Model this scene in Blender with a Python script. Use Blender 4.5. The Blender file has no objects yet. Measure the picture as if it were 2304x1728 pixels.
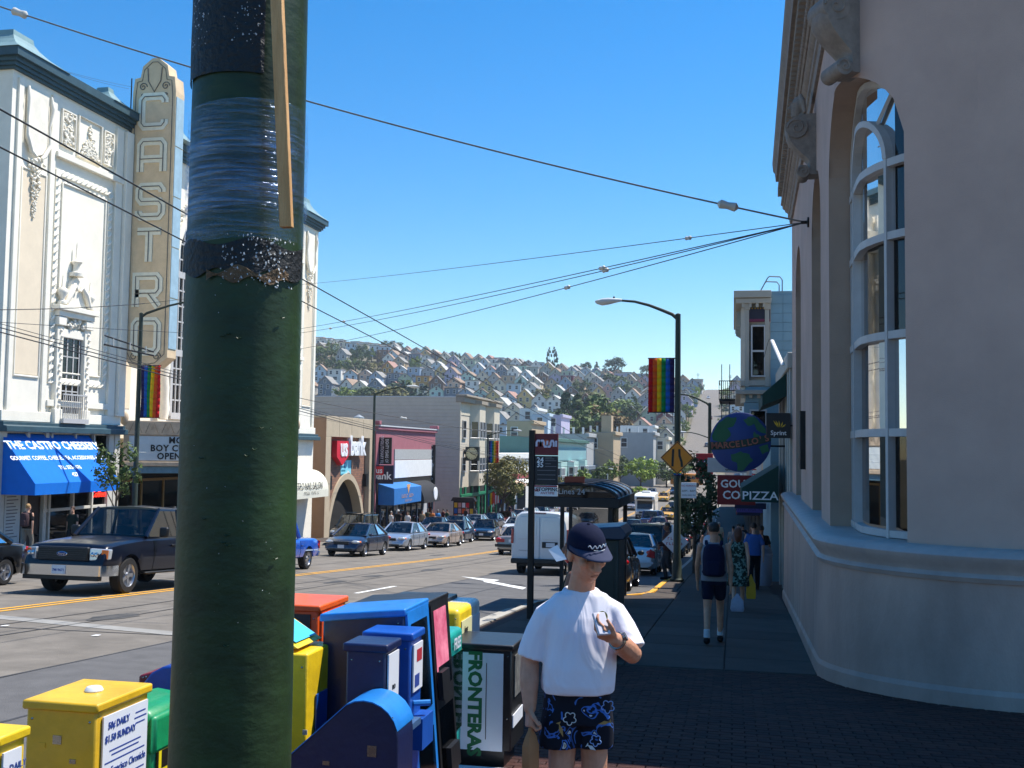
import bpy, bmesh, math, random
from mathutils import Vector, Matrix
random.seed(7)
R = math.radians
scene = bpy.context.scene
COL = scene.collection

# ------------------------------------------------------------------ camera
F_PX, CX, CY, EYE = 2400.0, 1152.0, 864.0, 1.8      # focal length in photograph pixels, eye height
YAW, PITCH, ROLL = R(11.7492), R(3.5057), R(0.8)
def cam_basis(yaw, pitch, roll):
    f = Vector((-math.sin(yaw)*math.cos(pitch), math.cos(yaw)*math.cos(pitch), math.sin(pitch)))
    r = Vector((math.cos(yaw), math.sin(yaw), 0)); u = r.cross(f)
    return f, r*math.cos(roll)+u*math.sin(roll), u*math.cos(roll)-r*math.sin(roll)
FW, RT, UP = cam_basis(YAW, PITCH, ROLL)
cam = bpy.data.objects.new('camera', bpy.data.cameras.new('camera')); COL.objects.link(cam)
m = Matrix((RT, UP, -FW)).transposed().to_4x4(); m.translation = (0, 0, EYE)
cam.matrix_world = m
cam.data.sensor_width = 36; cam.data.lens = F_PX/2304*36
cam.data.clip_start = .05; cam.data.clip_end = 6000
scene.camera = cam
# ------------------------------------------------------------------ sky and sun
SUN_EL, SUN_AZ = R(61), R(54)                        # azimuth measured from the street direction (+Y) towards +X
world = bpy.data.worlds.new('World'); scene.world = world; world.use_nodes = True
nt = world.node_tree; nt.nodes.clear()
wo = nt.nodes.new('ShaderNodeOutputWorld'); bg = nt.nodes.new('ShaderNodeBackground'); sk = nt.nodes.new('ShaderNodeTexSky')
sk.sky_type = 'NISHITA'; sk.sun_disc = False; sk.sun_elevation = SUN_EL; sk.sun_rotation = SUN_AZ
sk.altitude = 0; sk.air_density = 1.0; sk.dust_density = .05; sk.ozone_density = 3.0
bg.inputs['Strength'].default_value = .125
hs = nt.nodes.new('ShaderNodeHueSaturation'); hs.inputs['Saturation'].default_value = 1.42
nt.links.new(sk.outputs[0], hs.inputs['Color']); nt.links.new(hs.outputs[0], bg.inputs[0]); nt.links.new(bg.outputs[0], wo.inputs[0])
sun = bpy.data.objects.new('sun', bpy.data.lights.new('sun', 'SUN')); COL.objects.link(sun)
SDIR = Vector((math.cos(SUN_EL)*math.sin(SUN_AZ), math.cos(SUN_EL)*math.cos(SUN_AZ), math.sin(SUN_EL)))
sun.rotation_euler = SDIR.to_track_quat('Z', 'Y').to_euler()
sun.location = (40, 30, 80)
sun.data.energy = 5.0; sun.data.angle = R(.53); sun.data.color = (1.0, .945, .86)
vs = scene.view_settings
vs.view_transform = 'Standard'; vs.look = 'None'; vs.exposure = 0.6; vs.gamma = 1.0; vs.use_curve_mapping = False
scene.cycles.use_denoising = True
scene.cycles.max_bounces = 6; scene.cycles.transparent_max_bounces = 12

# ------------------------------------------------------------------ the lie of the land
PR = [(-40, 2.5), (0, 0), (20, -1.25), (60, -3.8), (100, -5.5), (130, -6.1), (170, -6.3), (230, -5.8), (300, -4.2), (360, -1.7),
      (450, 7.8), (550, 22.8), (700, 40), (800, 48), (950, 52)]
def g(Y):
    P = PR; n = len(P)
    if Y <= P[0][0]: return P[0][1]-.0625*(Y-P[0][0])
    if Y >= P[-1][0]: return P[-1][1]
    def m(i):
        a, b = max(i-1, 0), min(i+1, n-1)
        return (P[b][1]-P[a][1])/(P[b][0]-P[a][0])
    for i in range(n-1):
        x0, y0 = P[i]; x1, y1 = P[i+1]
        if x0 <= Y <= x1:
            h = x1-x0; t = (Y-x0)/h
            return (2*t**3-3*t*t+1)*y0+(t**3-2*t*t+t)*h*m(i)+(-2*t**3+3*t*t)*y1+(t**3-t*t)*h*m(i+1)
def sst(a, b, x):
    t = max(0., min(1., (x-a)/(b-a))); return t*t*(3-2*t)
def slope(Y): return (g(Y+1)-g(Y-1))/2
def hill(X, Y):
    z = g(Y)
    if X < -40: z += (-40-X)*.115*sst(230, 720, Y)
    if X > 30: z += min(X-30, 150)*.03*sst(150, 400, Y)
    return z
def ray(px, py): return FW+RT*((px-CX)/F_PX)+UP*((CY-py)/F_PX)
def atY(px, py, Y): d = ray(px, py); t = Y/d.y; return Vector((d.x*t, Y, EYE+d.z*t))
def atX(px, py, X): d = ray(px, py); t = X/d.x; return Vector((X, d.y*t, EYE+d.z*t))
def gnd(px, py, off=0.0):
    d = ray(px, py); t = .5
    while t < 1500 and EYE+d.z*t > g(d.y*t)+off: t *= 1.01
    lo, hi = t/1.01, t
    for _ in range(30):
        k = (lo+hi)/2
        if EYE+d.z*k < g(d.y*k)+off: hi = k
        else: lo = k
    return Vector((d.x*lo, d.y*lo, EYE+d.z*lo))

# ------------------------------------------------------------------ materials
def lin(c):
    if isinstance(c, str):
        c = c.lstrip('#'); c = [int(c[i:i+2], 16)/255 for i in (0, 2, 4)]
        return tuple(x/12.92 if x <= .04045 else ((x+.055)/1.055)**2.4 for x in c)
    return tuple(c[:3])
_M = {}
def mat(key, col=None, rough=.6, metal=0., var=.12, scale=6., bump=0., bscale=None, spec=.5, col2=None, coat=0., trans=0., detail=6, stretch=None, emit=0., mixr=(.35, .7)):
    """one procedural material: noise between two shades of its own colour, optional bump"""
    if key in _M: return _M[key]
    M = bpy.data.materials.new(key); M.use_nodes = True; _M[key] = M
    N, L = M.node_tree.nodes, M.node_tree.links
    b = N['Principled BSDF']
    c = lin(col)
    b.inputs['Roughness'].default_value = rough; b.inputs['Metallic'].default_value = metal
    b.inputs['Specular IOR Level'].default_value = spec
    b.inputs['Coat Weight'].default_value = coat; b.inputs['Coat Roughness'].default_value = .04
    if trans: b.inputs['Transmission Weight'].default_value = trans
    b.inputs['Base Color'].default_value = (*c, 1)
    if emit:
        b.inputs['Emission Color'].default_value = (*c, 1); b.inputs['Emission Strength'].default_value = emit
    if var or bump or col2:
        tc = N.new('ShaderNodeTexCoord'); src = tc.outputs['Object']
        if stretch:
            mp = N.new('ShaderNodeMapping'); mp.inputs['Scale'].default_value = stretch; L.new(src, mp.inputs[0]); src = mp.outputs[0]
        nz = N.new('ShaderNodeTexNoise'); nz.inputs['Scale'].default_value = scale; nz.inputs['Detail'].default_value = detail
        nz.inputs['Roughness'].default_value = .62; L.new(src, nz.inputs['Vector'])
        rp = N.new('ShaderNodeValToRGB'); rp.color_ramp.elements[0].position, rp.color_ramp.elements[1].position = mixr
        a = tuple(x*(1-var) for x in c); d = lin(col2) if col2 else tuple(min(1, x*(1+var)) for x in c)
        rp.color_ramp.elements[0].color = (*a, 1); rp.color_ramp.elements[1].color = (*d, 1)
        L.new(nz.outputs['Fac'], rp.inputs[0]); L.new(rp.outputs[0], b.inputs['Base Color'])
        if bump:
            n2 = N.new('ShaderNodeTexNoise'); n2.inputs['Scale'].default_value = bscale or scale*4; n2.inputs['Detail'].default_value = 5
            L.new(src, n2.inputs['Vector'])
            bp = N.new('ShaderNodeBump'); bp.inputs['Strength'].default_value = bump; bp.inputs['Distance'].default_value = .02
            L.new(n2.outputs['Fac'], bp.inputs['Height']); L.new(bp.outputs[0], b.inputs['Normal'])
    return M
def glassmat(key, tint=(.03, .04, .05), a=.55, rough=.03, refl=1.45):
    """a pane: tinted see-through plus the mirror reflection of glass"""
    if key in _M: return _M[key]
    M = bpy.data.materials.new(key); M.use_nodes = True; _M[key] = M
    N, L = M.node_tree.nodes, M.node_tree.links
    N.remove(N['Principled BSDF']); out = N['Material Output']
    t = N.new('ShaderNodeBsdfTransparent'); t.inputs[0].default_value = (*[1-a+x*a for x in tint], 1)
    gl = N.new('ShaderNodeBsdfGlossy'); gl.inputs['Roughness'].default_value = rough
    fr = N.new('ShaderNodeFresnel'); fr.inputs[0].default_value = refl
    mx = N.new('ShaderNodeMixShader'); L.new(fr.outputs[0], mx.inputs[0]); L.new(t.outputs[0], mx.inputs[1]); L.new(gl.outputs[0], mx.inputs[2])
    L.new(mx.outputs[0], out.inputs[0])
    return M

# ------------------------------------------------------------------ mesh building
class MB:
    def __init__(s): s.v, s.f, s.mi = [], [], []
    def add(s, vs, fs, mi=0):
        o = len(s.v); s.v += [tuple(v) for v in vs]; s.f += [tuple(i+o for i in f) for f in fs]; s.mi += [mi]*len(fs); return s
    def box(s, x0, x1, y0, y1, z0, z1, mi=0, M=None):
        vs = [Vector((x, y, z)) for z in (z0, z1) for y in (y0, y1) for x in (x0, x1)]
        if M is not None: vs = [M @ v for v in vs]
        return s.add(vs, [(0, 2, 3, 1), (4, 5, 7, 6), (0, 1, 5, 4), (2, 6, 7, 3), (0, 4, 6, 2), (1, 3, 7, 5)], mi)
    def quad(s, a, b, c, d, mi=0): return s.add([a, b, c, d], [(0, 1, 2, 3)], mi)
    def prism(s, poly, a, b, axis='y', mi=0, M=None):
        """poly: 2D outline extruded from a to b along axis (x: poly=(y,z), y: poly=(x,z), z: poly=(x,y))"""
        def P(p, t): return Vector({'x': (t, p[0], p[1]), 'y': (p[0], t, p[1]), 'z': (p[0], p[1], t)}[axis])
        n = len(poly); vs = [P(p, a) for p in poly]+[P(p, b) for p in poly]
        if M is not None: vs = [M @ v for v in vs]
        fs = [tuple(range(n)), tuple(range(2*n-1, n-1, -1))]+[(i, (i+1) % n+n*0, (i+1) % n+n, i+n)[::-1] for i in range(n)]
        return s.add(vs, fs, mi)
    def loft(s, rings, mi=0, cap=True, closed=True):
        n = len(rings[0]); vs = [p for r in rings for p in r]; fs = []
        for k in range(len(rings)-1):
            for i in range(n if closed else n-1):
                j = (i+1) % n; fs.append((k*n+i, k*n+j, (k+1)*n+j, (k+1)*n+i))
        if cap and closed: fs += [tuple(range(n))[::-1], tuple(range((len(rings)-1)*n, len(rings)*n))]
        return s.add(vs, fs, mi)
    def tube(s, path, r, n=8, mi=0, cap=True, flat=1.0):
        path = [Vector(p) for p in path]; rr = r if isinstance(r, (list, tuple)) else [r]*len(path); rings = []
        prev = None
        for i, p in enumerate(path):
            t = (path[min(i+1, len(path)-1)]-path[max(i-1, 0)]).normalized()
            if prev is None:
                up = Vector((0, 0, 1)) if abs(t.z) < .95 else Vector((0, 1, 0)); u = t.cross(up).normalized()
            else: u = (prev-t*prev.dot(t)).normalized()
            prev = u; w = t.cross(u)
            rings.append([p+u*rr[i]*math.cos(2*math.pi*k/n)+w*rr[i]*flat*math.sin(2*math.pi*k/n) for k in range(n)])
        return s.loft(rings, mi, cap)
    def lathe(s, prof, n=16, c=(0, 0, 0), axis='z', mi=0, cap=True):
        rings = []
        for r, h in prof:
            ring = []
            for k in range(n):
                a = 2*math.pi*k/n; x, y = r*math.cos(a), r*math.sin(a)
                p = {'z': (x, y, h), 'x': (h, x, y), 'y': (y, h, x)}[axis]
                ring.append((p[0]+c[0], p[1]+c[1], p[2]+c[2]))
            rings.append(ring)
        return s.loft(rings, mi, cap)
    def ball(s, c, r, n=8, m=6, mi=0):
        rx, ry, rz = r if isinstance(r, (tuple, list)) else (r, r, r); rings = []
        for j in range(m+1):
            a = math.pi*j/m; sr = max(math.sin(a), .02)
            rings.append([(c[0]+rx*sr*math.cos(2*math.pi*k/n), c[1]+ry*sr*math.sin(2*math.pi*k/n), c[2]-rz*math.cos(a)) for k in range(n)])
        return s.loft(rings, mi)
    def mesh(s, name, mats, off=None, smooth=0):
        me = bpy.data.meshes.new(name)
        vs = s.v if off is None else [(v[0]-off[0], v[1]-off[1], v[2]-off[2]) for v in s.v]
        me.from_pydata(vs, [], s.f)
        for q in (mats if isinstance(mats, (list, tuple)) else [mats]): me.materials.append(q)
        if any(s.mi): me.polygons.foreach_set('material_index', s.mi)
        bm = bmesh.new(); bm.from_mesh(me); bmesh.ops.recalc_face_normals(bm, faces=bm.faces); bm.to_mesh(me); bm.free()
        if smooth:
            me.polygons.foreach_set('use_smooth', [True]*len(me.polygons)); me.set_sharp_from_angle(angle=R(smooth))
        me.update(); return me
    def build(s, name, mats, parent=None, world=False, smooth=0, bevel=0, loc=None):
        off = None
        if world and parent is not None:
            off = Vector(); p = parent
            while p is not None: off += p.location; p = p.parent
        o = bpy.data.objects.new(name, s.mesh(name, mats, off, smooth)); COL.objects.link(o)
        if parent is not None: o.parent = parent
        if loc is not None: o.location = loc
        if bevel:
            b = o.modifiers.new('bevel', 'BEVEL'); b.width = bevel; b.segments = 2; b.limit_method = 'ANGLE'; b.angle_limit = R(40)
            o.data.polygons.foreach_set('use_smooth', [True]*len(o.data.polygons)); o.data.set_sharp_from_angle(angle=R(45))
        return o
_ORD = ['', 'first', 'second', 'third', 'fourth', 'fifth', 'sixth', 'seventh', 'eighth', 'ninth', 'tenth', 'eleventh', 'twelfth', 'thirteenth', 'fourteenth', 'fifteenth',
        'sixteenth', 'seventeenth', 'eighteenth', 'nineteenth']
def ordw(n):
    if n < 20: return _ORD[n]
    t = {2: 'twent', 3: 'thirt', 4: 'fort', 5: 'fift', 6: 'sixt'}[n//10]
    return t+'ieth' if n % 10 == 0 else t+'y-'+_ORD[n % 10]
def tag(o, label=None, cat=None, group=None, kind=None):
    for k, v in (('label', label), ('category', cat), ('group', group), ('kind', kind)):
        if v: o[k] = v
    return o
def thing(name, label, cat, loc=(0, 0, 0), rotz=0., group=None, rx=0.):
    o = bpy.data.objects.new(name, None); COL.objects.link(o); o.empty_display_size = .2
    o.location = loc; o.rotation_euler = (rx, 0, rotz); return tag(o, label, cat, group)
def struct(o): o['kind'] = 'structure'; return o
def stuff(o): o['kind'] = 'stuff'; return o
_CH = {}
def copy_tree(o, parent=None, kids=None):
    c = o.copy(); COL.objects.link(c); c.parent = parent
    for ch in o.children: copy_tree(ch, c)
    return c
def inst(me, name, loc, parent=None, rot=(0, 0, 0), scale=(1, 1, 1), m=None):
    o = bpy.data.objects.new(name, me); COL.objects.link(o); o.location = loc; o.rotation_euler = rot; o.scale = scale
    if parent is not None: o.parent = parent
    if m is not None: o.material_slots[0].link = 'OBJECT'; o.material_slots[0].material = m
    return o
TEXTS = []
def text(name, body, size, loc, rot, m, parent=None, ext=.004, align='CENTER', bold=0., sx=1., space=1., shear=0.):
    """lettering cut from the built-in face; rot is an Euler or a 3x3 of (right, up, out) columns; loc in the parent's frame"""
    cu = bpy.data.curves.new(name, 'FONT'); cu.body = body; cu.size = size; cu.extrude = ext; cu.align_x = align; cu.align_y = 'CENTER'
    cu.offset = bold; cu.space_character = space; cu.resolution_u = 2; cu.shear = shear; cu.materials.append(m)
    o = bpy.data.objects.new(name, cu); COL.objects.link(o)
    o.rotation_euler = rot if not isinstance(rot, Matrix) else rot.to_euler(); o.location = loc; o.scale = (sx, 1, 1)
    if parent is not None: o.parent = parent
    TEXTS.append(o); return o
FACE_PX = Matrix(((0, 0, 1), (1, 0, 0), (0, 1, 0)))     # lettering readable from +X (reads along +Y)
FACE_NX = Matrix(((0, 0, -1), (-1, 0, 0), (0, 1, 0)))   # readable from -X
FACE_NY = Matrix(((1, 0, 0), (0, 0, -1), (0, 1, 0)))    # readable from the camera side (-Y)
def scrib(name, n, size, loc, rot, m, parent, space=.75, words=(5, 4, 6)):
    """a line of print too small to read: a row of letter-sized strokes, centred on loc in the parent's frame"""
    q = MB(); r, u, o = rot.col[0], rot.col[1], rot.col[2]; rn = random.Random(n*7+len(name)); x = -n*size*space/2; k = 0; c = 0; loc = Vector(loc)
    for i in range(n):
        if k < words[c % len(words)]:
            h = size*rn.uniform(.62, .75); w = size*space*.62; a = loc+r*x+o*.001
            q.add([a-u*h/2, a+r*w*.3-u*h/2, a+r*w*.3+u*h/2, a+u*h/2], [(0, 1, 2, 3)]); z = rn.choice((-.35, 0, .35)); q.add([a+u*h*(z-.08), a+r*w+u*h*(z-.08), a+r*w+u*h*(z+.1), a+u*h*(z+.1)], [(0, 1, 2, 3)])
            k += 1
        else: k = 0; c += 1
        x += size*space
    return stuff(q.build(name, m, parent))
DEFER = []          # (object, voxel, smooth passes): closed lumps fused into one skin at the end
def fuse(o, voxel, it=6): DEFER.append((o, voxel, it)); return o
def finalize():
    for o, vx, it in DEFER:
        r = o.modifiers.new('r', 'REMESH'); r.mode = 'VOXEL'; r.voxel_size = vx; r.use_smooth_shade = True
        if it: q = o.modifiers.new('s', 'SMOOTH'); q.factor = .5; q.iterations = it
    bpy.context.view_layer.update(); dg = bpy.context.evaluated_depsgraph_get()
    for o, vx, it in DEFER:
        me = bpy.data.meshes.new_from_object(o.evaluated_get(dg)); ms = [q for q in o.data.materials]
        old = o.data; o.modifiers.clear(); me.materials.clear()
        for q in ms: me.materials.append(q)
        me.name = old.name; o.data = me
        for p in SHARED.get(o.name, ()): p.data = me
    for o in TEXTS:
        me = bpy.data.meshes.new_from_object(o.evaluated_get(dg)); n = o.name
        q = bpy.data.objects.new('t', me); COL.objects.link(q); q.matrix_basis = o.matrix_basis.copy(); q.parent = o.parent
        for k in o.keys(): q[k] = o[k]
        bpy.data.objects.remove(o); q.name = n
SHARED = {}
# ================================================================== ground, road, pavements
def curbX(Y): return -4.2+2.1*sst(22.3, 27.2, Y)
LC, LF, RF = -23.1, -26.5, 1.05        # left kerb, left building line, right building line
def wallX(Y): return 1.03+.0145*Y      # the bank stands a little off the street's line
RZ, CL = -.14, -12.85                  # road surface below the pavement, centre line
ASPH = mat('asphalt', '#756f67', .88, var=.2, scale=1.3, bump=.5, bscale=60, detail=12, spec=.3)
ASPH2 = mat('asphalt_patch', '#5f5e5e', .88, var=.16, scale=2.2, bump=.5, bscale=70, detail=12, spec=.3)
SEAM = mat('tar_seam', '#38383a', .7, var=.2, scale=5)
CONC = mat('pavement_concrete', '#4f4741', .9, var=.16, scale=1.6, bump=.35, bscale=45, detail=10, spec=.3)
CONC2 = mat('pavement_concrete_worn', '#463e39', .9, var=.2, scale=1.3, bump=.35, bscale=45, detail=10, spec=.3)
KERB = mat('kerb_concrete', '#a5a096', .85, var=.14, scale=4, bump=.3)
YEL = mat('road_paint_yellow', '#e0a32c', .7, var=.12, scale=9, bump=.2)
WHT = mat('road_paint_white', '#e6e6e2', .7, var=.08, scale=9, bump=.2)
BRK = [mat('paving_brick_%d' % i, c, .85, var=.22, scale=9, bump=.4, bscale=40, spec=.25) for i, c in enumerate(('#452a25', '#3d2623', '#492e28', '#3a2522'))]
MORT = mat('brick_joint_sand', '#382622', .95, var=.2, scale=12)
EARTH = mat('hillside_earth', '#6f6a4c', .95, var=.4, scale=.05, col2='#7d7462')
def ysteps(a, b):
    y, out = a, []
    while y < b: out.append(y); y += 2 if y < 60 else 5 if y < 200 else 10
    return out+[b]
def sheet(name, xl, xr, ya, yb, dz, m, parent=None, nx=1):
    q = MB(); dz += RZ; Y = ysteps(ya, yb); n = nx+1
    fx = lambda f, y: f(y) if callable(f) else f
    for y in Y:
        for i in range(n): q.v.append((fx(xl, y)+(fx(xr, y)-fx(xl, y))*i/nx, y, g(y)+dz))
    for k in range(len(Y)-1):
        for i in range(nx): q.f.append((k*n+i, k*n+i+1, (k+1)*n+i+1, (k+1)*n+i)); q.mi.append(0)
    return q.build(name, m, parent)
road = struct(sheet('road', lambda y: -23.5+4.5*sst(250, 330, y), lambda y: -1.6-4*sst(250, 330, y), -40, 860, 0, ASPH, nx=3))
sheet('asphalt_patch', -7.9, curbX, -40, 62, .004, ASPH2, road)
for x, a, b in ((-10.4, -5, 90), (-11.3, 4, 60), (-14.9, 2, 90), (-7.92, -20, 62), (-17.3, -5, 80), (-6.3, 6, 30)):
    sheet('seam', lambda y, x=x: x-.022+.03*math.sin(y*.7+x), lambda y, x=x: x+.022+.03*math.sin(y*.7+x), a, b, .007, SEAM, road)
for x0, x1, y in ((-21, -4.4, 27.5), (-21, -7, 44), (-14, -7.4, 14.6), (-21, -12, 60)):
    q = MB(); q.quad(*[(a, b, g(b)+RZ+.007) for a, b in ((x0, y), (x1, y+.3), (x1, y+.35), (x0, y+.05))]); q.build('seam', SEAM, road)
for s in (-.13, .13): sheet('centre_line', CL+s-.055, CL+s+.055, -40, 300, .008, YEL, road)
sheet('lane_line', -8.83, -8.7, 24.3, 27.3, .009, WHT, road)
sheet('lane_line', -8.83, -8.7, 108, 111, .009, WHT, road)
q = MB(); P = [gnd(*p, RZ+.010) for p in ((1037, 1297), (1124, 1305), (1106, 1309.5))]; q.add(P, [(0, 1, 2)])
P = [gnd(*p, RZ+.010) for p in ((1098, 1306.5), (1184, 1322), (1176, 1326), (1086, 1308.5))]; q.add(P, [(0, 1, 2, 3)]); q.build('arrow_marking', WHT, road)
q = MB(); P = [gnd(*p, RZ+.006) for p in ((-30, 1381), (395, 1421), (395, 1430), (-30, 1390))]; q.add(P, [(0, 1, 2, 3)])
q.build('trench_strip', mat('trench_concrete', '#8f8d88', .85, var=.15, scale=3), road)
STAIN = mat('oil_stain', '#4a4845', .8, var=.25, scale=3)
rs = random.Random(3)
for k in range(26):
    x, y = rs.choice((-6, -10.6, -14.2, -17.6, -21))+rs.uniform(-.5, .5), rs.uniform(9, 70); q = MB(); n_ = 14; rx, ry = rs.uniform(.12, .35), rs.uniform(.3, 1.3)
    P = [(x+rx*math.cos(6.283*i/n_)*rs.uniform(.6, 1.1), y+ry*math.sin(6.283*i/n_)*rs.uniform(.6, 1.1)) for i in range(n_)]; q.add([(a, b, g(b)+RZ+.0055) for a, b in P], [tuple(range(n_))]); q.build('oil_stain', STAIN, road)
for x, y in ((-9.9, 19.5), (-15.6, 37), (-6.2, 30)):
    q = MB(); P = [(x+.36*math.cos(6.283*i/24), y+.36*math.sin(6.283*i/24)) for i in range(24)]; q.add([(a, b, g(b)+RZ+.0085) for a, b in P], [tuple(range(24))]); q.build('manhole_cover', mat('cast_iron', '#4b4640', .6, .4, var=.3, scale=30, bump=.6), road)
# pavements: base sheet (its joints), slabs and bricks laid on it, kerb
SW = 0.0
pav = struct(sheet('pavement', curbX, lambda y: 4.5 if y < 14 else 1.6, -30, 330, -RZ-.02, MORT, nx=2))
pavL = struct(sheet('pavement', -26, LC, -30, 330, -RZ, CONC, nx=2))
def kerb(fx, side, ya, yb, name, m, dz=0, top=None):
    q = MB(); Y = [ya+(yb-ya)*i/max(1, int((yb-ya)/.8)) for i in range(int((yb-ya)/.8)+1)]; rings = []
    for y in Y:
        x = fx(y); z = g(y)
        rings.append([(x, y, z-.24), (x, y, z+SW-.02), (x+side*.03, y, z+SW+.004), (x+side*.17, y, z+SW+.004), (x+side*.17, y, z-.24)])
    q.loft(rings); return q.build(name, m, pav if side > 0 else pavL, smooth=30)
kerb(curbX, 1, -30, 25.6, 'kerb', KERB); kerb(curbX, 1, 25.6, 34.8, 'kerb', YEL); kerb(curbX, 1, 34.8, 250, 'kerb', KERB)
kerb(lambda y: LC, -1, -30, 250, 'kerb', KERB)
q = MB()
for y in ysteps(-30, 23)[:-1]:
    q.quad((curbX(y)-.42, y, g(y)+RZ+.006), (curbX(y), y, g(y)+RZ+.006), (curbX(y+2), y+2, g(y+2)+RZ+.006), (curbX(y+2)-.42, y+2, g(y+2)+RZ+.006))
q.build('gutter', KERB, road)
SL = slope(20)
def slab(w, d, h=.02):
    q = MB(); e = .008
    q.add([(x, y, z+y*SL) for z, k in ((-h, 0), (-.006, 0), (0, e)) for x, y in ((k, k), (w-k, k), (w-k, d-k), (k, d-k))],
          [(8, 9, 10, 11)]+[(a+i, a+(i+1) % 4, a+4+(i+1) % 4, a+4+i) for a in (0, 4) for i in range(4)])
    return q
sm = slab(1.2, 1.2).mesh('paving_slab', CONC); sm2 = slab(1.2, 1.2).mesh('paving_slab', CONC2)
y = 13.42
while y < 41:
    x = 1.1 if y < 27 else 1.0
    while x-1.22 > curbX(y)+.1 or x > curbX(y)+.5:
        w = min(1.2, x-curbX(y+.6)-.2)
        if w > .1: inst(random.choice((sm, sm, sm2)), 'paving_slab', (x-w, y, g(y)+SW+random.uniform(-.001, .002)), pav, scale=(w/1.2, 1, 1))
        x -= 1.215
    y += 1.215
far = sheet('paving_course', curbX, 1.6, y, 330, -RZ, CONC, pav)
# brick apron in front of the bank corner: nearest visible bricks one by one, the rest as one mass
bms = []
for M_ in BRK: bms.append(slab(.2, .098, .02).mesh('brick', M_))
rest = MB(); cand = []
y = -3.0; row = 0
while y < 13.3:
    x = -4.02+(.1 if row % 2 else 0)
    while x < 4.4:
        inb = (x-3.09)**2+(y-13.55)**2 > 2.05**2 and not (y > 11.55 and x > 2.9)
        if inb: cand.append((x, y))
        x += .206
    y += .104; row += 1
def seen(x, y):
    d = Vector((x, y, g(y)-EYE)); z = d.dot(FW)
    if z < .3: return None
    return CX+F_PX*d.dot(RT)/z, CY-F_PX*d.dot(UP)/z
vis = []
for c in cand:
    p = seen(*c)
    if p and 1400 < p[0] < 2304 and p[1] < 1728: vis.append((-p[1], c))
vis.sort(); top = set(c for _, c in vis[:300])
for c in cand:
    z = g(c[1])+SW+random.uniform(-.002, .002)
    if c in top: inst(random.choice(bms), 'brick', (c[0], c[1], z), pav)
    elif -3.9 < c[0] and c[1] > 3:
        s = slab(.2, .098, .012); rest.add([(v[0]+c[0], v[1]+c[1], v[2]+z) for v in s.v[4:]], [(4, 5, 6, 7)]+[(i, (i+1) % 4, 4+(i+1) % 4, 4+i) for i in range(4)], random.randrange(4))
stuff(rest.build('brick_paving', BRK, pav))
# the wide land with the hill beyond
q = MB(); xs = [-1500, -1000, -700]+[-500+20*i for i in range(37)]+[300, 450, 700, 1100]; ys = [-150, -50, 0, 40, 80]+[100+18*i for i in range(50)]+[1040, 1150, 1400]
for yy in ys:
    for xx in xs: q.v.append((xx, yy, hill(xx, yy)-(.5 if -60 < xx < 40 else .1)-(0 if yy < 860 else (yy-860)*.05)))
n = len(xs)
for k in range(len(ys)-1):
    for i in range(n-1): q.f.append((k*n+i, k*n+i+1, (k+1)*n+i+1, (k+1)*n+i)); q.mi.append(0)
struct(q.build('terrain', EARTH, smooth=60))
# ================================================================== the bank on the near corner
STUC = mat('bank_stucco', '#bda294', .85, var=.1, scale=.8, bump=.25, bscale=80, detail=9, spec=.3)
STUC2 = mat('bank_plinth_stucco', '#a99286', .6, var=.22, scale=1.3, bump=.2, bscale=50, detail=9, spec=.45, stretch=(1, 1, .4))
STONE = mat('bank_carved_stone', '#8a7f76', .85, var=.2, scale=7, bump=.35, bscale=40)
REVL = mat('bank_reveal_ochre', '#a58e7c', .85, var=.08, scale=2, bump=.2, bscale=60)
FRAMEW = mat('window_frame_white', '#b9b8b6', .5, var=.05, scale=8)
PANE = glassmat('window_glass_dark', (.02, .025, .03), .8, .02, 1.75)
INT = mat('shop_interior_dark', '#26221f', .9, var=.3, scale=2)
BC, BRU = Vector((3.09, 13.55)), 1.87
LS = 13.6                                   # length of the straight flank; s runs from the far end round the corner
def bpt(s, z, out=0.0):
    """point on the upper wall, 'out' metres proud of it"""
    r = BRU+out
    if s < LS:
        Y = BC.y+LS-s; return Vector((wallX(Y)-out, Y, z))
    a = (s-LS)/BRU
    if a < math.pi/2: return Vector((BC.x-r*math.cos(a), BC.y-r*math.sin(a), z))
    return Vector((BC.x+(s-LS-BRU*math.pi/2), BC.y-r, z))
SEND = LS+BRU*math.pi/2+7
def s_of_px(px, py=900):
    best = None
    for i in range(4000):
        s = SEND*i/4000; p = bpt(s, 2); d = p-Vector((0, 0, EYE)); q = CX+F_PX*d.dot(RT)/d.dot(FW)
        if best is None or abs(q-px) < best[0]: best = (abs(q-px), s)
        if s > LS+2.9: break
    return best[1]
bank = thing('bank_building', 'pale stucco bank with rounded corner, arched windows and carved cornice', 'building', (2.5, 13, g(13)))
ZS, ZSP, ZAP, ZT = .86, 5.35, 6.28, 7.5       # sill, springing, arch crown, top of plain wall
wins = [(LS+BC.y-25.0, LS+BC.y-22.6), (LS+BC.y-18.6, LS+BC.y-16.3), (s_of_px(1867), s_of_px(2040))]
def arch(s, a, b):
    t = (s-(a+b)/2)/((b-a)/2); return ZSP+(ZAP-ZSP)*math.sqrt(max(0, 1-t*t))
def inwin(s):
    for a, b in wins:
        if a+1e-6 < s < b-1e-6: return a, b
ss = sorted(set([0, LS, SEND]+[SEND*i/90 for i in range(91)]+[a+(b-a)*i/20 for a, b in wins for i in range(21)]))
ss = [s for i, s in enumerate(ss) if i == 0 or s-ss[i-1] > 1e-4]
q = MB()
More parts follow.
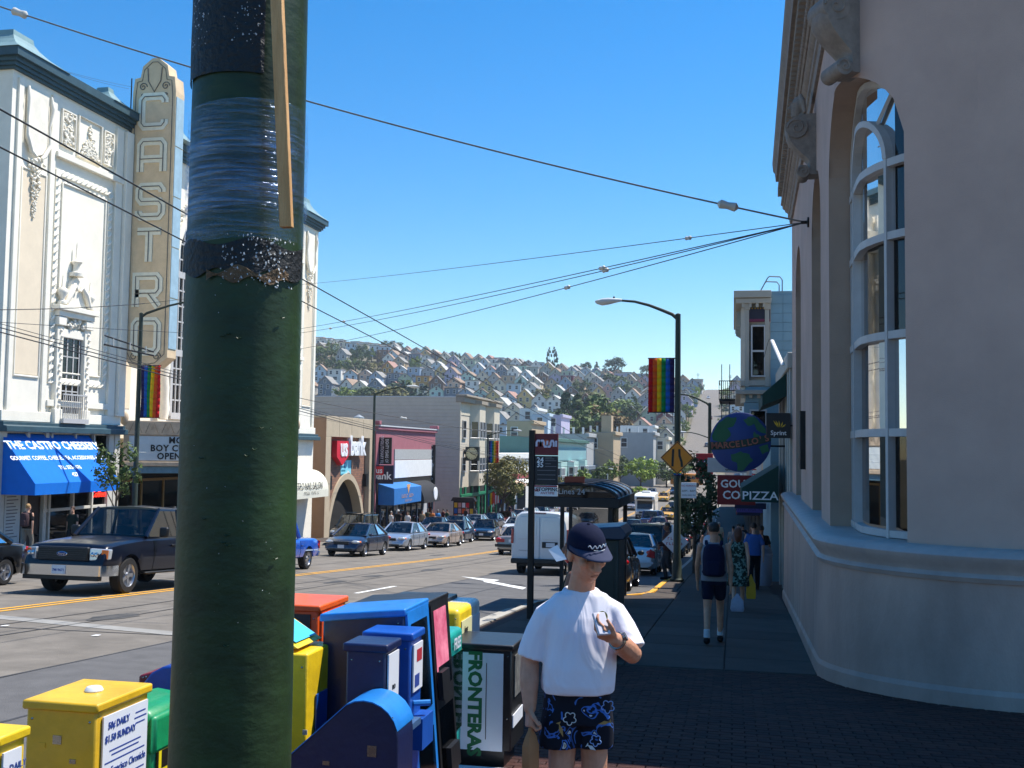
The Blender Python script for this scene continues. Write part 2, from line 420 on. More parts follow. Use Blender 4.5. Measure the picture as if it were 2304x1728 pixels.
for s0, s1 in zip(ss, ss[1:]):
    w = inwin((s0+s1)/2)
    if not w: q.quad(bpt(s0, ZS), bpt(s1, ZS), bpt(s1, ZT), bpt(s0, ZT))
    else: q.quad(bpt(s0, arch(s0, *w)), bpt(s1, arch(s1, *w)), bpt(s1, ZT), bpt(s0, ZT))
q.quad(bpt(0, ZS), bpt(0, ZT), bpt(0, ZT)+Vector((8, 0, 0)), bpt(0, ZS)+Vector((8, 0, 0)))
q.build('wall', STUC, bank, True, smooth=30)
def band(name, prof, m, s0=0, s1=SEND, step=.28):
    """a moulding of profile (out, z) swept along the wall"""
    n = max(2, int((s1-s0)/step)); q = MB()
    q.loft([[bpt(s0+(s1-s0)*i/n, z, o) for o, z in prof] for i in range(n+1)]); return q.build(name, m, bank, True, smooth=40)
def zground(s): return g(bpt(s, 0).y)-.3
n = 70; q = MB(); rings = []
for i in range(n+1):
    s = SEND*i/n; zg = zground(s)
    rings.append([bpt(s, zg, -.3), bpt(s, zg, .25), bpt(s, zg+.45, .245), bpt(s, zg+.5, .22), bpt(s, ZS-.34, .2), bpt(s, ZS-.34, -.3)])
q.loft(rings); q.build('plinth', STUC2, bank, True, smooth=25)
band('sill_moulding', [(-.3, ZS-.338), (.22, ZS-.338), (.245, ZS-.29), (.2, ZS-.25), (.22, ZS-.2), (.27, ZS-.14), (.285, ZS-.08), (.24, ZS-.03), (.1, ZS), (-.5, ZS)], mat('bank_sill', '#a89b94', .55, var=.12, scale=3, bump=.2))
for i, (a, b) in enumerate(wins):
    D = .34 if i == 2 else .42
    q = MB(); N = 24
    path = [(a, ZS+(ZSP-ZS)*k/6) for k in range(7)]+[((a+b)/2-(b-a)/2*math.cos(math.pi*k/N), arch((a+b)/2-(b-a)/2*math.cos(math.pi*k/N), a, b)) for k in range(1, N)]+[(b, ZSP-(ZSP-ZS)*k/6) for k in range(7)]
    for (sa, za), (sb, zb) in zip(path, path[1:]):
        q.quad(bpt(sa, za, 0), bpt(sb, zb, 0), bpt(sb, zb, -D), bpt(sa, za, -D))
    q.build('window_reveal', REVL, bank, True, smooth=40)
    ws = MB(); mid = (a+b)/2
    # dark room behind the glass
    q = MB()
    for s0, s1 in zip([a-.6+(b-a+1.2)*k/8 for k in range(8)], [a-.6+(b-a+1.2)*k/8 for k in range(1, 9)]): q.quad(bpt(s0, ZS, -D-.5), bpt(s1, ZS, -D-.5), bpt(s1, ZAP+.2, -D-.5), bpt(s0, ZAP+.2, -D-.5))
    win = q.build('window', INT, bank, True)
    # frame: outer arch ring, inner arch, mullions and transoms, all following the curve of the wall
    def bar(s0, z0, s1, z1, w, d0, d1, k=6):
        q = MB(); rings = []
        for j in range(k+1):
            t = j/k; s, z = s0+(s1-s0)*t, z0+(z1-z0)*t
            if abs(s1-s0) > abs(z1-z0): rings.append([bpt(s, z-w/2, d0), bpt(s, z+w/2, d0), bpt(s, z+w/2, d1), bpt(s, z-w/2, d1)])
            else: rings.append([bpt(s-w/2, z, d0), bpt(s+w/2, z, d0), bpt(s+w/2, z, d1), bpt(s-w/2, z, d1)])
        q.loft(rings); return q
    def archbar(sa, sb, zsp, zap, w, d0, d1, N=20):
        q = MB(); rings = []
        for k in range(N+1):
            th = math.pi*k/N; c, sn = math.cos(th), math.sin(th); m_ = (sa+sb)/2; h = (sb-sa)/2
            o = lambda e, d: bpt(m_-(h+e)*c, zsp+(zap-zsp+e)*sn, d)
            rings.append([o(-w/2, d0), o(w/2, d0), o(w/2, d1), o(-w/2, d1)])
        q.loft(rings); return q
    d0, d1 = -D-.02, -D+.07; iw = (b-a)*.29; il, ir = mid-iw, mid+iw
    archbar(a+.04, b-.04, ZSP, ZAP-.05, .07, d0, d1).build('frame_arch', FRAMEW, win, True)
    archbar(il, ir, ZSP-.15, ZSP+.42, .075, d0, d1+.03).build('frame_arch', FRAMEW, win, True)
    for s in (a+.05, b-.05): bar(s, ZS, s, ZSP, .06, d0, d1, 4).build('frame_post', FRAMEW, win, True)
    for s in (il, ir): bar(s, ZS, s, ZSP-.15, .05, d0, d1+.02, 4).build('frame_post', FRAMEW, win, True)
    for sg, s in ((-1, il), (1, ir)):
        x = MB(); p0 = (mid+sg*iw*.62, ZSP+.32); p1 = (mid+sg*(b-a)*.33, ZAP-.27)
        x.tube([bpt(*p0, -D+.02), bpt(*p1, -D+.02)], .03, 4); x.build('glazing_bar', FRAMEW, win, True)
    for z, w in ((ZS+.05, .08), (2.05, .09), (3.16, .09), (4.3, .09), (ZSP-.2, .09)): bar(a, z, b, z, w, d0, d1+.01, 10).build('transom', FRAMEW, win, True)
    zs = [ZS+.12, 2.05, 3.16, 4.3, ZSP-.2, ZAP-.1]
    for z0, z1 in zip(zs, zs[1:]):
        q = MB(); k = 6
        for j in range(k):
            s0, s1 = a+.06+(b-a-.12)*j/k, a+.06+(b-a-.12)*(j+1)/k
            t0, t1 = (min(z1, arch(s0, a, b)-.03), min(z1, arch(s1, a, b)-.03)) if z1 > ZSP else (z1, z1)
            q.quad(bpt(s0, z0, -D-.01), bpt(s1, z0, -D-.01), bpt(s1, max(t1, z0), -D-.01), bpt(s0, max(t0, z0), -D-.01))
        q.build('pane', PANE, win, True)
# entablature
band('architrave', [(-.2, ZT-.001), (.05, ZT-.001), (.07, ZT+.12), (.1, ZT+.14), (.1, ZT+.26), (.16, ZT+.3), (.18, ZT+.36), (-.2, ZT+.36)], STONE)
band('frieze_bead', [(-.2, ZT+.362), (.2, ZT+.362), (.23, ZT+.4), (.23, ZT+.46), (.19, ZT+.5), (-.2, ZT+.5)], STONE)
CORN = mat('bank_cornice', '#857a70', .85, var=.16, scale=5, bump=.25)
band('cornice', [(-.2, ZT+.78), (.42, ZT+.78), (.44, ZT+.98), (.48, ZT+1.02), (.5, ZT+1.22), (.44, ZT+1.26), (-.2, ZT+1.26)], CORN, 1.2)
band('cornice_block', [(-.2, ZT+.502), (.24, ZT+.502), (.26, ZT+.775), (-.2, ZT+.775)], STUC)
band('parapet', [(-.25, ZT+1.262), (.05, ZT+1.262), (.08, ZT+3.1), (-.25, ZT+3.1)], STUC, step=.6)
dm = None; s = .6; nd = 0
while s < LS+BRU*1.5:
    q = MB(); a, b = s, s+.11
    for z0, z1, o1 in ((ZT+.56, ZT+.78, .36),):
        vs = [bpt(x, z, o) for z in (z0, z1) for o in (.255, o1) for x in (a, b)]
        q.add(vs, [(0, 2, 3, 1), (4, 5, 7, 6), (0, 1, 5, 4), (2, 6, 7, 3), (0, 4, 6, 2), (1, 3, 7, 5)])
    q.build('dentil', mat('bank_dentil', '#94887a', .85, var=.1, scale=6), bank, True); s += .225; nd += 1
q = MB(); s = .3
while s < LS+BRU*1.4:
    q.ball(bpt(s, ZT+.43, .235), (.05, .05, .04), 6, 4); s += .115
stuff(q.build('egg_moulding', STONE, bank, True, smooth=60))
q = MB(); q.box(1.6, 9, 12.2, 26.5, ZT+2.5, ZT+2.7); q.build('roof', CORN, bank, True)
# scrolled corbels with a carved head over each arch
def corbel(s0):
    q = MB(); k = 22; prof = []
    for i in range(k+1):                           # S-scroll side outline (out, z)
        t = i/k; prof.append((.1+.40*math.sin(math.pi*min(1, (1-t)*1.25+.05))**.9*(.45+.55*t), 6.22+.98*t))
    w = .17
    for sg, e in ((-1, 0), (1, 0)): pass
    rings = [[bpt(s0-w, z, -.05), bpt(s0-w, z, o), bpt(s0-w*.4, z, o+.035), bpt(s0+w*.4, z, o+.035), bpt(s0+w, z, o), bpt(s0+w, z, -.05)] for o, z in prof]
    q.loft(rings)
    c = q.build('corbel', STONE, bank, True, smooth=50)
    for z, o, r in ((6.27, .2, .1), (6.98, .3, .17)):
        x = MB(); ax = (bpt(s0+.05, 0)-bpt(s0-.05, 0)).normalized(); p = bpt(s0, z, o)
        x.tube([p-ax*(w+.03), p+ax*(w+.03)], r, 16); x.build('scroll', STONE, c, True, smooth=40)
        for sg in (-1, 1):
            y = MB(); pts = [p+ax*sg*(w+.035)+(bpt(s0, 0, 1)-bpt(s0, 0, 0))*math.cos(a)*r*(1-a/9.5)*.85+Vector((0, 0, 1))*math.sin(a)*r*(1-a/9.5)*.85 for a in [j*.5 for j in range(18)]]
            y.tube(pts, .014, 5); y.build('spiral', STONE, c, True, smooth=60)
    # the head: face, nose, brow, hair locks and shoulders
    out = (bpt(s0, 0, 1)-bpt(s0, 0, 0)).normalized(); ax = (bpt(s0+.05, 0)-bpt(s0-.05, 0)).normalized(); up = Vector((0, 0, 1))
    hp = lambda o, a, z: bpt(s0, 7.12, .26)+out*o+ax*a+up*z
    h = MB()
    h.ball(hp(0, 0, .26), (.115, .115, .16), 14, 10); h.tube([hp(.02, 0, .18), hp(.03, 0, .08)], [.1, .06], 10)
    h.tube([hp(.1, 0, .3), hp(.145, 0, .22), hp(.11, 0, .2)], [.018, .028, .02], 6); h.ball(hp(.095, 0, .145), (.04, .04, .02), 8, 5); h.ball(hp(.08, 0, .1), (.045, .045, .03), 8, 5)
    for sg in (-1, 1): h.ball(hp(.09, sg*.05, .3), (.035, .035, .018), 8, 5)
    h.tube([hp(-.04, 0, .12), hp(-.06, 0, -.02)], [.07, .1], 10); h.tube([hp(0, -.16, -.02), hp(.02, 0, .0), hp(0, .16, -.02)], .07, 8)
    for k in range(9):
        a = -1.6+3.2*k/8; h.tube([hp(-.02, math.sin(a)*.09, .42), hp(-.06, math.sin(a)*.15, .3), hp(-.09, math.sin(a)*.17, .1)], [.03, .045, .03], 6)
    hd = h.build('carved_head', STONE, bank, True); fuse(hd, .012, 2)
corbel((wins[1][0]+wins[1][1])/2); corbel(s_of_px(1922))
# wall plate where the span wires gather
WA = bpt(LS+BC.y-19.4, 5.9, .06)
q = MB(); q.lathe([(.09, 0), (.09, .03), (.03, .04), (.03, .14)], 10, axis='x'); 
wp = MB(); wp.v = [(WA.x-v[0]+.06, WA.y+v[1], WA.z+v[2]) for v in q.v]; wp.f = q.f; wp.mi = q.mi; wp.build('wire_anchor', mat('iron_dark', '#2b2b2c', .6, .6, var=.2), bank, True, smooth=40)
q = MB(); q.box(wallX(20.9)-.1, wallX(20.9)-.0, 20.8, 21.1, 1.5, 2.6); q.build('wall_lamp_box', mat('iron_dark', '#2b2b2c'), bank, True)
# ================================================================== the theatre across the street
def basis(r, u):
    r, u = Vector(r).normalized(), Vector(u).normalized(); return Matrix((r, u, r.cross(u))).transposed()
def fY(px, py=700): return atX(px, py, LF).y
def fZ(px, py): return atX(px, py, LF).z
def fb(q, y0, y1, z0, z1, o0, o1, mi=0): return q.box(LF+o0, LF+o1, y0, y1, z0, z1, mi)
CREAM = mat('theatre_white_stucco', '#f0eada', .85, var=.06, scale=1.2, bump=.12, bscale=25)
CREAM2 = mat('theatre_relief_plaster', '#ede6d6', .85, var=.08, scale=3, bump=.2)
TANP = mat('theatre_tan_panel', '#e6d5ba', .85, var=.05, scale=1.5)
TEAL = mat('theatre_teal_cornice', '#34505a', .55, var=.15, scale=3)
COPPER = mat('theatre_copper_cap', '#8faeae', .5, var=.2, scale=2.5, col2='#6d8a90')
GLS = glassmat('facade_glass', (.02, .03, .035), .85, .03, 1.6)
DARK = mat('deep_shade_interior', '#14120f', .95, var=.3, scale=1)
IRON = mat('iron_dark', '#2b2b2c', .6, .6, var=.2)
th = thing('theatre_building', 'tall white stucco theatre with plaster reliefs, teal cornice and copper roof caps', 'theatre', (LF-5, 50, g(50)))
Y0, Y1 = 34.62, 64.8; YA, YB = 42.45, 57.0; ZC = 16.1
q = MB(); zb = -4.5
q.box(-62, LF, Y0, YA, zb, ZC); q.box(-62, LF-.35, YA, YB, zb, ZC); q.box(-62, LF, YB, Y1, zb, ZC); q.build('wall', CREAM, th, True)
def rim(name, y0, y1, z0, z1, w, o0, o1, m, parent=th, bottom=True):
    q = MB(); fb(q, y0, y0+w, z0, z1, o0, o1); fb(q, y1-w, y1, z0, z1, o0, o1); fb(q, y0+w, y1-w, z1-w, z1, o0, o1)
    if bottom: fb(q, y0+w, y1-w, z0, z0+w, o0, o1)
    return q.build(name, m, parent, True, bevel=.02)
def cornice(name, y0, y1, z, steps, m, parent, x0=None):
    q = MB()
    for (o, a, b) in steps: q.box((x0 if x0 is not None else LF-1), LF+o, y0-o*.9, y1+o*.9, z+a, z+b)
    return q.build(name, m, parent, True)
for a, b, o in ((Y0, YA, 0), (YA+.6, YB-.6, -.36), (YB, Y1, 0)):
    cornice('cornice', a, b, ZC, [(.14+o, -.3, -.2), (.24+o, -.2, -.06), (.34+o, -.06, .1), (.5+o, .1, .42)], TEAL, th, -60)
def roof_cap(y0, y1, h):
    q = MB(); rings = []; x1 = LF+.55; x0 = LF-(y1-y0)+.4
    for t, e in ((0, 0), (.15, .28), (.35, .62), (.6, .92), (.8, 1.08), (1, 1.12)):
        d = e*.9; rings.append([(x0+d, y0+d, ZC+.42+h*t), (x1-d, y0+d, ZC+.42+h*t), (x1-d, y1-d, ZC+.42+h*t), (x0+d, y1-d, ZC+.42+h*t)])
    q.loft(rings); return q.build('roof_cap', COPPER, th, True)
roof_cap(Y0-.5, Y0+2.7, 1.05); roof_cap(YA-2.0, YA+.4, .95); roof_cap(YB-.5, YB+2.3, 1.1); roof_cap(Y1-2.9, Y1+.5, 1.25); roof_cap(46.3, 49, 1.0)
# mouldings across the wing: frieze, string course, base bands
def wing(y0, y1, mirror):
    f = (lambda a: y0+a) if not mirror else (lambda a: y1-a)
    def R2(name, a0, a1, z0, z1, o0, o1, m):
        q = MB(); fb(q, min(f(a0), f(a1)), max(f(a0), f(a1)), z0, z1, o0, o1); return q.build(name, m, th, True, bevel=.015)
    W = y1-y0
    R2('pilaster', .28, .55, 3.0, ZC-.5, 0, .1, CREAM); R2('pilaster', 2.3, 2.6, 3.0, ZC-.5, 0, .1, CREAM); R2('pilaster', W-1.05, W-.55, 3.0, ZC-.5, 0, .14, CREAM); R2('pilaster', W-.5, W, 3.0, ZC-.5, 0, .3, CREAM)
    R2('tan_panel', .72, 2.14, 4.4, 12.2, 0, .02, TANP)
    a, b = sorted((f(.66), f(2.2))); rim('panel_frame', a, b, 4.3, 12.3, .07, 0, .06, CREAM)
    R2('string_course', 2.6, W-.5, 13.2, 13.42, 0, .2, CREAM); R2('string_course', 2.6, W-1.05, 3.25, 3.5, 0, .16, CREAM); R2('base_band', 0, W, 2.6, 3.0, 0, .12, CREAM)
    # rope-moulded border of the large panel
    a, b = sorted((f(2.75), f(W-1.15)))
    rim('rope_border', a, b, 4.15, 12.75, .26, 0, .05, CREAM)
    q = MB(); t = 0; per = [(a+.13, 4.28), (a+.13, 12.62), (b-.13, 12.62), (b-.13, 4.28), (a+.13, 4.28)]
    for (ya, za), (yb, zb_) in zip(per, per[1:]):
        L = math.hypot(yb-ya, zb_-za); n = int(L/.33)
        for i in range(n):
            u = (i+.5)/n; cy, cz = ya+(yb-ya)*u, za+(zb_-za)*u; d = .12
            q.tube([(LF+.06, cy-d, cz-d), (LF+.1, cy, cz), (LF+.06, cy+d, cz+d)], [.03, .06, .03], 5)
    stuff(q.build('rope_moulding', CREAM2, th, True, smooth=60))
    rim('panel_moulding', a+.42, b-.42, 4.6, 12.3, .06, 0, .07, CREAM)
    # frieze: three carved fields
    for a0, a1, z0, z1, nb in ((2.95, 3.9, 13.75, 15.25, 55), (5.9, 6.65, 13.75, 15.25, 45), (4.05, 5.75, 13.6, 15.35, 70)):
        a, b = sorted((f(a0), f(a1))); rim('relief_frame', a, b, z0, z1, .07, 0, .1, CREAM2)
        q = MB()
        for k in range(nb):
            y, z = random.uniform(a+.12, b-.12), random.uniform(z0+.12, z1-.12)
            if nb == 70:
                z = z0+.15+abs(random.gauss(0, .5)); y = (a+b)/2+random.uniform(-1, 1)*max(.08, .75-(z-z0)*.55)
                if z > z1-.3: continue
            th_ = random.uniform(0, 6.28); r = random.uniform(.06, .13); pts = [(LF+.05+.03*i/6, y+r*math.cos(th_+i*.7)*(1-i/9), z+r*math.sin(th_+i*.7)*(1-i/9)) for i in range(7)]
            q.tube(pts, [.02, .035, .045, .045, .04, .035, .025], 5)
        stuff(q.build('carved_relief', CREAM2, th, True, smooth=60))
    # shield cartouche with hanging garland on the corner pilaster
    c = f(1.43); q = MB()
    q.prism([(c-.62, 15.4), (c+.62, 15.4), (c+.62, 13.4), (c+.35, 13.0), (c, 12.85), (c-.35, 13.0), (c-.62, 13.4)], LF, LF+.12, 'x'); q.build('cartouche', CREAM2, th, True, bevel=.03)
    for sg in (-1, 1):
        q = MB(); q.tube([(LF+.14, c+sg*.68, 15.4), (LF+.22, c+sg*.74, 14.9), (LF+.14, c+sg*.66, 14.2), (LF+.18, c+sg*.7, 13.5), (LF+.16, c+sg*.4, 12.95), (LF+.2, c+sg*.15, 12.8)], [.06, .09, .05, .08, .09, .06], 7)
        q.build('cartouche_scroll', CREAM2, th, True, smooth=60)
    q = MB()
    for k in range(120):
        t = k/120; z = 12.75-2.3*t; w = .34*(1-t)**.8*(1+.3*math.sin(t*16))+.03
        q.ball((LF+.06+random.uniform(0, .12)*(1-t), c+random.uniform(-w, w), z), random.uniform(.05, .09)*(1-.5*t), 6, 4)
    stuff(q.build('garland', CREAM2, th, True, smooth=60))
    # pedimented window with iron balcony
    c = f(4.15); o = .35
    win = MB(); fb(win, c-.62, c+.62, 2.95, 6.0, -.32, -.3)
    wo = win.build('window', DARK, th, True)
    q = MB(); fb(q, c-.66, c+.66, 2.95, 6.05, -.3, -.28); q.build('pane', GLS, wo, True)
    for yy in (c-.62, c-.21, c+.2, c+.6):
        q = MB(); fb(q, yy-.035, yy+.035, 2.95, 6.05, -.27, .04); q.build('glazing_bar', FRAMEW, wo, True)
    for zz in (3.9, 4.6, 5.3):
        q = MB(); fb(q, c-.62, c+.62, zz-.025, zz+.025, -.27, .035); q.build('glazing_bar', FRAMEW, wo, True)
    q = MB(); fb(q, c-.72, c+.72, 2.9, 6.1, .005, .018); q.build('opening_back', GLS, wo, True)
    for sg in (-1, 1):
        y = c+sg*.92; q = MB(); fb(q, y-.2, y+.2, 2.6, 6.5, 0, .2); fb(q, y-.27, y+.27, 2.55, 3.15, 0, .26); fb(q, y-.25, y+.25, 6.5, 6.85, 0, .28); q.build('window_pilaster', CREAM, th, True, bevel=.02)
        q = MB(); 
        for k in range(14): q.ball((LF+.22, y+.06*math.sin(k*1.7), 3.3+k*.23), .07, 6, 4)
        stuff(q.build('pilaster_carving', CREAM2, th, True, smooth=60))
        q = MB(); q.lathe([(.2, 7.35), (.2, 7.45), (.1, 7.5), (.1, 7.6), (.22, 7.8), (.2, 7.95), (.06, 8.05), (.02, 8.5)], 10, (LF+.2, y, 0)); q.build('urn', CREAM2, th, True, smooth=50)
    q = MB(); fb(q, c-.75, c+.75, 6.05, 6.4, 0, .14); fb(q, c-1.2, c+1.2, 6.87, 7.1, 0, .3); fb(q, c-1.35, c+1.35, 7.1, 7.3, 0, .42); q.build('window_entablature', CREAM, th, True, bevel=.02)
    q = MB()
    for k in range(30): q.ball((LF+.16, c+random.uniform(-.7, .7), random.uniform(6.45, 6.85)), random.uniform(.05, .1), 6, 4)
    stuff(q.build('lintel_carving', CREAM2, th, True, smooth=60))
    q = MB(); q.prism([(c-.75, 7.3), (c+.75, 7.3), (c+.5, 7.75), (c+.28, 8.35), (c, 8.6), (c-.28, 8.35), (c-.5, 7.75)], LF, LF+.22, 'x'); q.build('pediment', CREAM2, th, True, bevel=.03)
    for sg in (-1, 1):
        q = MB(); q.tube([(LF+.3, c+sg*.8, 7.4), (LF+.32, c+sg*.5, 7.9), (LF+.3, c+sg*.25, 8.2), (LF+.3, c+sg*.1, 8.0)], [.1, .13, .1, .06], 7); q.build('pediment_scroll', CREAM2, th, True, smooth=60)
    q = MB(); q.lathe([(.3, 8.6), (.3, 8.75), (.15, 8.8), (.13, 9.05), (.24, 9.2), (.05, 9.35), (.035, 9.9), (.0, 10.05)], 10, (LF+.15, c, 0)); q.build('finial', CREAM2, th, True, smooth=50)
    rail = MB(); fb(rail, c-.8, c+.8, 3.72, 3.78, .3, .36); ro = rail.build('balcony_rail', FRAMEW, th, True); rail = MB(); fb(rail, c-.85, c+.85, 2.6, 2.78, 0, .42); rail.build('balcony_floor', FRAMEW, th, True)
    for k in range(13):
        q = MB(); yy = c-.78+k*.13; fb(q, yy-.012, yy+.012, 2.78, 3.72, .32, .345); q.build('baluster', FRAMEW, ro, True)
wing(Y0, YA, False); wing(YB, Y1, True)
# centre: great arched window with a grid of lights, twisted columns beside it
cw, hw, z0, zs_ = 49.75, 2.45, 3.2, 10.9; X = LF-.35
q = MB(); pl = [(cw-hw, z0), (cw+hw, z0), (cw+hw, zs_)]+[(cw+hw*math.cos(math.pi*k/16), zs_+hw*math.sin(math.pi*k/16)) for k in range(1, 16)]+[(cw-hw, zs_)]
q.prism(pl, X+.01, X+.03, 'x'); wo = q.build('window', mat('window_dark_backing', '#2e2c27', .5, var=.3, scale=1), th, True)
q = MB(); q.prism([(cw+(a-cw)*.99, b) for a, b in pl], X+.035, X+.045, 'x'); q.build('pane', GLS, wo, True)
for k in range(13):
    y = cw-hw+2*hw*k/12; zt = zs_+math.sqrt(max(0, hw*hw-(y-cw)**2)); w = .11 if k % 4 == 0 else .035
    q = MB(); q.box(X+.03, X+.12, y-w, y+w, z0, zt); q.build('glazing_bar', FRAMEW, wo, True)
for k in range(13):
    z = z0+(zs_+1.6-z0)*k/12; hwz = hw if z < zs_ else math.sqrt(max(.01, hw*hw-(z-zs_)**2)); w = .16 if k in (0, 4, 9) else .035
    q = MB(); q.box(X+.03, X+.13 if w > .1 else X+.1, cw-hwz, cw+hwz, z-w, z+w); q.build('glazing_bar', FRAMEW, wo, True)
q = MB(); q.tube([(X+.1, a, b) for a, b in pl[2:]], .2, 8); q.build('window_arch', CREAM2, th, True, smooth=60)
q = MB()
for k in range(80):
    a = math.pi*k/80; r = hw+.5+random.uniform(-.15, .25); q.ball((X+.1, cw+r*math.cos(a), zs_+r*math.sin(a)), random.uniform(.08, .16), 6, 4)
stuff(q.build('arch_carving', CREAM2, th, True, smooth=60))
for y in (46.2, 53.3):
    q = MB(); q.tube([(X+.35, y+.05*math.sin(k*1.3), 3+k*.5) for k in range(21)], [.22+.05*(k % 2) for k in range(21)], 10); q.build('twisted_column', CREAM2, th, True, smooth=60)
    q = MB(); q.box(X, X+.7, y-.4, y+.4, 13, 14.2); q.lathe([(.35, 14.2), (.25, 14.5), (.3, 14.9), (.1, 15.3), (.03, 16.6)], 10, (X+.35, y, 0)); q.build('column_top', CREAM2, th, True, smooth=40)
for y in (43.4, 56.1):
    q = MB(); q.box(X, X+.02, y-.45, y+.45, 3.4, 6.4); q.build('tan_panel', TANP, th, True)
    q = MB()
    for k in range(40): q.ball((X+.1, y+random.uniform(-.5, .5), random.uniform(6.8, 14.6)), random.uniform(.1, .2), 6, 4)
    stuff(q.build('carved_relief', CREAM2, th, True, smooth=60))
# ground floor: piers, lobby recess and teal shop cornice
for a, b in ((Y0, YA), (YB, Y1)):
    q = MB(); q.prism([(LF-.3, 2.2), (LF+.45, 2.2), (LF+.45, 2.42), (LF+.3, 2.44), (LF+.3, 2.58), (LF-.3, 2.58)], a-.1, b+.1, 'y'); q.build('shop_cornice', TEAL, th, True, bevel=.02)
q = MB(); q.box(LF-.34, LF-.3, YA+.2, YB-.2, -4.4, 1.3); q.build('lobby_opening', DARK, th, True)
# ------------------------------------------------------------------ blade sign
SG = mat('blade_sign_tan_enamel', '#dcc29c', .6, var=.1, scale=2, bump=.1); SGW = mat('blade_sign_cream_letter', '#ece6cf', .55, var=.06, scale=5)
SGB = mat('blade_sign_blue_edge', '#9db9c6', .5, var=.1, scale=3); NEON = mat('neon_tube_unlit', '#6b655a', .3, var=.1)
YS = 42.5; zb_, zt_ = atY(330, 830, YS).z, atY(345, 158, YS).z; xs0, xs1 = atY(289, 500, YS).x, atY(386, 500, YS).x
bs = thing('theatre_sign', 'tall tan vertical blade sign spelling CASTRO in cream letters on the theatre', 'sign', (LF+.5, YS, zb_))
out = [(xs0, zb_+.6), (xs0+.3, zb_+.15), (xs0+.9, zb_), (xs1-.5, zb_+.1), (xs1, zb_+.5), (xs1, zt_-1.0), (xs1-.08, zt_-.35), (xs1-.35, zt_-.3), (xs1-.45, zt_+.2), ((xs0+xs1)/2+.15, zt_+.55), ((xs0+xs1)/2-.15, zt_+.55), (xs0+.45, zt_+.2), (xs0+.35, zt_-.3), (xs0+.08, zt_-.35), (xs0, zt_-1.0)]
q = MB(); q.prism(out, YS, YS+.75, 'y'); q.build('sign_panel', SG, bs, True)
for k in range(5):
    a = zb_+.9+(zt_-2.1-zb_)*k/5; b = zb_+.9+(zt_-2.1-zb_)*(k+1)/5-.05
    q = MB(); q.box(xs1+.004, xs1+.03, YS+.04, YS+.71, a, b); q.build('edge_panel', SGB, bs, True)
w = MB()
w.tube([(x, YS-.01, z) for x, z in [((xs0+xs1)/2+(x-(xs0+xs1)/2)*.86, (zb_+zt_)/2+(z-(zb_+zt_)/2)*.975) for x, z in out+out[:1]]], .018, 5); w.build('neon_border', NEON, bs, True)
mx = (xs0+xs1)/2
STRK = {'C': [[(1, .78), (1, .88), (.88, 1), (.12, 1), (0, .88), (0, .12), (.12, 0), (.88, 0), (1, .12), (1, .22)]],
        'A': [[(0, 0), (0, .88), (.12, 1), (.88, 1), (1, .88), (1, 0)], [(0, .42), (1, .42)]],
        'S': [[(1, .8), (1, .88), (.88, 1), (.12, 1), (0, .88), (0, .62), (.12, .5), (.88, .5), (1, .38), (1, .12), (.88, 0), (.12, 0), (0, .12), (0, .2)]],
        'T': [[(0, 1), (1, 1)], [(.5, 1), (.5, 0)]], 'R': [[(0, 0), (0, 1), (.88, 1), (1, .88), (1, .56), (.88, .44), (0, .44)], [(.55, .44), (1, 0)]],
        'O': [[(.12, 0), (0, .12), (0, .88), (.12, 1), (.88, 1), (1, .88), (1, .12), (.88, 0), (.12, 0)]]}
def ribbon(q, pts, hw, y0, y1):
    """a flat band of half-width hw along pts (x, z), mitred, between y0 and y1"""
    P = [Vector(p) for p in pts]; n = len(P); L, Rr = [], []; closed = (P[0]-P[-1]).length < 1e-6
    for i, p in enumerate(P):
        a = (P[i]-P[i-1] if i else (P[-1]-P[-2] if closed else P[1]-P[0])).normalized(); b = (P[i+1]-P[i] if i < n-1 else (P[1]-P[0] if closed else a)).normalized()
        m_ = Vector((-(a+b).y, (a+b).x)).normalized(); k = hw/max(.5, m_.dot(Vector((-a.y, a.x)))); L.append(p+m_*k); Rr.append(p-m_*k)
    q.loft([[(l.x, y0, l.y), (r.x, y0, r.y), (r.x, y1, r.y), (l.x, y1, l.y)] for l, r in zip(L, Rr)], cap=not closed)
for i, ch in enumerate('CASTRO'):
    z = atY(335, 250+i*101, YS).z-.72; lw, lh = 1.12, 1.36; q, q2 = MB(), MB()
    for j, st in enumerate(STRK[ch]):
        pts = [(mx-lw/2+a*lw, z+b*lh) for a, b in st]; ribbon(q, pts, .17, YS-.05-.004*j, YS-.004-.001*j); q2.tube([(a, YS-.075-.004*j, b) for a, b in pts], .02, 5)
    lt = q.build('letter', SGW, bs, True); q2.build('neon_tube', NEON, lt, True)
for sg in (-1, 1):
    for z, r in ((zt_-.75, .2), (zt_-1.15, .1), (zb_+.55, .2)):
        q = MB(); q.tube([(mx+sg*.55+r*(1-a/11)*math.cos(a), YS-.02, z+r*(1-a/11)*math.sin(a)) for a in [j*.55 for j in range(18)]], .022, 5); q.build('scroll_ornament', NEON, bs, True)
q = MB(); q.tube([(mx-.35, YS-.02, zt_+.1), (mx-.3, YS-.02, zt_-.5), (mx, YS-.02, zt_-1.0), (mx+.3, YS-.02, zt_-.5), (mx+.35, YS-.02, zt_+.1)], .025, 5); q.build('shield_ornament', NEON, bs, True)
for i in range(22):
    z = zb_+.8+i*.55; q = MB(); q.tube([(LF, YS+.3, z), (xs0, YS+.35, z+(.25 if i % 2 else -.05))], .022, 5); q.build('bracket', IRON, bs, True)
q = MB(); q.tube([(xs0-.12, YS+.05, zb_+.3), (xs0-.12, YS+.05, zt_-.3)], .03, 6); q.build('bracket_mast', IRON, bs, True)
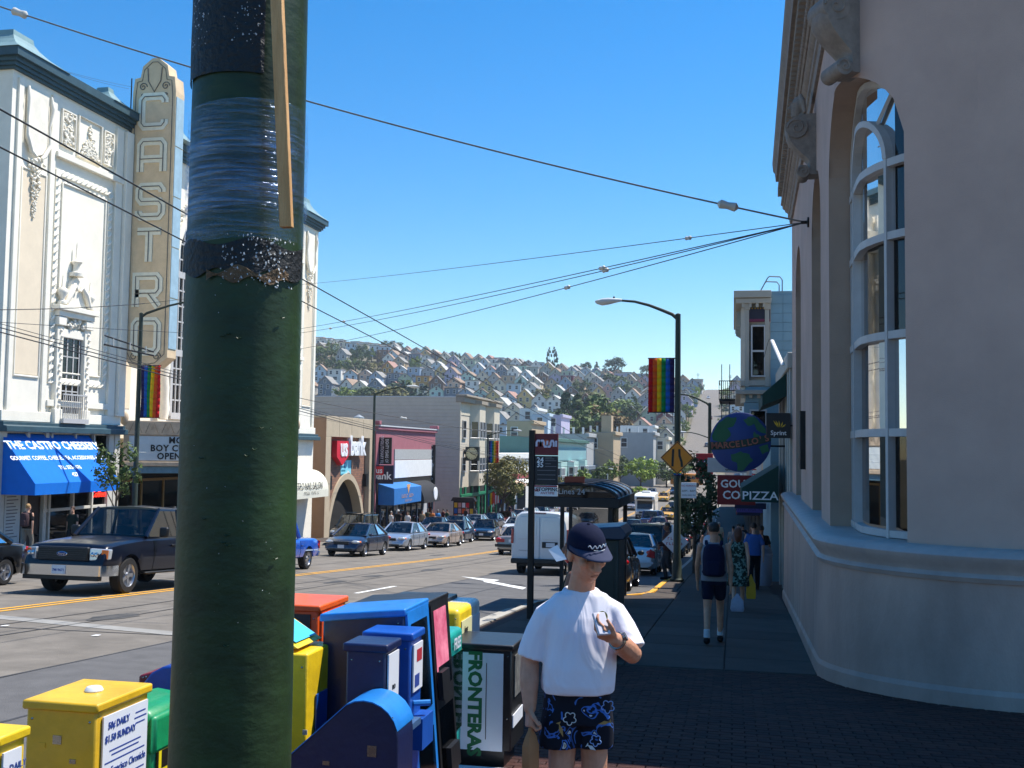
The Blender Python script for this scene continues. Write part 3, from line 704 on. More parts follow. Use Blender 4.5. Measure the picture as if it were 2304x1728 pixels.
# ------------------------------------------------------------------ marquee
MQ = mat('marquee_tan_sheet', '#b8a48a', .7, var=.18, scale=3, bump=.2); MQW = mat('marquee_white_board', '#c9d0ce', .5, var=.06, scale=2); BLK = mat('black_letter', '#111111', .5, var=0)
MQT = mat('marquee_teal_valance', '#5f8492', .6, var=.2, scale=3)
mp = [(LF, 42.9), (-23.2, 45.7), (-23.2, 54.3), (LF, 57.1)]
mq = thing('theatre_marquee', 'theatre marquee with white letter boards over the entrance', 'marquee', (LF, 50, -1))
def mqring(z0, z1, grow, m, name):
    P = [(LF, mp[0][1]-grow), (mp[1][0]+grow, mp[1][1]-grow), (mp[2][0]+grow, mp[2][1]+grow), (LF, mp[3][1]+grow)]
    q = MB(); q.prism(P, z0, z1, 'z'); return q.build(name, m, mq, True, bevel=.02)
zm = .5
mqring(zm+.52, zm+1.72, 0, MQ, 'body'); mqring(zm+1.72, zm+2.35, .05, MQ, 'crown'); mqring(zm+.32, zm+.52, .08, MQ, 'lower_moulding'); mqring(zm, zm+.32, -.05, MQT, 'valance')
def face(i):
    a, b = Vector((*mp[i], 0)), Vector((*mp[i+1], 0)); return a, b, (b-a).normalized()
for i in range(3):
    a, b, d = face(i); n = Vector((d.y, -d.x, 0)); L = (b-a).length
    q = MB(); P = [a+d*.25+n*.012, b-d*.25+n*.012]; q.add([P[0]+Vector((0, 0, zm+.58)), P[1]+Vector((0, 0, zm+.58)), P[1]+Vector((0, 0, zm+1.66)), P[0]+Vector((0, 0, zm+1.66))], [(0, 1, 2, 3)]); q.build('letter_board', MQW, mq, True)
    for z in (zm+.94, zm+1.3):
        q = MB(); q.tube([P[0]+Vector((0, 0, z)), P[1]+Vector((0, 0, z))], .012, 4); q.build('board_rail', MQW, mq, True)
    x = MB()
    for k in range(int(L/.7)):
        c = a+d*(.5+k*.7)+n*.08; x.tube([c+d*r+Vector((0, 0, zm+2.05+h)) for r, h in ((-.28, -.25), (-.1, .2), (0, -.1), (.1, .2), (.28, -.25))], .012, 4)
    x.build('neon_scallop', NEON, mq, True)
    q = MB(); c = (a if i == 0 else b)+n*.02; q.ball((c.x, c.y, zm+2.45), (.2, .2, .32), 8, 6); q.build('finial', MQ, mq, True, smooth=60)
a, b, d = face(0); rot = basis(d, (0, 0, 1)); n = Vector((d.y, -d.x, 0))
for t, z, u in (('MOM', 1.48, .56), ('BOY CULTURE', 1.12, .58), ('OPENCAM', .76, .56)):
    text('letter_line', t, .4, a+d*((b-a).length*u)+n*.03+Vector((0, 0, zm+z))-mq.location, rot, BLK, mq, .004, bold=.012, sx=.95, space=1.1)
for t, z in (('6 15-25', 1.42),):
    text('letter_line', t, .42, Vector((mp[1][0]+.03, 53.0 if z > 1.2 else 50.0, zm+z))-mq.location, FACE_PX, BLK, mq, .004, bold=.012, sx=.9)
# ------------------------------------------------------------------ the cheese shop under the wing
SHOPW = mat('shopfront_white_paint', '#cfcabd', .6, var=.08, scale=4)
shop = thing('cheese_shop', 'white timber shopfront with dark windows under the blue awning', 'shopfront', (LF, 38.5, g(38.5)))
gz = g(40)-.3
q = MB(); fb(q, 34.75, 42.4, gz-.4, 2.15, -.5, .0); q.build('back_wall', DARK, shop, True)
for y, w in ((34.7, .5), (36.2, .16), (37.35, .2), (37.65, .1), (39.2, .1), (40.5, .1), (41.75, .35), (42.2, .4)):
    q = MB(); fb(q, y-w/2, y+w/2, gz, 2.2, .003, .16); q.build('post', SHOPW, shop, True, bevel=.01)
for y0, y1, z in ((37.3, 41.8, -.05), (37.3, 41.8, -.85), (36.2, 37.3, -.05), (37.3, 41.8, gz+.75)):
    q = MB(); fb(q, y0, y1, z-.06, z+.06, .004, .12); q.build('rail', SHOPW, shop, True, bevel=.01)
q = MB(); fb(q, 37.4, 41.7, gz, gz+.7, .004, .08); q.build('stall_riser', mat('shop_riser_tan', '#b9ad97', .7, var=.1), shop, True)
for y0, y1 in ((37.75, 39.1), (39.3, 40.4), (40.6, 41.55)):
    for z0, z1 in ((gz+.8, -.92), (-.8, -.12)):
        q = MB(); fb(q, y0, y1, z0, z1, .03, .04); q.build('pane', GLS, shop, True)
q = MB(); fb(q, 36.3, 37.2, gz+.1, -.15, .01, .03); dr = q.build('door', mat('shop_door_dark', '#2a1714', .5, var=.2), shop, True)
q = MB(); q.ball((LF+.07, 37.05, gz+1.1), .05, 8, 6); q.build('handle', IRON, dr, True)
q = MB(); fb(q, 35.05, 36.05, -2.1, .0, .02, .05); fb(q, 35.1, 36.0, -2.02, -.08, .055, .06, 1); mb_ = q.build('menu_board', [IRON, MQW], shop, True)
for k in range(14):
    q = MB(); fb(q, 35.2, 35.2+random.uniform(.4, .7), -.25-k*.125, -.21-k*.125, .062, .064); q.build('print_line', mat('print_grey', '#77787c', .8, var=0), mb_, True)
text('neon_word', 'Coffee', .38, (.045, 41.05-38.5, -.35-shop.location.z), FACE_PX, mat('neon_red_lit', '#ff2a1a', .4, var=0, emit=2.5), shop, .01, shear=.2)
AWB = mat('awning_blue_canvas', '#0f6fd0', .75, var=.05, scale=3, bump=.1, bscale=90, spec=.2); AWT = mat('awning_white_print', '#e8ecef', .8, var=0)
aw = thing('awning', 'bright blue sloped awning with white cheese shop lettering', 'awning', (LF, 38.5, -.5))
zt2, zf, zv, xo = 2.13, .3, -.12, 1.5; AY = atX(268, 1092, LF+1.55).y; AM = (34.75+AY)/2
for name, pts in (('canopy', [(0, zt2), (0, zt2-.03), (xo-.03, zf-.02), (xo, zf)]), ('valance', [(xo-.02, zf), (xo-.02, zv), (xo, zv), (xo, zf)])):
    q = MB(); q.prism([(LF+.05+a, b) for a, b in pts], 34.75, AY, 'y'); q.build(name, AWB, aw, True)
for y in (34.75, AY):
    q = MB(); q.prism([(LF+.05, zt2), (LF+.05, zv), (LF+.05+xo, zv), (LF+.05+xo, zf)], y-.012, y+.012, 'y'); q.build('end_panel', AWB, aw, True)
up = Vector((-xo, 0, zt2-zf)); rot = basis((0, 1, 0), up)
def awt(t, s, u, yy, b=.01, sx=1): 
    p = Vector((LF+.05+xo, 0, zf))+up*u; text('awning_lettering', t, s, Vector((p.x+.006, yy, p.z+.005))-aw.location, rot, AWT, aw, .004, bold=b, sx=sx)
awt('THE CASTRO CHEESERY', .56, .76, AM, .016, .96); awt('GOURMET COFFEE, CHEESE, TEA, ACCESSORIES & MORE...', .265, .5, AM, .005, .92); awt('TEL: 552-6676', .24, .3, AM, .006); awt('427', .26, .15, AM, .006)
# ================================================================== buildings further down the far side
def opening_wall(q, x, ylist, y0, y1, z0, z1): pass
def window_on(parent, x, y0, y1, z0, z1, frame=FRAMEW, face=1, sill=True, sash=True, fw=.07):
    """a sash window in a wall facing +X (face=1): backing, frame, meeting rail, sill, pane"""
    s = face
    bx = lambda q, a, b, c, d, e, f: q.box(min(x+s*a, x+s*b), max(x+s*a, x+s*b), c, d, e, f)
    q = MB(); bx(q, .006, .012, y0, y1, z0, z1); w = q.build('window', DARK, parent, True)
    q = MB(); bx(q, .02, .03, y0+fw*.5, y1-fw*.5, z0+fw*.5, z1-fw*.5); q.build('pane', GLS, w, True)
    q = MB(); bx(q, .013, .07, y0-fw, y0, z0, z1); bx(q, .013, .07, y1, y1+fw, z0, z1); bx(q, .013, .075, y0-fw, y1+fw, z1, z1+fw); q.build('frame', frame, w, True)
    if sash: q = MB(); bx(q, .02, .06, y0, y1, (z0+z1)/2-.03, (z0+z1)/2+.03); q.build('sash_rail', frame, w, True)
    if sill: q = MB(); bx(q, .013, .16, y0-fw*1.6, y1+fw*1.6, z0-.1, z0); q.build('sill', frame, w, True)
    return w
def window_ny(parent, y, x0, x1, z0, z1, frame=FRAMEW, sash=True, fw=.07):
    """the same in a wall facing the camera side (-Y)"""
    q = MB(); q.box(x0, x1, y-.012, y-.006, z0, z1); w = q.build('window', DARK, parent, True)
    q = MB(); q.box(x0+.03, x1-.03, y-.03, y-.02, z0+.03, z1-.03); q.build('pane', GLS, w, True)
    q = MB(); q.box(x0-fw, x0, y-.07, y-.013, z0, z1); q.box(x1, x1+fw, y-.07, y-.013, z0, z1); q.box(x0-fw, x1+fw, y-.075, y-.013, z1, z1+fw); q.box(x0-fw, x1+fw, y-.1, y-.013, z0-fw, z0); q.build('frame', frame, w, True)
    if sash: q = MB(); q.box(x0, x1, y-.06, y-.02, (z0+z1)/2-.03, (z0+z1)/2+.03); q.build('sash_rail', frame, w, True)
    return w
def fpx(px, py): p = atX(px, py, LF); return p.y, p.z
# --- nail salon front in the theatre's far wing (barrel awning)
ns = thing('salon_awning', 'white rounded barrel awning lettered NAIL SALON', 'awning', (LF, 61, -1))
CANV = mat('awning_white_canvas', '#dcdac9', .8, var=.06, scale=2, bump=.1)
zb_ = fZ(735, 1108)
q = MB(); a0, a1 = 57.6, 64.4; zt2 = fZ(715, 1055)
prof = [(LF+.02, zb_+.35)]+[(LF+.02+1.25*math.sin(math.pi/2*k/8), zb_+.35+(zt2-zb_-.35)*math.cos(math.pi/2*k/8)) for k in range(9)]
q.prism(prof, a0, a1, 'y'); q.build('barrel', CANV, ns, True, smooth=40)
q = MB(); q.box(LF+1.25, LF+1.275, a0, a1, zb_-.1, zb_+.35); q.build('valance', CANV, ns, True)
text('awning_lettering', 'CASTRO NAIL SALON', .62, Vector((LF+1.3, 60.9, zb_+.62))-ns.location, FACE_PX, mat('print_black', '#2c2a28', .8, var=0), ns, .004, sx=.8)
scrib('small_print', 12, .26, Vector((LF+1.3, 61.6, zb_+.2))-ns.location, FACE_PX, mat('print_black', '#2c2a28'), ns)
# --- the bank branch with the brick arch
BRICK = mat('branch_brick', '#8d6550', .85, var=.1, scale=3)
def brick_nodes(M, sc, c1, c2, mo):
    N, L = M.node_tree.nodes, M.node_tree.links; b = N['Principled BSDF']
    tc = N.new('ShaderNodeTexCoord'); mp = N.new('ShaderNodeMapping'); mp.inputs['Rotation'].default_value = (R(90), 0, R(90))
    br = N.new('ShaderNodeTexBrick'); br.inputs['Scale'].default_value = sc; br.inputs['Color1'].default_value = (*lin(c1), 1); br.inputs['Color2'].default_value = (*lin(c2), 1); br.inputs['Mortar'].default_value = (*lin(mo), 1)
    br.inputs['Mortar Size'].default_value = .015; br.inputs['Brick Width'].default_value = .42; br.inputs['Row Height'].default_value = .16
    sp = N.new('ShaderNodeSeparateXYZ'); cb = N.new('ShaderNodeCombineXYZ'); L.new(tc.outputs['Object'], sp.inputs[0]); L.new(sp.outputs['Y'], cb.inputs['X']); L.new(sp.outputs['Z'], cb.inputs['Y'])
    L.new(cb.outputs[0], br.inputs['Vector']); L.new(br.outputs['Color'], b.inputs['Base Color'])
    bp = N.new('ShaderNodeBump'); bp.inputs['Strength'].default_value = .4; L.new(br.outputs['Fac'], bp.inputs['Height']); bp.invert = True; L.new(bp.outputs[0], b.inputs['Normal'])
brick_nodes(BRICK, 1.0, '#96694f', '#7c5848', '#6a5a50')
CONCT = mat('branch_tan_concrete', '#b8a88e', .85, var=.07, scale=1.5, bump=.1); BRN = mat('branch_brown_side', '#9a7a60', .85, var=.08, scale=1.2)
y0, zt = fpx(735, 935); y1, _ = fpx(843, 945); gz = g(y1)-.6
ub = thing('bank_branch', 'low tan concrete bank branch with brick front and tall pointed arch entrance', 'building', (LF, (y0+y1)/2, gz))
q = MB(); q.box(LF-18, LF-.9, y0+.02, y1, gz, zt); q.build('wall', DARK, ub, True)
q = MB(); q.box(LF-18, LF-.0, y0-.02, y0+.01, gz, zt-.12); q.build('side_wall', BRN, ub, True)
fw_ = .95
for nm, a, b, c, d in (('pier', y0+.012, y0+fw_, gz, zt-1.4), ('pier', y1-fw_, y1, gz, zt-1.4), ('lintel', y0+.012, y1, zt-1.4, zt)):
    q = MB(); q.box(LF-.9, LF, a, b, c, d); q.build(nm, CONCT, ub, True, bevel=.02)
for k in (1, 2, 3):
    yy = y0+(y1-y0)*k/4; q = MB(); q.box(LF-.001, LF+.004, yy-.02, yy+.02, zt-1.35, zt-.05); q.build('panel_joint', mat('joint_dark', '#6a5f50', .9, var=0), ub, True)
# brick field with arch cut as column strips
ya, yb = y0+fw_, y1-fw_; yc = (ya+yb)/2; ahw = (yb-ya)*.44; zap = fZ(795, 1078); xb = LF-.35
def parch(y, k=1.0):
    t = abs(y-yc)/(ahw*k); return gz+(zap-gz)*k**.3*math.sqrt(max(0, 1-t**2.0)) if t < 1 else None
q = MB(); N = 40
for i in range(N):
    u, v = ya+(yb-ya)*i/N, ya+(yb-ya)*(i+1)/N; a, b = parch(u, 1.12) or gz, parch(v, 1.12) or gz
    q.quad((xb, u, a), (xb, v, b), (xb, v, zt-1.4), (xb, u, zt-1.4))
q.build('brick_field', BRICK, ub, True)
q = MB(); rings = []
for i in range(31):
    th_ = math.pi*i/30; c, s = math.cos(th_), math.sin(th_)
    P = lambda e, x: (x, yc-(ahw+e)*c, gz+(zap-gz+e)*s)
    rings.append([P(0, xb-.6), P(0, xb+.12), P(.42, xb+.12), P(.42, xb-.6)])
q.loft(rings); q.build('arch_surround', CONCT, ub, True, smooth=40)
rings = []
q = MB()
for i in range(31):
    th_ = math.pi*i/30; c, s = math.cos(th_), math.sin(th_); rings.append([(LF-.95, yc-ahw*c, gz+(zap-gz)*s), (LF-4, yc-ahw*c, gz+(zap-gz)*s)])
q.loft(rings, cap=False, closed=False); q.build('vault', mat('vault_plaster', '#7b7064', .9, var=.08), ub, True, smooth=60)
q = MB(); q.box(LF-4.1, LF-4, yc-ahw, yc+ahw, gz, zap); q.build('entrance_back', DARK, ub, True)
q = MB(); q.box(LF-3.95, LF-3.9, yc-ahw*.8, yc+.2, gz, zap-2.3); q.build('door', GLS, ub, True)
for yy in (ya+.35, yb-.3):
    zl = fZ(815, 1090); q = MB(); q.box(xb, xb+.28, yy-.16, yy+.16, zl-.2, zl+.75); q.build('wall_lantern', IRON, ub, True, bevel=.02)
def signpt(px, py, o): p = atX(px, py, LF); return Vector((LF+o, p.y, p.z))
us = thing('bank_sign', 'red shield and white channel letters reading us bank on brick', 'sign', signpt(790, 1010, -.1))
RED = mat('sign_red', '#d3142f', .45, var=.04); SW_ = mat('sign_white', '#eceef0', .45, var=.02)
c = signpt(787, 1012, -.2); z0, z1 = fZ(770, 1027), fZ(770, 992); yl, yr = fpx(757, 1000)[0], fpx(783, 1000)[0]
q = MB(); q.prism([(yl, z1), (yr, z1), (yr, z0), ((yl+yr)/2, z0-.62), (yl, z0)], xb+.01, xb+.4, 'x'); q.build('shield', RED, us, True)
text('letter_word', 'us', 1.75, Vector((xb+.42, (yl+yr)/2+.2, (z0+z1)/2+.05))-us.location, FACE_PX, SW_, us, .03, bold=.05, sx=.9)
text('letter_word', 'bank', 1.9, Vector((xb+.3, fpx(803, 1000)[0]+.1, (z0+z1)/2+.15))-us.location, FACE_PX, SW_, us, .14, bold=.06, sx=.86)
po = thing('bank_poster', 'pale cyan banner hanging over the brick arch', 'banner', signpt(789, 1052, -.3))
a, b = fpx(777, 1036); c_, d_ = fpx(799, 1067); q = MB(); q.box(xb+.005, xb+.03, a, c_, d_, b); q.build('sheet', mat('poster_cyan', '#7fd0e0', .7, var=.06), po, True)
q = MB(); q.prism([(a+1.0, d_+.1), (c_-.1, d_+.1), (c_-.15, b-.9), (a+1.35, b-.7), (a+1.2, b-1.2)], xb+.031, xb+.034, 'x'); q.build('print_figure', mat('poster_figure', '#dfe6e6', .7, var=.2, scale=4), po, True)
for k in range(5):
    q = MB(); q.box(xb+.031, xb+.034, a+.1, a+.9-.1*(k % 2), b-.25-k*.27, b-.12-k*.27); q.build('print_line', mat('poster_print', '#2d7f96', .7, var=0), po, True)
# --- pink building: dark vertical sign, white panel, dark awnings
y0, zt = fpx(848, 957); y1, _ = fpx(981, 970); PINK = mat('pink_stucco', '#9f6068', .85, var=.07, scale=1.3, bump=.1); gz = g(y1)-.8; zt = zt+.05
pk = thing('pink_building', 'low pink stucco shop building with white upper panel', 'building', (LF, (y0+y1)/2, gz))
q = MB(); q.box(LF-16, LF-.05, y0+.05, y1, gz, zt-.35); q.build('wall', PINK, pk, True)
q = MB(); q.box(LF-16, LF+.12, y0+.03, y1+.1, zt-.35, zt-.1); q.build('parapet_moulding', PINK, pk, True, bevel=.03)
q = MB(); q.box(LF-16, LF+.18, y0, y1+.15, zt-.098, zt); q.build('coping', mat('coping_grey', '#c3c6c6', .6, var=.08), pk, True)
for yy in (y0+.15, y1-.1):
    q = MB(); q.box(LF-.5, LF+.25, yy-.25, yy+.25, zt, zt+.3); q.build('parapet_block', PINK, pk, True, bevel=.03)
zp1, zp0 = fZ(930, 1035), fZ(930, 1073); q = MB(); q.box(LF-.04, LF+.05, y0+4.5, y1-.8, zp0, zp1); q.build('white_panel', mat('panel_white', '#e4e4e0', .6, var=.05, scale=2), pk, True, bevel=.02)
q = MB(); q.box(LF-.04, LF+.02, y0+4.5, y1-.8, zp1+.05, zp1+.9); q.build('panel_soffit', mat('panel_grey', '#a9a9a5', .7, var=.1), pk, True)
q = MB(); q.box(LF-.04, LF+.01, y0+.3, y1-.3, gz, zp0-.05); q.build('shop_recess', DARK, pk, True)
for yy, w in ((y0+5.2, .6), (y1-5.6, .25), (y1-3.2, 1.3)):
    q = MB(); q.box(LF-.03, LF+.06, yy-w/2, yy+w/2, gz, zp0-.9); q.build('shop_post', mat('post_pale', '#b5b8bb', .7, var=.1), pk, True)
q = MB(); vx, vy = LF-2, y0+1.5; q.lathe([(.3, zt), (.3, zt+.5), (.42, zt+.5), (.42, zt+.6), (.05, zt+.8)], 12, (vx, vy, 0)); q.build('roof_vent', mat('vent_zinc', '#9aa0a2', .5, .5, var=.1), pk, True, smooth=40)
def blade(name, label, px0, px1, py0, py1, m, Y=None, th=.12, cat='sign', X=None):
    """flat sign standing out from a facade, facing the camera side"""
    if Y is None: Y = fpx(px0, (py0+py1)/2)[0]
    a, b = atY(px0, py0, Y), atY(px1, py1, Y); t = thing(name, label, cat, ((a.x+b.x)/2, Y, b.z))
    q = MB(); q.box(a.x, b.x, Y, Y+th, b.z, a.z); q.build('panel', m, t, True, bevel=.01); return t, a.x, b.x, b.z, a.z, Y
SBLK = mat('sign_black', '#17181a', .5, var=.15, scale=3); SNAVY = mat('sign_navy', '#14183c', .5, var=.1)
t, a, b, z0, z1, Y = blade('vertical_banner', 'black vertical banner lettered in white on the pink building', 850, 880, 984, 1045, SBLK, y0+.8)
for dx, tx in ((.33, 'EIGHTY YEARS OF'), (.68, 'REVOLUTIONARY FILM')):
    text('letter_line', tx, .36, (a+(b-a)*(1-dx)-t.location.x, -.01, (z0+z1)/2-t.location.z), basis((0, 0, -1), (1, 0, 0)), SW_, t, .003, sx=.62)
t, a, b, z0, z1, Y = blade('projecting_bank_sign', 'navy projecting sign reading bank beside the brick front', 831, 884, 1046, 1089, SNAVY, y0+.2)
q = MB(); q.box(a+.45, a+1.15, Y-.02, Y-.005, z1-.75, z1-.1); q.build('red_tab', RED, t, True)
text('letter_word', 'us', .6, (a+.8-t.location.x, -.025, z1-.42-t.location.z), FACE_NY, SW_, t, .003, bold=.015); text('letter_word', 'bank', .78, ((a+b)/2-t.location.x+.05, -.01, (z0+z1)/2-.12-t.location.z), FACE_NY, SW_, t, .003, bold=.02)
t, a, b, z0, z1, Y = blade('vertical_sign', 'tall black blade sign spelling SLIDERS with neon letters', 961, 978, 1001, 1090, SBLK, y1-1.2, .2)
for i, ch in enumerate('SLIDERS'):
    text('letter', ch, .78, ((a+b)/2-t.location.x, -.02, z1-.32-i*(z1-z0)/7-t.location.z), FACE_NY, mat('sign_grey', '#b9bcc0', .4, var=0), t, .01)
q = MB(); q.tube([(a, Y+.1, z0+.1), (LF, Y+.1, z0+.8)], .03, 5); q.build('stay', IRON, t, True)
# awnings on the pink building
zt2, zb_ = fZ(880, 1090), fZ(880, 1132); ya_, yb_ = y0+.6, fpx(914, 1110)[0]
bw = thing('awning', 'deep blue box awning printed with an orange emblem', 'awning', (LF, ya_, zb_)); AWB2 = mat('awning_sapphire_canvas', '#1f6fb5', .75, var=.06, scale=3, bump=.1)
q = MB(); q.prism([(LF, zt2+.15), (LF, zb_), (LF+1.3, zb_), (LF+1.3, zt2-.2)], ya_, yb_, 'y'); q.build('canopy', AWB2, bw, True, bevel=.03)
GOLD = mat('awning_gold_print', '#d8a368', .7, var=0); ymid = (ya_+yb_)/2
scrib('small_print', 11, .42, (1.32, ymid-ya_, .62), FACE_PX, GOLD, bw); scrib('small_print', 11, .25, (1.32, ymid-ya_+.2, .25), FACE_PX, GOLD, bw)
q = MB(); q.prism([(ymid-.5, zb_+1.5), (ymid+.5, zb_+1.5), (ymid+.15, zb_+1.05), (ymid, zb_+.75), (ymid-.15, zb_+1.05)], LF+1.31, LF+1.32, 'x'); q.build('emblem', GOLD, bw, True)
bw = thing('awning', 'black quarter-round awning with a white oval emblem', 'awning', (LF, yb_+.3, zb_)); ya2, yb2 = yb_+.25, yb_+5.2; zt3 = fZ(920, 1083); zb3 = fZ(920, 1131)
prof = [(LF, zb3)]+[(LF+1.5*math.sin(math.pi/2*k/8), zb3+(zt3-zb3)*math.cos(math.pi/2*k/8)) for k in range(9)]
q = MB(); q.prism(prof, ya2, yb2, 'y'); q.build('canopy', mat('awning_black_canvas', '#1c1c1f', .8, var=.1, scale=4), bw, True, smooth=40)
q = MB(); q.lathe([(.55, LF+1.42), (.55, LF+1.5), (.42, LF+1.51)], 20, (0, (ya2+yb2)/2+1, (zb3+zt3)/2-.2), 'x'); q.build('emblem', SW_, bw, True)
# --- grey clapboard building with bays
GRYM = mat('clapboard_grey', '#c6bba8', .85, var=.06, scale=1.5); CREMB = mat('bay_cream', '#c9bfa9', .8, var=.06, scale=2)
Yg = fpx(1035, 892)[0]; zt = fZ(1035, 892); gz = g(Yg)-1; Yg2 = Yg+17
gb = thing('clapboard_building', 'three-storey grey clapboard building with cream bay windows and heavy cornice', 'building', (LF, Yg+8, gz))
q = MB(); q.box(LF-26, LF-.02, Yg+.02, Yg2, gz, zt-.1); q.box(LF-52, LF-26, Yg+.02, Yg2, gz, zt-.45); q.build('wall', GRYM, gb, True)
bh = .36; nb = int((zt-gz)/bh)
for k in range(nb):
    z = gz+k*bh
    for xa, xb_, lim in ((LF-26, LF, zt-.1), (LF-40, LF-26, zt-.45)):
        if z+bh > lim: continue
        q = MB(); q.add([(xa, Yg+.015, z), (xb_, Yg+.015, z), (xb_, Yg-.035, z+.012), (xa, Yg-.035, z+.012), (xa, Yg-.008, z+bh), (xb_, Yg-.008, z+bh)], [(0, 1, 2, 3), (3, 2, 5, 4)]); q.build('clapboard', GRYM, gb, True)
for xa, xb_, z in ((LF-26, LF+.05, zt-.1), (LF-52, LF-26, zt-.45)):
    q = MB(); q.box(xa, xb_, Yg-.05, Yg2, z, z+.12); q.build('coping', mat('coping_grey', '#c3c6c6'), gb, True)
q = MB(); q.box(LF-.05, LF+.1, Yg-.06, Yg+.22, gz, zt-.1); q.build('corner_board', CREMB, gb, True)
zc = fZ(1060, 915)
q = MB(); q.box(LF-.4, LF+.5, Yg-.1, Yg2, zt-.55, zt); q.box(LF-.4, LF+.75, Yg-.15, Yg2+.1, zt, zt+.22); q.build('cornice', mat('cornice_tan', '#9a8f7e', .8, var=.08), gb, True, bevel=.04)
q = MB(); q.box(LF-.02, LF+.03, Yg, Yg2, zt-1.8, zt-.55); q.build('frieze', CREMB, gb, True)
lev = [(fZ(1050, 1060), fZ(1050, 1030)), (fZ(1050, 985), fZ(1050, 948))]
def bay(y0, y1, zb, zt_):
    e = .85; P = [(LF, y0), (LF+e, y0+.8), (LF+e, y1-.8), (LF, y1)]
    q = MB(); q.prism(P, zb, zt_, 'z'); b = q.build('bay', CREMB, gb, True)
    for z0, z1 in lev:
        for (xa, ya), (xb_, yb_) in zip(P, P[1:]):
            u = Vector((xb_-xa, yb_-ya, 0)); L = u.length; u.normalize(); n = Vector((u.y, -u.x, 0)); c = Vector(((xa+xb_)/2, (ya+yb_)/2, 0))
            k = 1 if L < 1.5 else 2
            for i in range(k):
                cc = c+u*((i-(k-1)/2)*L/k); w = min(.42, L/k*.36)
                q = MB(); q.add([cc+n*.01+u*s*w+Vector((0, 0, z)) for z in (z0, z1) for s in (-1, 1)], [(0, 1, 3, 2)]); wn = q.build('window', GLS if False else mat('window_glass_solid', '#1b1f22', .08, var=.3, scale=1, spec=.7), b, True)
                q = MB()
                for s in (-1, 1): q.tube([cc+n*.03+u*s*w+Vector((0, 0, z0)), cc+n*.03+u*s*w+Vector((0, 0, z1))], .05, 4)
                q.tube([cc+n*.03-u*w+Vector((0, 0, (z0+z1)/2)), cc+n*.03+u*w+Vector((0, 0, (z0+z1)/2))], .035, 4); q.tube([cc+n*.05-u*(w+.1)+Vector((0, 0, z0)), cc+n*.05+u*(w+.1)+Vector((0, 0, z0))], .06, 4); q.build('frame', FRAMEW, wn, True)
    q = MB(); q.prism([(LF, y0-.1), (LF+e+.25, y0+.65), (LF+e+.25, y1-.65), (LF, y1+.1)], zt_, zt_+.35, 'z'); q.build('bay_cornice', mat('cornice_tan', '#9a8f7e'), gb, True)
zbb = fZ(1040, 1095)
bay(Yg+4.2, Yg+8.4, zbb, zt-.56); bay(Yg+11, Yg+15.4, zbb, zt-.56)
for z0, z1 in lev:
    window_on(gb, LF, Yg+1.2, Yg+2.5, z0, z1); window_on(gb, LF, Yg+9.2, Yg+10.2, z0, z1)
GRN = mat('shop_green_trim', '#127a52', .6, var=.1)
q = MB(); q.box(LF, LF+.06, Yg+.3, Yg2-.3, gz, zbb-.1); q.build('shop_recess', DARK, gb, True)
for k, yy in enumerate((.25, 2.2, 5.2, 8.0, 11.0, 14, 16.7)):
    q = MB(); q.box(LF+.02, LF+.2, Yg+yy-.2, Yg+yy+.2, gz, zbb-.05); q.build('shop_post', GRN, gb, True)
q = MB(); q.box(LF+.02, LF+.3, Yg+.1, Yg2-.1, zbb-1.0, zbb-.75); q.build('shop_fascia', GRN, gb, True)
# clock on a bracket
ck = atX(1062, 1020, LF); YC = Yg+1.8; a = atY(1047, 1005, YC); b = atY(1077, 1037, YC)
clk = thing('street_clock', 'square dark street clock with pale dial on a wall bracket', 'clock', ((a.x+b.x)/2, YC, b.z))
q = MB(); q.box(a.x, b.x, YC, YC+.5, b.z, a.z); q.build('case', mat('clock_case_green', '#1c2a22', .5, var=.1), clk, True, bevel=.03)
cc = Vector(((a.x+b.x)/2, YC-.02, (a.z+b.z)/2)); r = (b.x-a.x)*.42
q = MB(); q.lathe([(r, 0), (r, -.03), (.01, -.03)], 24, cc, 'y'); dl = q.build('dial', mat('clock_dial', '#d9d3a4', .6, var=.03), clk, True)
for h in range(12):
    q = MB(); an = h*math.pi/6; d = Vector((math.sin(an), 0, math.cos(an))); q.tube([cc+Vector((0, -.04, 0))+d*r*.78, cc+Vector((0, -.04, 0))+d*r*.92], .03, 4); q.build('hour_mark', BLK, dl, True)
for an, l in ((math.radians(-50), .55), (math.radians(108), .75)):
    d = Vector((math.sin(an), 0, math.cos(an))); q = MB(); q.tube([cc+Vector((0, -.05, 0)), cc+Vector((0, -.05, 0))+d*r*l], .035, 4); q.build('hand', BLK, dl, True)
q = MB(); q.box(LF, a.x, YC+.15, YC+.35, (a.z+b.z)/2-.05, (a.z+b.z)/2+.4); q.build('bracket', IRON, clk, True)
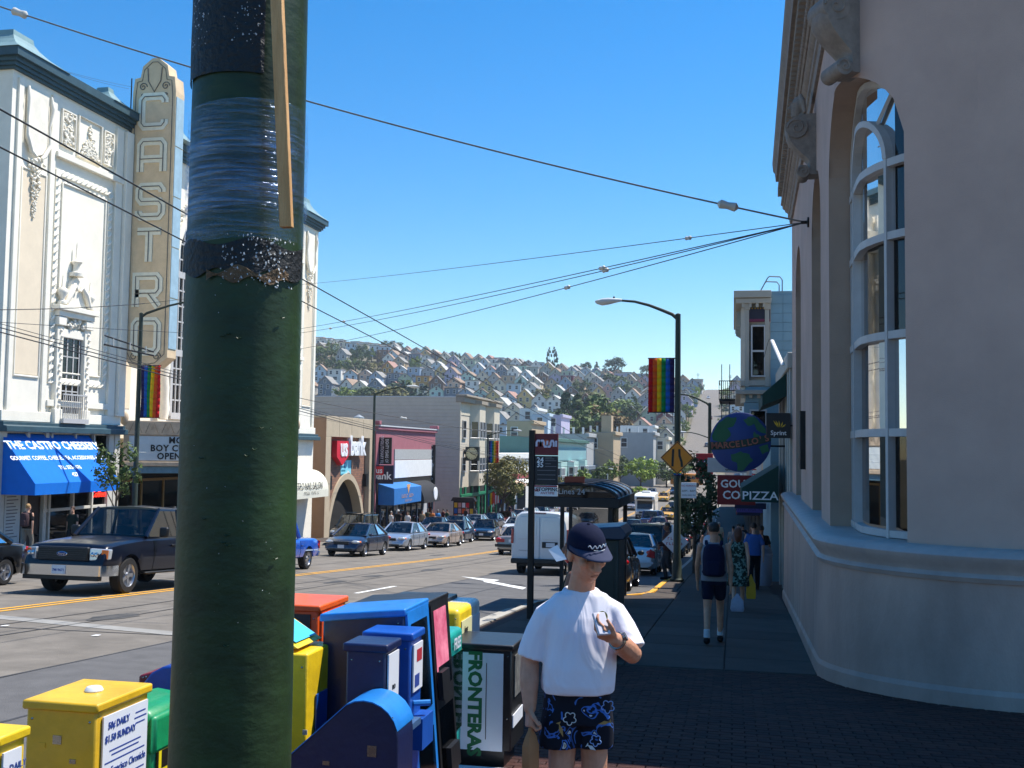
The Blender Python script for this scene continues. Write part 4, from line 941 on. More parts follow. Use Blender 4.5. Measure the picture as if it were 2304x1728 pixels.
# ================================================================== trees (crowns of leaf faces), far houses, the hill
def leafmat(key, c, c2):
    M = mat(key, c, .7, var=.3, scale=.9, col2=c2, spec=.3, mixr=(.3, .75)); return M
LEAF = [leafmat('leaf_dark_green', '#3f5429', '#64763a'), leafmat('leaf_mid_green', '#57702b', '#8a993f'), leafmat('leaf_olive', '#6f7040', '#938a52'), leafmat('leaf_conifer', '#2f442d', '#4c613f'), leafmat('leaf_bright', '#74952f', '#a6b54a'), leafmat('leaf_rust', '#6f5f3a', '#8a7345')]
BARK = mat('bark_brown', '#4b4036', .95, var=.3, scale=6, bump=.6)
def crown(rx, ry, rz, nclump, nleaf, leaf, shape='round', seed=0, shell=.55):
    rnd = random.Random(seed); q = MB()
    for c in range(nclump):
        while True:
            p = Vector((rnd.uniform(-1, 1), rnd.uniform(-1, 1), rnd.uniform(-1, 1)))
            if shell < p.length < 1: break
        if shape == 'cone':
            t = rnd.random()**.75; a = rnd.uniform(0, 6.28); rr = (1-t)**.85*rnd.uniform(.55, 1)+.03; p = Vector((math.cos(a)*rr, math.sin(a)*rr, -1+2*t))
        cr = rnd.uniform(.2, .36)*(1 if shape != 'cone' else max(.35, .8-(p.z+1)*.3))
        for k in range(nleaf):
            d = Vector((rnd.gauss(0, 1), rnd.gauss(0, 1), rnd.gauss(0, 1))).normalized()*cr*rnd.random()**.4
            if shape == 'cone': d.z *= .45
            o = Vector(((p.x+d.x)*rx, (p.y+d.y)*ry, (p.z+d.z)*rz)); nrm = (d.normalized()+Vector((rnd.uniform(-.7, .7), rnd.uniform(-.7, .7), rnd.uniform(-.2, .9)))).normalized()
            u = nrm.orthogonal().normalized(); a = rnd.uniform(0, 6.28); w = nrm.cross(u); u, w = u*math.cos(a)+w*math.sin(a), w*math.cos(a)-u*math.sin(a); s = leaf*rnd.uniform(.6, 1.25)
            q.add([o-u*s, o+w*s*.45, o+u*s, o-w*s*.45], [(0, 1, 2, 3)])
    return q
TREEM = {}
def tree(name, label, cat, loc, h, r, kind='round', leafm=1, group=None, var=0, trunk=.35, lean=0, nclump=None, nleaf=26, leaf=None, shell=.55, near=False):
    key = (kind, var, near)
    if key not in TREEM:
        nc = nclump or (38 if kind == 'round' else 46)
        TREEM[key] = crown(1, 1, 1, nc, nleaf, (leaf or .13), kind, 50+var*7+len(kind), shell).mesh('crown', LEAF[0])
        q = MB(); rnd = random.Random(var)
        q.tube([(0, 0, -.05), (.02, .01, .3), (.0, .03, .62), (.02, 0, .95)], [.06, .045, .035, .012], 7)
        if kind != 'cone':
            for i in range(6):
                a = i*1.05+var; z = .38+.07*i; q.tube([(0, 0, z), (math.cos(a)*.16, math.sin(a)*.16, z+.14), (math.cos(a)*.34, math.sin(a)*.34, z+.24)], [.028, .018, .006], 5)
        TREEM[key+('t',)] = q.mesh('trunk', BARK, smooth=60)
    t = thing(name, label, cat, loc, random.uniform(0, 6.28), group)
    inst(TREEM[key+('t',)], 'trunk', (0, 0, -.3), t, scale=(max(r*1.0, h*.22), max(r*1.0, h*.22), h))
    zc = h*(trunk+(1-trunk)/2); inst(TREEM[key], 'crown', (0, 0, zc), t, scale=(r, r, h*(1-trunk)/2*1.02), m=LEAF[leafm]); return t
# ------------------------------------------------------------------ far town buildings along the street
PAL = {k: mat('house_paint_'+k, c, .85, var=.06, scale=.6) for k, c in dict(cream='#d8cfb8', white='#dcdcd6', grey='#a5a6a4', blue='#8fa6bd', pale_blue='#b6c7d2', yellow='#cdb57a', pink='#c99a8e', tan='#b59f80', green='#a8b8a0', mint='#b5cfc4', lavender='#aba6bd', brown='#7d6450', maroon='#6b3238', slate='#6d7a86', ochre='#b08a44', peach='#d2b096').items()}
ROOFC = {k: mat('house_roof_'+k, c, .9, var=.15, scale=.8) for k, c in dict(grey='#8d8a84', brown='#937c68', pale='#b5b3ad', red='#a07c6e').items()}
WINM = mat('far_window_dark', '#2a3138', .2, var=.3, scale=.4); WFR = mat('far_window_frame', '#d9d9d4', .7, var=.03)
def wmesh(w, h):
    q = MB(); q.box(-w/2, w/2, -.06, 0, 0, h); q.box(-w/2-.13, -w/2, -.12, 0, -.13, h+.13, 1); q.box(w/2, w/2+.13, -.12, 0, -.13, h+.13, 1); q.box(-w/2, w/2, -.12, 0, h, h+.13, 1); q.box(-w/2-.2, w/2+.2, -.18, 0, -.26, -.13, 1); q.box(-w/2, w/2, -.09, 0, h/2-.05, h/2+.05, 1)
    return q.mesh('window', [WINM, WFR])
WMS = {k: wmesh(*d) for k, d in dict(s=(.9, 1.5), m=(1.2, 1.8), l=(2.2, 1.6), t=(.8, 2.2)).items()}
def block(name, label, x0, x1, y0, y1, zt, col, front=0, cols=3, side=(), cat='building', zb=None, corn=None, win='t', floors=None, roofm='pale', ground=True, group=None):
    """street building: body, roof slab, cornice, windows on the street front (+X side at x1) and listed windows on the side facing the camera"""
    gz = (min(g(y0), g(y1)) if zb is None else zb)-1.0
    t = thing(name, label, cat, ((x0+x1)/2, y0, gz), group=group); loc = t.location
    q = MB(); q.box(x0, x1, y0, y1, gz, zt); q.build('wall', PAL.get(col) or col, t, True)
    q = MB(); q.box(x0+.2, x1-.2, y0+.2, y1-.2, zt, zt+.12); q.build('roof', ROOFC[roofm], t, True)
    q = MB(); q.box(x1-.3, x1+.45, y0-.15, y1+.15, zt-.5, zt+.25); q.build('cornice', corn or WFR, t, True, bevel=.08)
    fl = floors or max(1, int((zt-gz-4.5)/3.3))
    if front:
        for f in range(fl):
            for c in range(cols): inst(WMS[win], 'window', Vector((x1+.02, y0+(c+.5)*(y1-y0)/cols, zt-2.9-f*3.3))-loc, t, (0, 0, R(90)))
        if ground:
            q = MB(); q.box(x1, x1+.06, y0+.3, y1-.3, gz, gz+4.0); q.build('shopfront', DARK, t, True)
            q = MB(); q.box(x1, x1+1.3, y0+.2, y1-.2, gz+3.9, gz+4.15); q.build('shop_canopy', random.choice(list(PAL.values())), t, True)
    for px, dz in side: inst(WMS['m'], 'window', Vector((px, y0-.01, zt-dz))-loc, t)
    return t
def fp(px, py=1000): return atX(px, py, LF)
def nx(px, Y, py=1000): return atY(px, py, Y).x
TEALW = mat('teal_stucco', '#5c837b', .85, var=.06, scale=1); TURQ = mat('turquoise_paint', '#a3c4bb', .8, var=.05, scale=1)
ya, yb = fp(1134).y, fp(1198).y
w = block('white_shop', 'low white shop building with flat parapet beyond the clapboard one', LF-14, LF, ya-8, yb-.3, fZ(1190, 1023), 'white', 0, corn=PAL['white'])
for k in range(3):
    q = MB(); yy = ya-6+k*7; q.prism([(LF, fZ(1160, 1080)), (LF+1.4, fZ(1160, 1088)), (LF+1.4, fZ(1160, 1093)), (LF, fZ(1160, 1090))], yy, yy+6, 'y'); q.build('awning', [WFR, PAL['peach'], WFR][k], w, True)
    q = MB(); q.box(LF, LF+.05, yy+.3, yy+5.6, g(yb)-1, fZ(1160, 1095)); q.build('shopfront', DARK, w, True)
q = MB(); q.box(LF, LF+.08, ya-7, yb-1, fZ(1160, 1078), fZ(1160, 1066)); q.build('red_fascia', mat('fascia_red', '#8a2f34', .7, var=.1), w, True)
yb2 = fp(1318).y; zt = fZ(1198, 985)
tv = thing('turquoise_building', 'turquoise Victorian shop building with white bay windows and green cornice', 'building', (LF, yb, g(yb)-1)); L0 = tv.location
q = MB(); q.box(LF-24, LF, yb, yb2, g(yb)-1, zt); q.build('wall', [TURQ], tv, True)
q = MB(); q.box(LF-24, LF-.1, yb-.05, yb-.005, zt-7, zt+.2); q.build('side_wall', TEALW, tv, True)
q = MB(); q.box(LF-.3, LF+.7, yb, yb2, zt-.4, zt+.2); q.build('cornice', mat('cornice_green', '#40665a', .7, var=.1), tv, True, bevel=.1)
q = MB(); q.box(LF, LF+.1, yb, yb2, zt-3.2, zt-1.2); q.build('frieze', mat('frieze_blue', '#7ba3a6', .8, var=.05), tv, True)
for k in range(4):
    y = yb+(k+.5)*(yb2-yb)/4; zb_ = fZ(1250, 1072); P = [(LF, y-2.4), (LF+1, y-1.4), (LF+1, y+1.4), (LF, y+2.4)]
    q = MB(); q.prism(P, zb_, zt-3.3, 'z'); b = q.build('bay', TURQ, tv, True)
    for yy in (y-1.3, y, y+1.3): inst(WMS['t'], 'window', (Vector((LF+1.03, yy, zt-6.6))-L0), b, (0, 0, R(90)))
    inst(WMS['t'], 'window', (Vector((LF+.55, y-1.95, zt-6.6))-L0), b, (0, 0, R(45)))
q = MB(); q.box(LF, LF+.05, yb+1, yb2-1, g(yb)-1, fZ(1250, 1088)); q.build('shopfront', DARK, tv, True)
q = MB(); q.box(LF, LF+.9, yb+2, yb+8, fZ(1205, 1098), fZ(1205, 1088)); q.build('red_shop_sign', mat('sign_shop_red', '#b3323a', .6, var=.05), tv, True)
yc, yd = fp(1390).y, fp(1430).y; MAR = mat('maroon_paint', '#5d1f2a', .8, var=.06)
block('grey_shop', 'plain grey shop building below the maroon painted sign', LF-12, LF-.5, yb2+1, yc-1, fZ(1350, 1049), 'slate', 0, side=[(nx(1330, yb2+1), 3), (nx(1360, yb2+1), 3)], corn=PAL['slate'])
rv = block('maroon_victorian', 'maroon and white Victorian with ornate white pediment and painted side wall', LF-14, LF, yc, yd, fZ(1392, 1008), MAR, 1, 3, corn=WFR, win='t')
q = MB(); zt = fZ(1392, 1008); xl = nx(1312, yc); q.box(xl, LF-.2, yc-.06, yc-.01, fZ(1392, 1047), zt-.3); q.build('painted_sign', MAR, rv, True)
for k, (tx, s) in enumerate(((17, 1.15), (22, 1.0), (11, 1.0))):
    scrib('sign_print', tx, s, Vector(((xl+LF)/2-(.5 if k < 2 else 3), yc-.08, zt-1.5-k*1.45))-rv.location, FACE_NY, WFR, rv, .6)
q = MB(); q.box((xl+LF)/2+1, LF-2.2, yc-.085, yc-.065, zt-6.6, zt-4.6); q.build('sign_panel', PAL['lavender'], rv, True)
q = MB(); q.prism([(yc, zt+.2), (yd, zt+.2), (yd-4, zt+1.6), ((yc+yd)/2, zt+3.6), (yc+4, zt+1.6)], LF-.3, LF+.2, 'x'); q.build('pediment', WFR, rv, True)
for k in range(4): 
    q = MB(); q.ball((LF+.2, yc+2+k*(yd-yc-4)/3, zt+1.2+(.9 if k in (1, 2) else 0)), .7, 8, 6); q.build('pediment_ornament', WFR, rv, True, smooth=60)
far_specs = [  # px range, Y, top py, colour, label
    (1232, 1320, 200, 977, 'grey', 'long flat-roofed grey block behind the turquoise building'), (1318, 1380, 212, 973, 'tan', 'tan stepped block with a chimney tower beyond the turquoise front'),
    (1376, 1470, 236, 974, 'grey', 'wide blank grey side wall above the maroon Victorian'), (1140, 1196, 205, 948, 'tan', 'tan flat block over the white shop'),
    (1168, 1205, 260, 919, 'white', 'white stucco block with flat roof at the hill foot'), (1196, 1232, 250, 932, 'pale_blue', 'pale blue block with a red framed door beside the conifers'), (1226, 1262, 255, 934, 'lavender', 'lavender grey block half hidden by the conifers'),
    (1395, 1470, 300, 958, 'white', 'white sawtooth-roofed block under the rainbow banner'), (1470, 1500, 245, 985, 'cream', 'cream bay-fronted house with flat roof by the hill road'), (1500, 1522, 262, 1000, 'peach', 'peach narrow house with dormer by the hill road')]
for i, (p0, p1, Y, py, col, lab) in enumerate(far_specs):
    a, b = nx(p0, Y), nx(p1, Y); zt = atY((p0+p1)/2, py, Y).z; n = max(1, int((b-a)/4))
    t = block('flat_block', lab, a, b, Y, Y+14, zt, col, 1 if i > 7 else 0, 2, [(a+(k+.5)*(b-a)/n, 2.6) for k in range(n)] if i > 3 else [(a+(b-a)*.3, 3)], zb=hill((a+b)/2, Y)-4, corn=PAL[col], roofm='grey')
    if i < 3:
        for k in range(4):
            q = MB(); x = a+(b-a)*(.1+.25*k); q.tube([(x, Y+3, zt), (x, Y+3, zt+1.4)], .22, 7); q.build('roof_vent', WFR, t, True)
    if i == 1: q = MB(); q.box(a+(b-a)*.55, b-.5, Y+.5, Y+4, zt, zt+3.4); q.build('chimney_tower', PAL['tan'], t, True)
# ------------------------------------------------------------------ houses on the hill: shared meshes, one object each
HV = []
for v in range(5):
    w, d, h, gh = [(7.2, 11, 6.3, 3.0), (7.0, 10, 7.2, 3.4), (7.6, 12, 5.4, 3.8), (7.4, 9, 8.2, 0), (7.0, 10, 6.6, 2.4)][v]; q = MB(); r = MB()
    if gh:
        q.prism([(-w/2, -7), (w/2, -7), (w/2, h), (0, h+gh), (-w/2, h)], 0, d, 'y')
        for s in (-1, 1): r.prism([(s*(w/2+.45), h-.45*gh/(w/2)+.1), (s*(w/2+.45), h-.45*gh/(w/2)+.4), (0, h+gh+.42), (0, h+gh+.1)], -.6, d+.3, 'y')
    else: q.box(-w/2, w/2, 0, d, -7, h); r.box(-w/2-.3, w/2+.3, -.4, d, h, h+.35)
    HV.append((q.mesh('wall', WFR), r.mesh('roof', WFR), w, h, gh))
BAYM = (lambda q: (q.prism([(-1.5, 0), (-.9, -1), (.9, -1), (1.5, 0)], -3, 3.2, 'z'), q.mesh('bay', WFR))[1])(MB())
def house(X, Y, v, col, roof, label, rz=0., group='houses on the hillside', z=None):
    wm, rm, w, h, gh = HV[v]; t = thing('hill_house', label, 'house', (X, Y, hill(X, Y) if z is None else z), rz, group)
    inst(wm, 'wall', (0, 0, 0), t, m=PAL[col]); inst(rm, 'roof', (0, 0, 0), t, m=ROOFC[roof])
    for x in (-w*.25, w*.22): inst(WMS['m'], 'window', (x, 0, h-2.6), t)
    inst(WMS['l'], 'window', (random.uniform(-.8, .8), 0, h-5.6), t)
    if gh: inst(WMS['s'], 'window', (0, 0, h+.3), t)
    if v in (1, 4): b = inst(BAYM, 'bay', (-w*.22, 0, 1.4), t, m=PAL[col]); inst(WMS['m'], 'window', (0, -1.02, .6), b)
    inst(WMS['m'], 'window', (w/2, 4, h-2.4), t, (0, 0, R(90))); return t
COLS = list(PAL); wt = [7 if c in ('cream', 'white', 'grey', 'pale_blue', 'tan') else 3 if c in ('lavender', 'yellow', 'green', 'peach', 'slate', 'brown', 'blue', 'mint') else 1 for c in COLS]
rowsY = [395, 432, 468, 505, 542, 580, 622, 665, 712, 762]
rn = ['lowest row', 'second row up', 'third row up', 'fourth row up', 'fifth row up', 'sixth row up', 'fourth row below the ridge', 'third row below the ridge', 'row just below the ridge', 'ridge row']
rnd = random.Random(11); HT = []
for r_, Y in enumerate(rowsY):
    pl, pr = 690, (1505 if Y < 520 else 1556); X = nx(pl, Y)
    if Y < 500: X = nx(1120, Y)
    k = 0
    while X < nx(pr, Y):
        px = CX+F_PX*(Vector((X, Y, 40-EYE)).dot(RT))/(Vector((X, Y, 40-EYE)).dot(FW))
        skip = rnd.random() < .06 or (px < 850 and 560 < Y < 690 and rnd.random() < .75) or (1240 < px < 1390 and Y < 470)
        if skip:
            HT.append((X, Y)); X += 7
        else:
            k += 1; v = rnd.choice((0, 0, 1, 1, 2, 4, 4, 3)); col = rnd.choices(COLS, wt)[0]; roof = rnd.choice(('grey', 'grey', 'grey', 'brown', 'pale', 'pale', 'brown', 'red'))
            if px < 880 and Y > 690: v, col = 3, rnd.choice(('white', 'white', 'cream', 'pale_blue'))
            house(X, Y+rnd.uniform(-4, 4), v, col, roof, '%s %s house, %s from the theatre in the %s' % (col.replace('_', ' '), 'flat-roofed' if v == 3 else 'gabled', ordw(k), rn[r_]), rnd.uniform(-.12, .22)); X += HV[v][2]*1.0+rnd.choice((.15, .2, .3, .4, 2.5))
# houses lining the hill road
for s, x in ((1, -27.5), (-1, 6.0)):
    for k in range(17):
        Y = 285+k*27
        if s < 0 and k < 2: continue
        house(x-(0 if Y < 420 else 1)*s+rnd.uniform(-.8, .8)+(4.5 if Y > 330 and s > 0 else 0)-(5 if Y > 330 and s < 0 else 0), Y, rnd.choice((3, 4, 1, 3)), rnd.choices(COLS, wt)[0], 'grey', '%s house uphill on the %s side of the hill road' % (ordw(k+1), 'theatre' if s > 0 else 'bank'), rnd.uniform(-.05, .05), 'houses lining the hill road')
tl = 0
def htree(px, py, Y, h, r, kind, lm, label, grp='trees on the hillside'):
    p = atY(px, py, Y); return tree('hill_tree', label, 'tree', (p.x, Y, p.z-h), h, r, kind, lm, grp, random.randrange(3), .2 if kind == 'round' else .1)
for i, (px, py, Y, h, r, kd, lm, lab) in enumerate([(1236, 784, 770, 22, 4.5, 'cone', 3, 'tall dark conifer on the ridge, slimmer of the pair'), (1247, 783, 772, 24, 6, 'cone', 3, 'tall dark conifer on the ridge, broader of the pair'), (1383, 805, 770, 17, 9, 'round', 3, 'spreading dark cypress on the ridge near the rainbow banner'),
    (1318, 815, 775, 11, 5, 'round', 3, 'small dark tree between ridge gables'), (1342, 815, 776, 10, 4, 'cone', 3, 'small pointed tree between ridge gables'), (1455, 822, 760, 12, 5, 'round', 0, 'palm-like dark tree beside the tower house'), (880, 764, 790, 14, 9, 'round', 3, 'round dark tree on the skyline above the pink house'), (815, 772, 785, 18, 10, 'round', 0, 'dark tree on the skyline behind white flats'),
    (705, 800, 640, 24, 14, 'round', 0, 'dark tree nearest the theatre in the hillside grove'), (735, 802, 640, 25, 14, 'round', 0, 'dense dark tree in the hillside grove'), (770, 806, 642, 22, 13, 'round', 3, 'dark tree in the middle of the hillside grove'), (800, 815, 644, 18, 12, 'round', 0, 'dark tree at the edge of the hillside grove'), (750, 838, 590, 12, 11, 'round', 2, 'olive bush tree below the hillside grove'),
    (785, 868, 470, 12, 8, 'round', 1, 'green tree above the clapboard roof, lighter one'), (910, 855, 470, 20, 11, 'round', 3, 'big dark tree above the clapboard roof'), (890, 872, 462, 15, 10, 'round', 2, 'olive tree above the clapboard roof'), (835, 872, 468, 11, 8, 'round', 0, 'small dark tree above the clapboard roof'),
    (1275, 888, 330, 22, 8, 'cone', 3, 'tallest conifer of the clump at the hill foot'), (1300, 892, 335, 21, 8, 'cone', 0, 'second conifer of the clump at the hill foot'), (1265, 915, 322, 17, 7, 'cone', 3, 'dark conifer at the clump edge by the lavender block'), (1290, 915, 318, 17, 8, 'round', 0, 'dense green tree in the clump at the hill foot'), (1325, 888, 338, 19, 8, 'round', 0, 'upright green tree in the clump at the hill foot'),
    (1360, 915, 330, 14, 7, 'round', 5, 'rust-coloured round tree beside the conifer clump'), (1340, 905, 334, 17, 7, 'round', 1, 'mid green tree beside the rust-coloured one'), (1378, 930, 326, 12, 6, 'round', 5, 'small brownish tree by the white gable'), (1170, 858, 560, 20, 6, 'cone', 3, 'conifer among the mid-hill houses'), (1252, 866, 560, 16, 7, 'cone', 0, 'bushy conifer among the mid-hill houses'),
    (1215, 884, 520, 11, 9, 'round', 1, 'bright tree below the mid-hill conifers'), (1400, 900, 480, 12, 8, 'round', 1, 'green tree beside the mint house'), (1420, 905, 470, 12, 7, 'round', 0, 'dark green tree beside the mint house'), (1380, 842, 640, 16, 9, 'round', 0, 'dark tree under the ridge cypress'), (1150, 848, 660, 8, 10, 'round', 1, 'low bright hedge tree below the ridge'), (1200, 850, 655, 8, 12, 'round', 4, 'bright bushy tree below the ridge')]):
    htree(px, py, Y, h, r, kd, lm, lab)
for i, (X, Y) in enumerate(HT[:60]):
    k = rnd.choice(('round', 'round', 'round', 'cone')); h = rnd.uniform(7, 12)
    tree('hill_tree', 'garden tree filling gap number %s between hillside houses' % ordw(i+1), 'tree', (X, Y+2, hill(X, Y)), h, rnd.uniform(3.5, 6), k, rnd.choice((0, 0, 1, 2, 5)), 'garden trees between hillside houses', rnd.randrange(3), .15)
for k in range(13):
    Y = 330+k*28; s = -20.5 if k % 2 == 0 else -3.5
    tree('hill_tree', 'roadside tree number %s up the hill road' % ordw(k+1), 'tree', (s, Y, g(Y)), rnd.uniform(6, 10), rnd.uniform(3, 4.2), 'round', rnd.choice((0, 1, 4)), 'trees along the hill road', rnd.randrange(3), .3)
# poles and wires up the hill road
for k in range(9):
    Y = 330+k*52; x = -2.0 if k % 2 else -24
    t = thing('utility_pole', 'wooden utility pole number %s up the hill road' % ordw(k+1), 'pole', (x, Y, g(Y)), group='utility poles along the hill road')
    q = MB(); q.tube([(0, 0, -.5), (0, 0, 12)], [.2, .13], 7); q.build('post', BARK, t); q = MB(); q.box(-1.3, 1.3, -.08, .08, 11, 11.2); q.build('crossarm', BARK, t); q = MB(); q.box(-1, 1, -.08, .08, 10, 10.2); q.build('crossarm', BARK, t)
# ================================================================== shops beyond the bank, on the near side
lw = thing('white_shopfront', 'narrow white shopfront with columns squeezed beside the bank', 'shopfront', (3, 28.9, g(29)-.5))
WPAINT = mat('shop_white_columns', '#a9a79f', .6, var=.06, scale=4)
q = MB(); q.box(1.6, 8, 27.2, 34.6, g(30)-1, 4.2); q.build('wall', WPAINT, lw, True)
for y in (27.4, 28.4, 29.5, 31.5, 33.5):
    q = MB(); q.box(1.36, 1.598, y-.12, y+.12, g(30)-1, 3.9); q.build('column', WPAINT, lw, True, bevel=.02)
q = MB(); q.box(1.3, 1.9, 27.15, 34.6, 3.9, 4.3); q.build('cornice', WPAINT, lw, True, bevel=.03)
for y0, y1 in ((27.6, 28.2), (28.6, 29.3), (29.8, 31.2)):
    q = MB(); q.box(1.57, 1.59, y0, y1, g(30), 1.2); q.build('pane', GLS, lw, True)
GREEN = mat('awning_dark_green', '#0e3a33', .8, var=.1, scale=4, bump=.1)
q = MB(); P = [(1.36, 3.3), (1.36, 3.9), (.75, 3.35), (.75, 3.05)]; q.prism(P, 29.0, 33.2, 'y')
ua = thing('awning', 'small upper dark green awning below the white cornice', 'awning', (1.3, 31, 3)); q.build('canopy', GREEN, ua, True)
lp = thing('sign_floodlight', 'white angled floodlight panel on a thin arm above the shops', 'lamp', (1.36, 29, 4.1))
A_ = atY(1737, 765, 29.5); B_ = atY(1762, 822, 28.4)
q = MB(); d = (B_-A_); q.tube([A_, A_+d*.5, B_], .05, 6, flat=.4); q.build('panel', mat('lamp_white', '#e4e4e0', .3, var=.03), lp, True); q = MB(); q.tube([A_, A_+Vector((-.08, .1, .02)), atY(1718, 808, 30)], .008, 4); q.build('arm', IRON, lp, True)
# telephone shop sign
def pix_sign(name, label, x0, y0, x1, y1, Y, m, th=.1, bevel=.008):
    a, b = atY(x0, y0, Y), atY(x1, y1, Y); t = thing(name, label, 'sign', ((a.x+b.x)/2, Y, b.z)); q = MB(); q.box(a.x, b.x, Y, Y+th, b.z, a.z); q.build('panel', m, t, True, bevel=bevel); return t, a, b
t, a, b = pix_sign('projecting_sign', 'black square sign reading Sprint with a yellow wing mark', 1724, 929, 1779, 986, 26.95, SBLK)
w = b.x-a.x; cx, cz = 0, (a.z-b.z)
text('letter_word', 'Sprint', w*.27, (0, -.012, cz*.2), FACE_NY, SW_, t, .002, bold=.002)
YELM = mat('sign_yellow', '#e0b51e', .5, var=.03)
for k in range(5):
    an = R(100-k*17); L = w*(.36-.03*k); o = Vector((w*(-.02+.035*k), -.012, cz*.42)); d = Vector((-math.cos(an)*1, 0, math.sin(an))); d = Vector((-.55+.24*k, 0, .85-.13*k)).normalized(); n = Vector((d.z, 0, -d.x))
    q = MB(); q.add([o, o+d*L*.5+n*w*.035, o+d*L, o+d*L*.5-n*w*.02], [(0, 1, 2, 3)]); q.build('wing_feather', YELM, t)
q = MB(); q.tube([(w*.5, .05, cz*.5), (w*.5+.25, .05, cz*.5)], .02, 6); q.build('bracket', IRON, t)
# globe sign of the pizza place
Yg_ = 30.0; a, b = atY(1598, 928, Yg_), atY(1735, 1062, Yg_); gc = (a+b)/2; gr = (b.x-a.x)/2
gs = thing('globe_sign', 'big round sign painted as a blue and green globe with a banner', 'sign', gc)
OCEAN = mat('globe_ocean_blue', '#17387a', .55, var=.08, scale=3); LANDM = mat('globe_land_green', '#145c3a', .55, var=.1, scale=4)
q = MB(); q.lathe([(gr*.97, 0), (gr, .02), (gr, .13), (gr*.97, .15)], 48, axis='y'); q.build('disc', OCEAN, gs, smooth=40)
def land(pts, y=-.004, m=LANDM, name='continent'):
    q = MB(); n = len(pts); P = []
    for (x0, z0), (x1, z1) in zip(pts, pts[1:]+pts[:1]):
        for k in range(3): t_ = k/3; P.append((x0+(x1-x0)*t_+random.uniform(-.025, .025), z0+(z1-z0)*t_+random.uniform(-.025, .025)))
    P = [Vector(p) for p in P]; P = [p*min(1, .965/p.length) for p in P]
    q.prism([(p.x*gr, p.y*gr) for p in P], y, y-.003, 'y'); q.build(name, m, gs)
land([(-.9, .05), (-.97, .2), (-.72, .66), (-.4, .84), (-.12, .82), (-.22, .55), (-.42, .45), (-.3, .2), (-.5, .0)]); land([(.1, .75), (.35, .88), (.55, .76), (.75, .55), (.9, .25), (.6, .35), (.45, .6), (.25, .55)])
land([(-.32, -.42), (.0, -.32), (.3, -.42), (.42, -.62), (.2, -.78), (.1, -.97), (-.12, -.97), (-.08, -.7), (-.3, -.62)]); land([(.6, -.15), (.92, -.05), (.93, -.3), (.7, -.4)]); land([(.45, .35), (.65, .2), (.55, .1), (.4, .2)])
q = MB(); rings = []
for k in range(17):
    u = -1.0+2.0*k/16; x = u*gr; s_ = -.12+.13*(u+1)**2*.6-.02; wv = .13
    rings.append([(x, -.014, (s_-wv)*gr), (x, -.014, (s_+wv)*gr), (x, -.006, (s_+wv)*gr), (x, -.006, (s_-wv)*gr)])
q.loft(rings); q.build('banner_band', mat('globe_band_green', '#0c2f22', .6, var=.1), gs)
for k, ch in enumerate("MARCELLO'S"):
    u = -.86+1.72*k/9; s_ = -.12+.13*(u+1)**2*.6-.02; an = math.atan(.156*(u+1)); text('letter', ch, gr*.29, (u*gr, -.017, s_*gr), basis((math.cos(an), 0, math.sin(an)), (-math.sin(an), 0, math.cos(an))), mat('globe_letter_brick', '#9a5a48', .6, var=.15), gs, .002, bold=.006)
q = MB(); q.tube([(gr*.9, .07, -.1), (gr+.5, .07, -.1)], .03, 6); q.build('bracket', IRON, gs)
# pizza awning
Ya, Yb = 29.2, 33.6; A = atY(1752, 1048, Ya); Bq = atY(1668, 1098, Ya); Cq = atY(1668, 1129, Ya); Dq = atY(1752, 1131, Ya)
pa = thing('awning', 'dark green sloped awning with PIZZA in white on its end', 'awning', (A.x, Ya, Cq.z))
q = MB(); q.prism([(A.x, A.z), (Bq.x, Bq.z), (Cq.x, Cq.z), (Dq.x, Cq.z)], Ya, Yb, 'y'); q.build('canopy', GREEN, pa, True, bevel=.01)
text('awning_lettering', 'PIZZA', .31, Vector((A.x-.48, Ya-.01, Cq.z+.16))-pa.location, FACE_NY, SW_, pa, .003, bold=.004, sx=1.12)
REDS = mat('sign_dark_red', '#7a1518', .6, var=.08)
t, a, b = pix_sign('box_sign', 'dark red box sign with white COFFEE lettering behind the pizza awning', 1614, 1069, 1700, 1137, 34.2, REDS, .5)
text('letter_word', 'GOURMET', .34, (.32, -.012, (a.z-b.z)*.7), FACE_NY, SW_, t, .003, bold=.008); text('letter_word', 'COFFEE', .36, (.2, -.012, (a.z-b.z)*.32), FACE_NY, SW_, t, .003, bold=.008)
t, a, b = pix_sign('box_sign', 'white box sign showing below the globe', 1592, 1030, 1680, 1064, 36, mat('sign_box_white', '#b9bab8', .6, var=.05), .4); text('letter_word', 'SA', .3, (.1, -.01, .16), FACE_NY, BLK, t, .003)
t, a, b = pix_sign('awning_sign', 'navy awning front further along the shaded pavement', 1653, 1131, 1724, 1146, 37.5, SNAVY, .8)
t, a, b = pix_sign('banner_sign', 'purple banner with small lettering under the navy awning', 1657, 1144, 1716, 1154, 36.8, mat('sign_purple', '#4a3f8c', .6, var=.05), .05); scrib('small_print', 13, .09, (0, -.01, .09), FACE_NY, SNAVY, t)
t, a, b = pix_sign('hanging_sign', 'red hanging shop sign with script lettering behind the dark tree', 1566, 1020, 1604, 1078, 52, mat('sign_shop_crimson', '#b01f2b', .6, var=.08), .3); q = MB(); q.tube([(-.3+.6*k/20, -.02, .72+.12*math.sin(k*1.3)+.1*k/20) for k in range(21)], .025, 5); q.build('neon_script', SW_, t)
bp_ = thing('barber_pole', 'striped barber pole above the pizza awning', 'barber pole', atY(1697, 1078, 33.8)); q = MB()
for k in range(8):
    z0 = -.1+k*.075; q.tube([(0, 0, z0), (0, 0, z0+.0375)], .07, 10, k % 2)
q.build('pole', [SW_, RED], bp_)
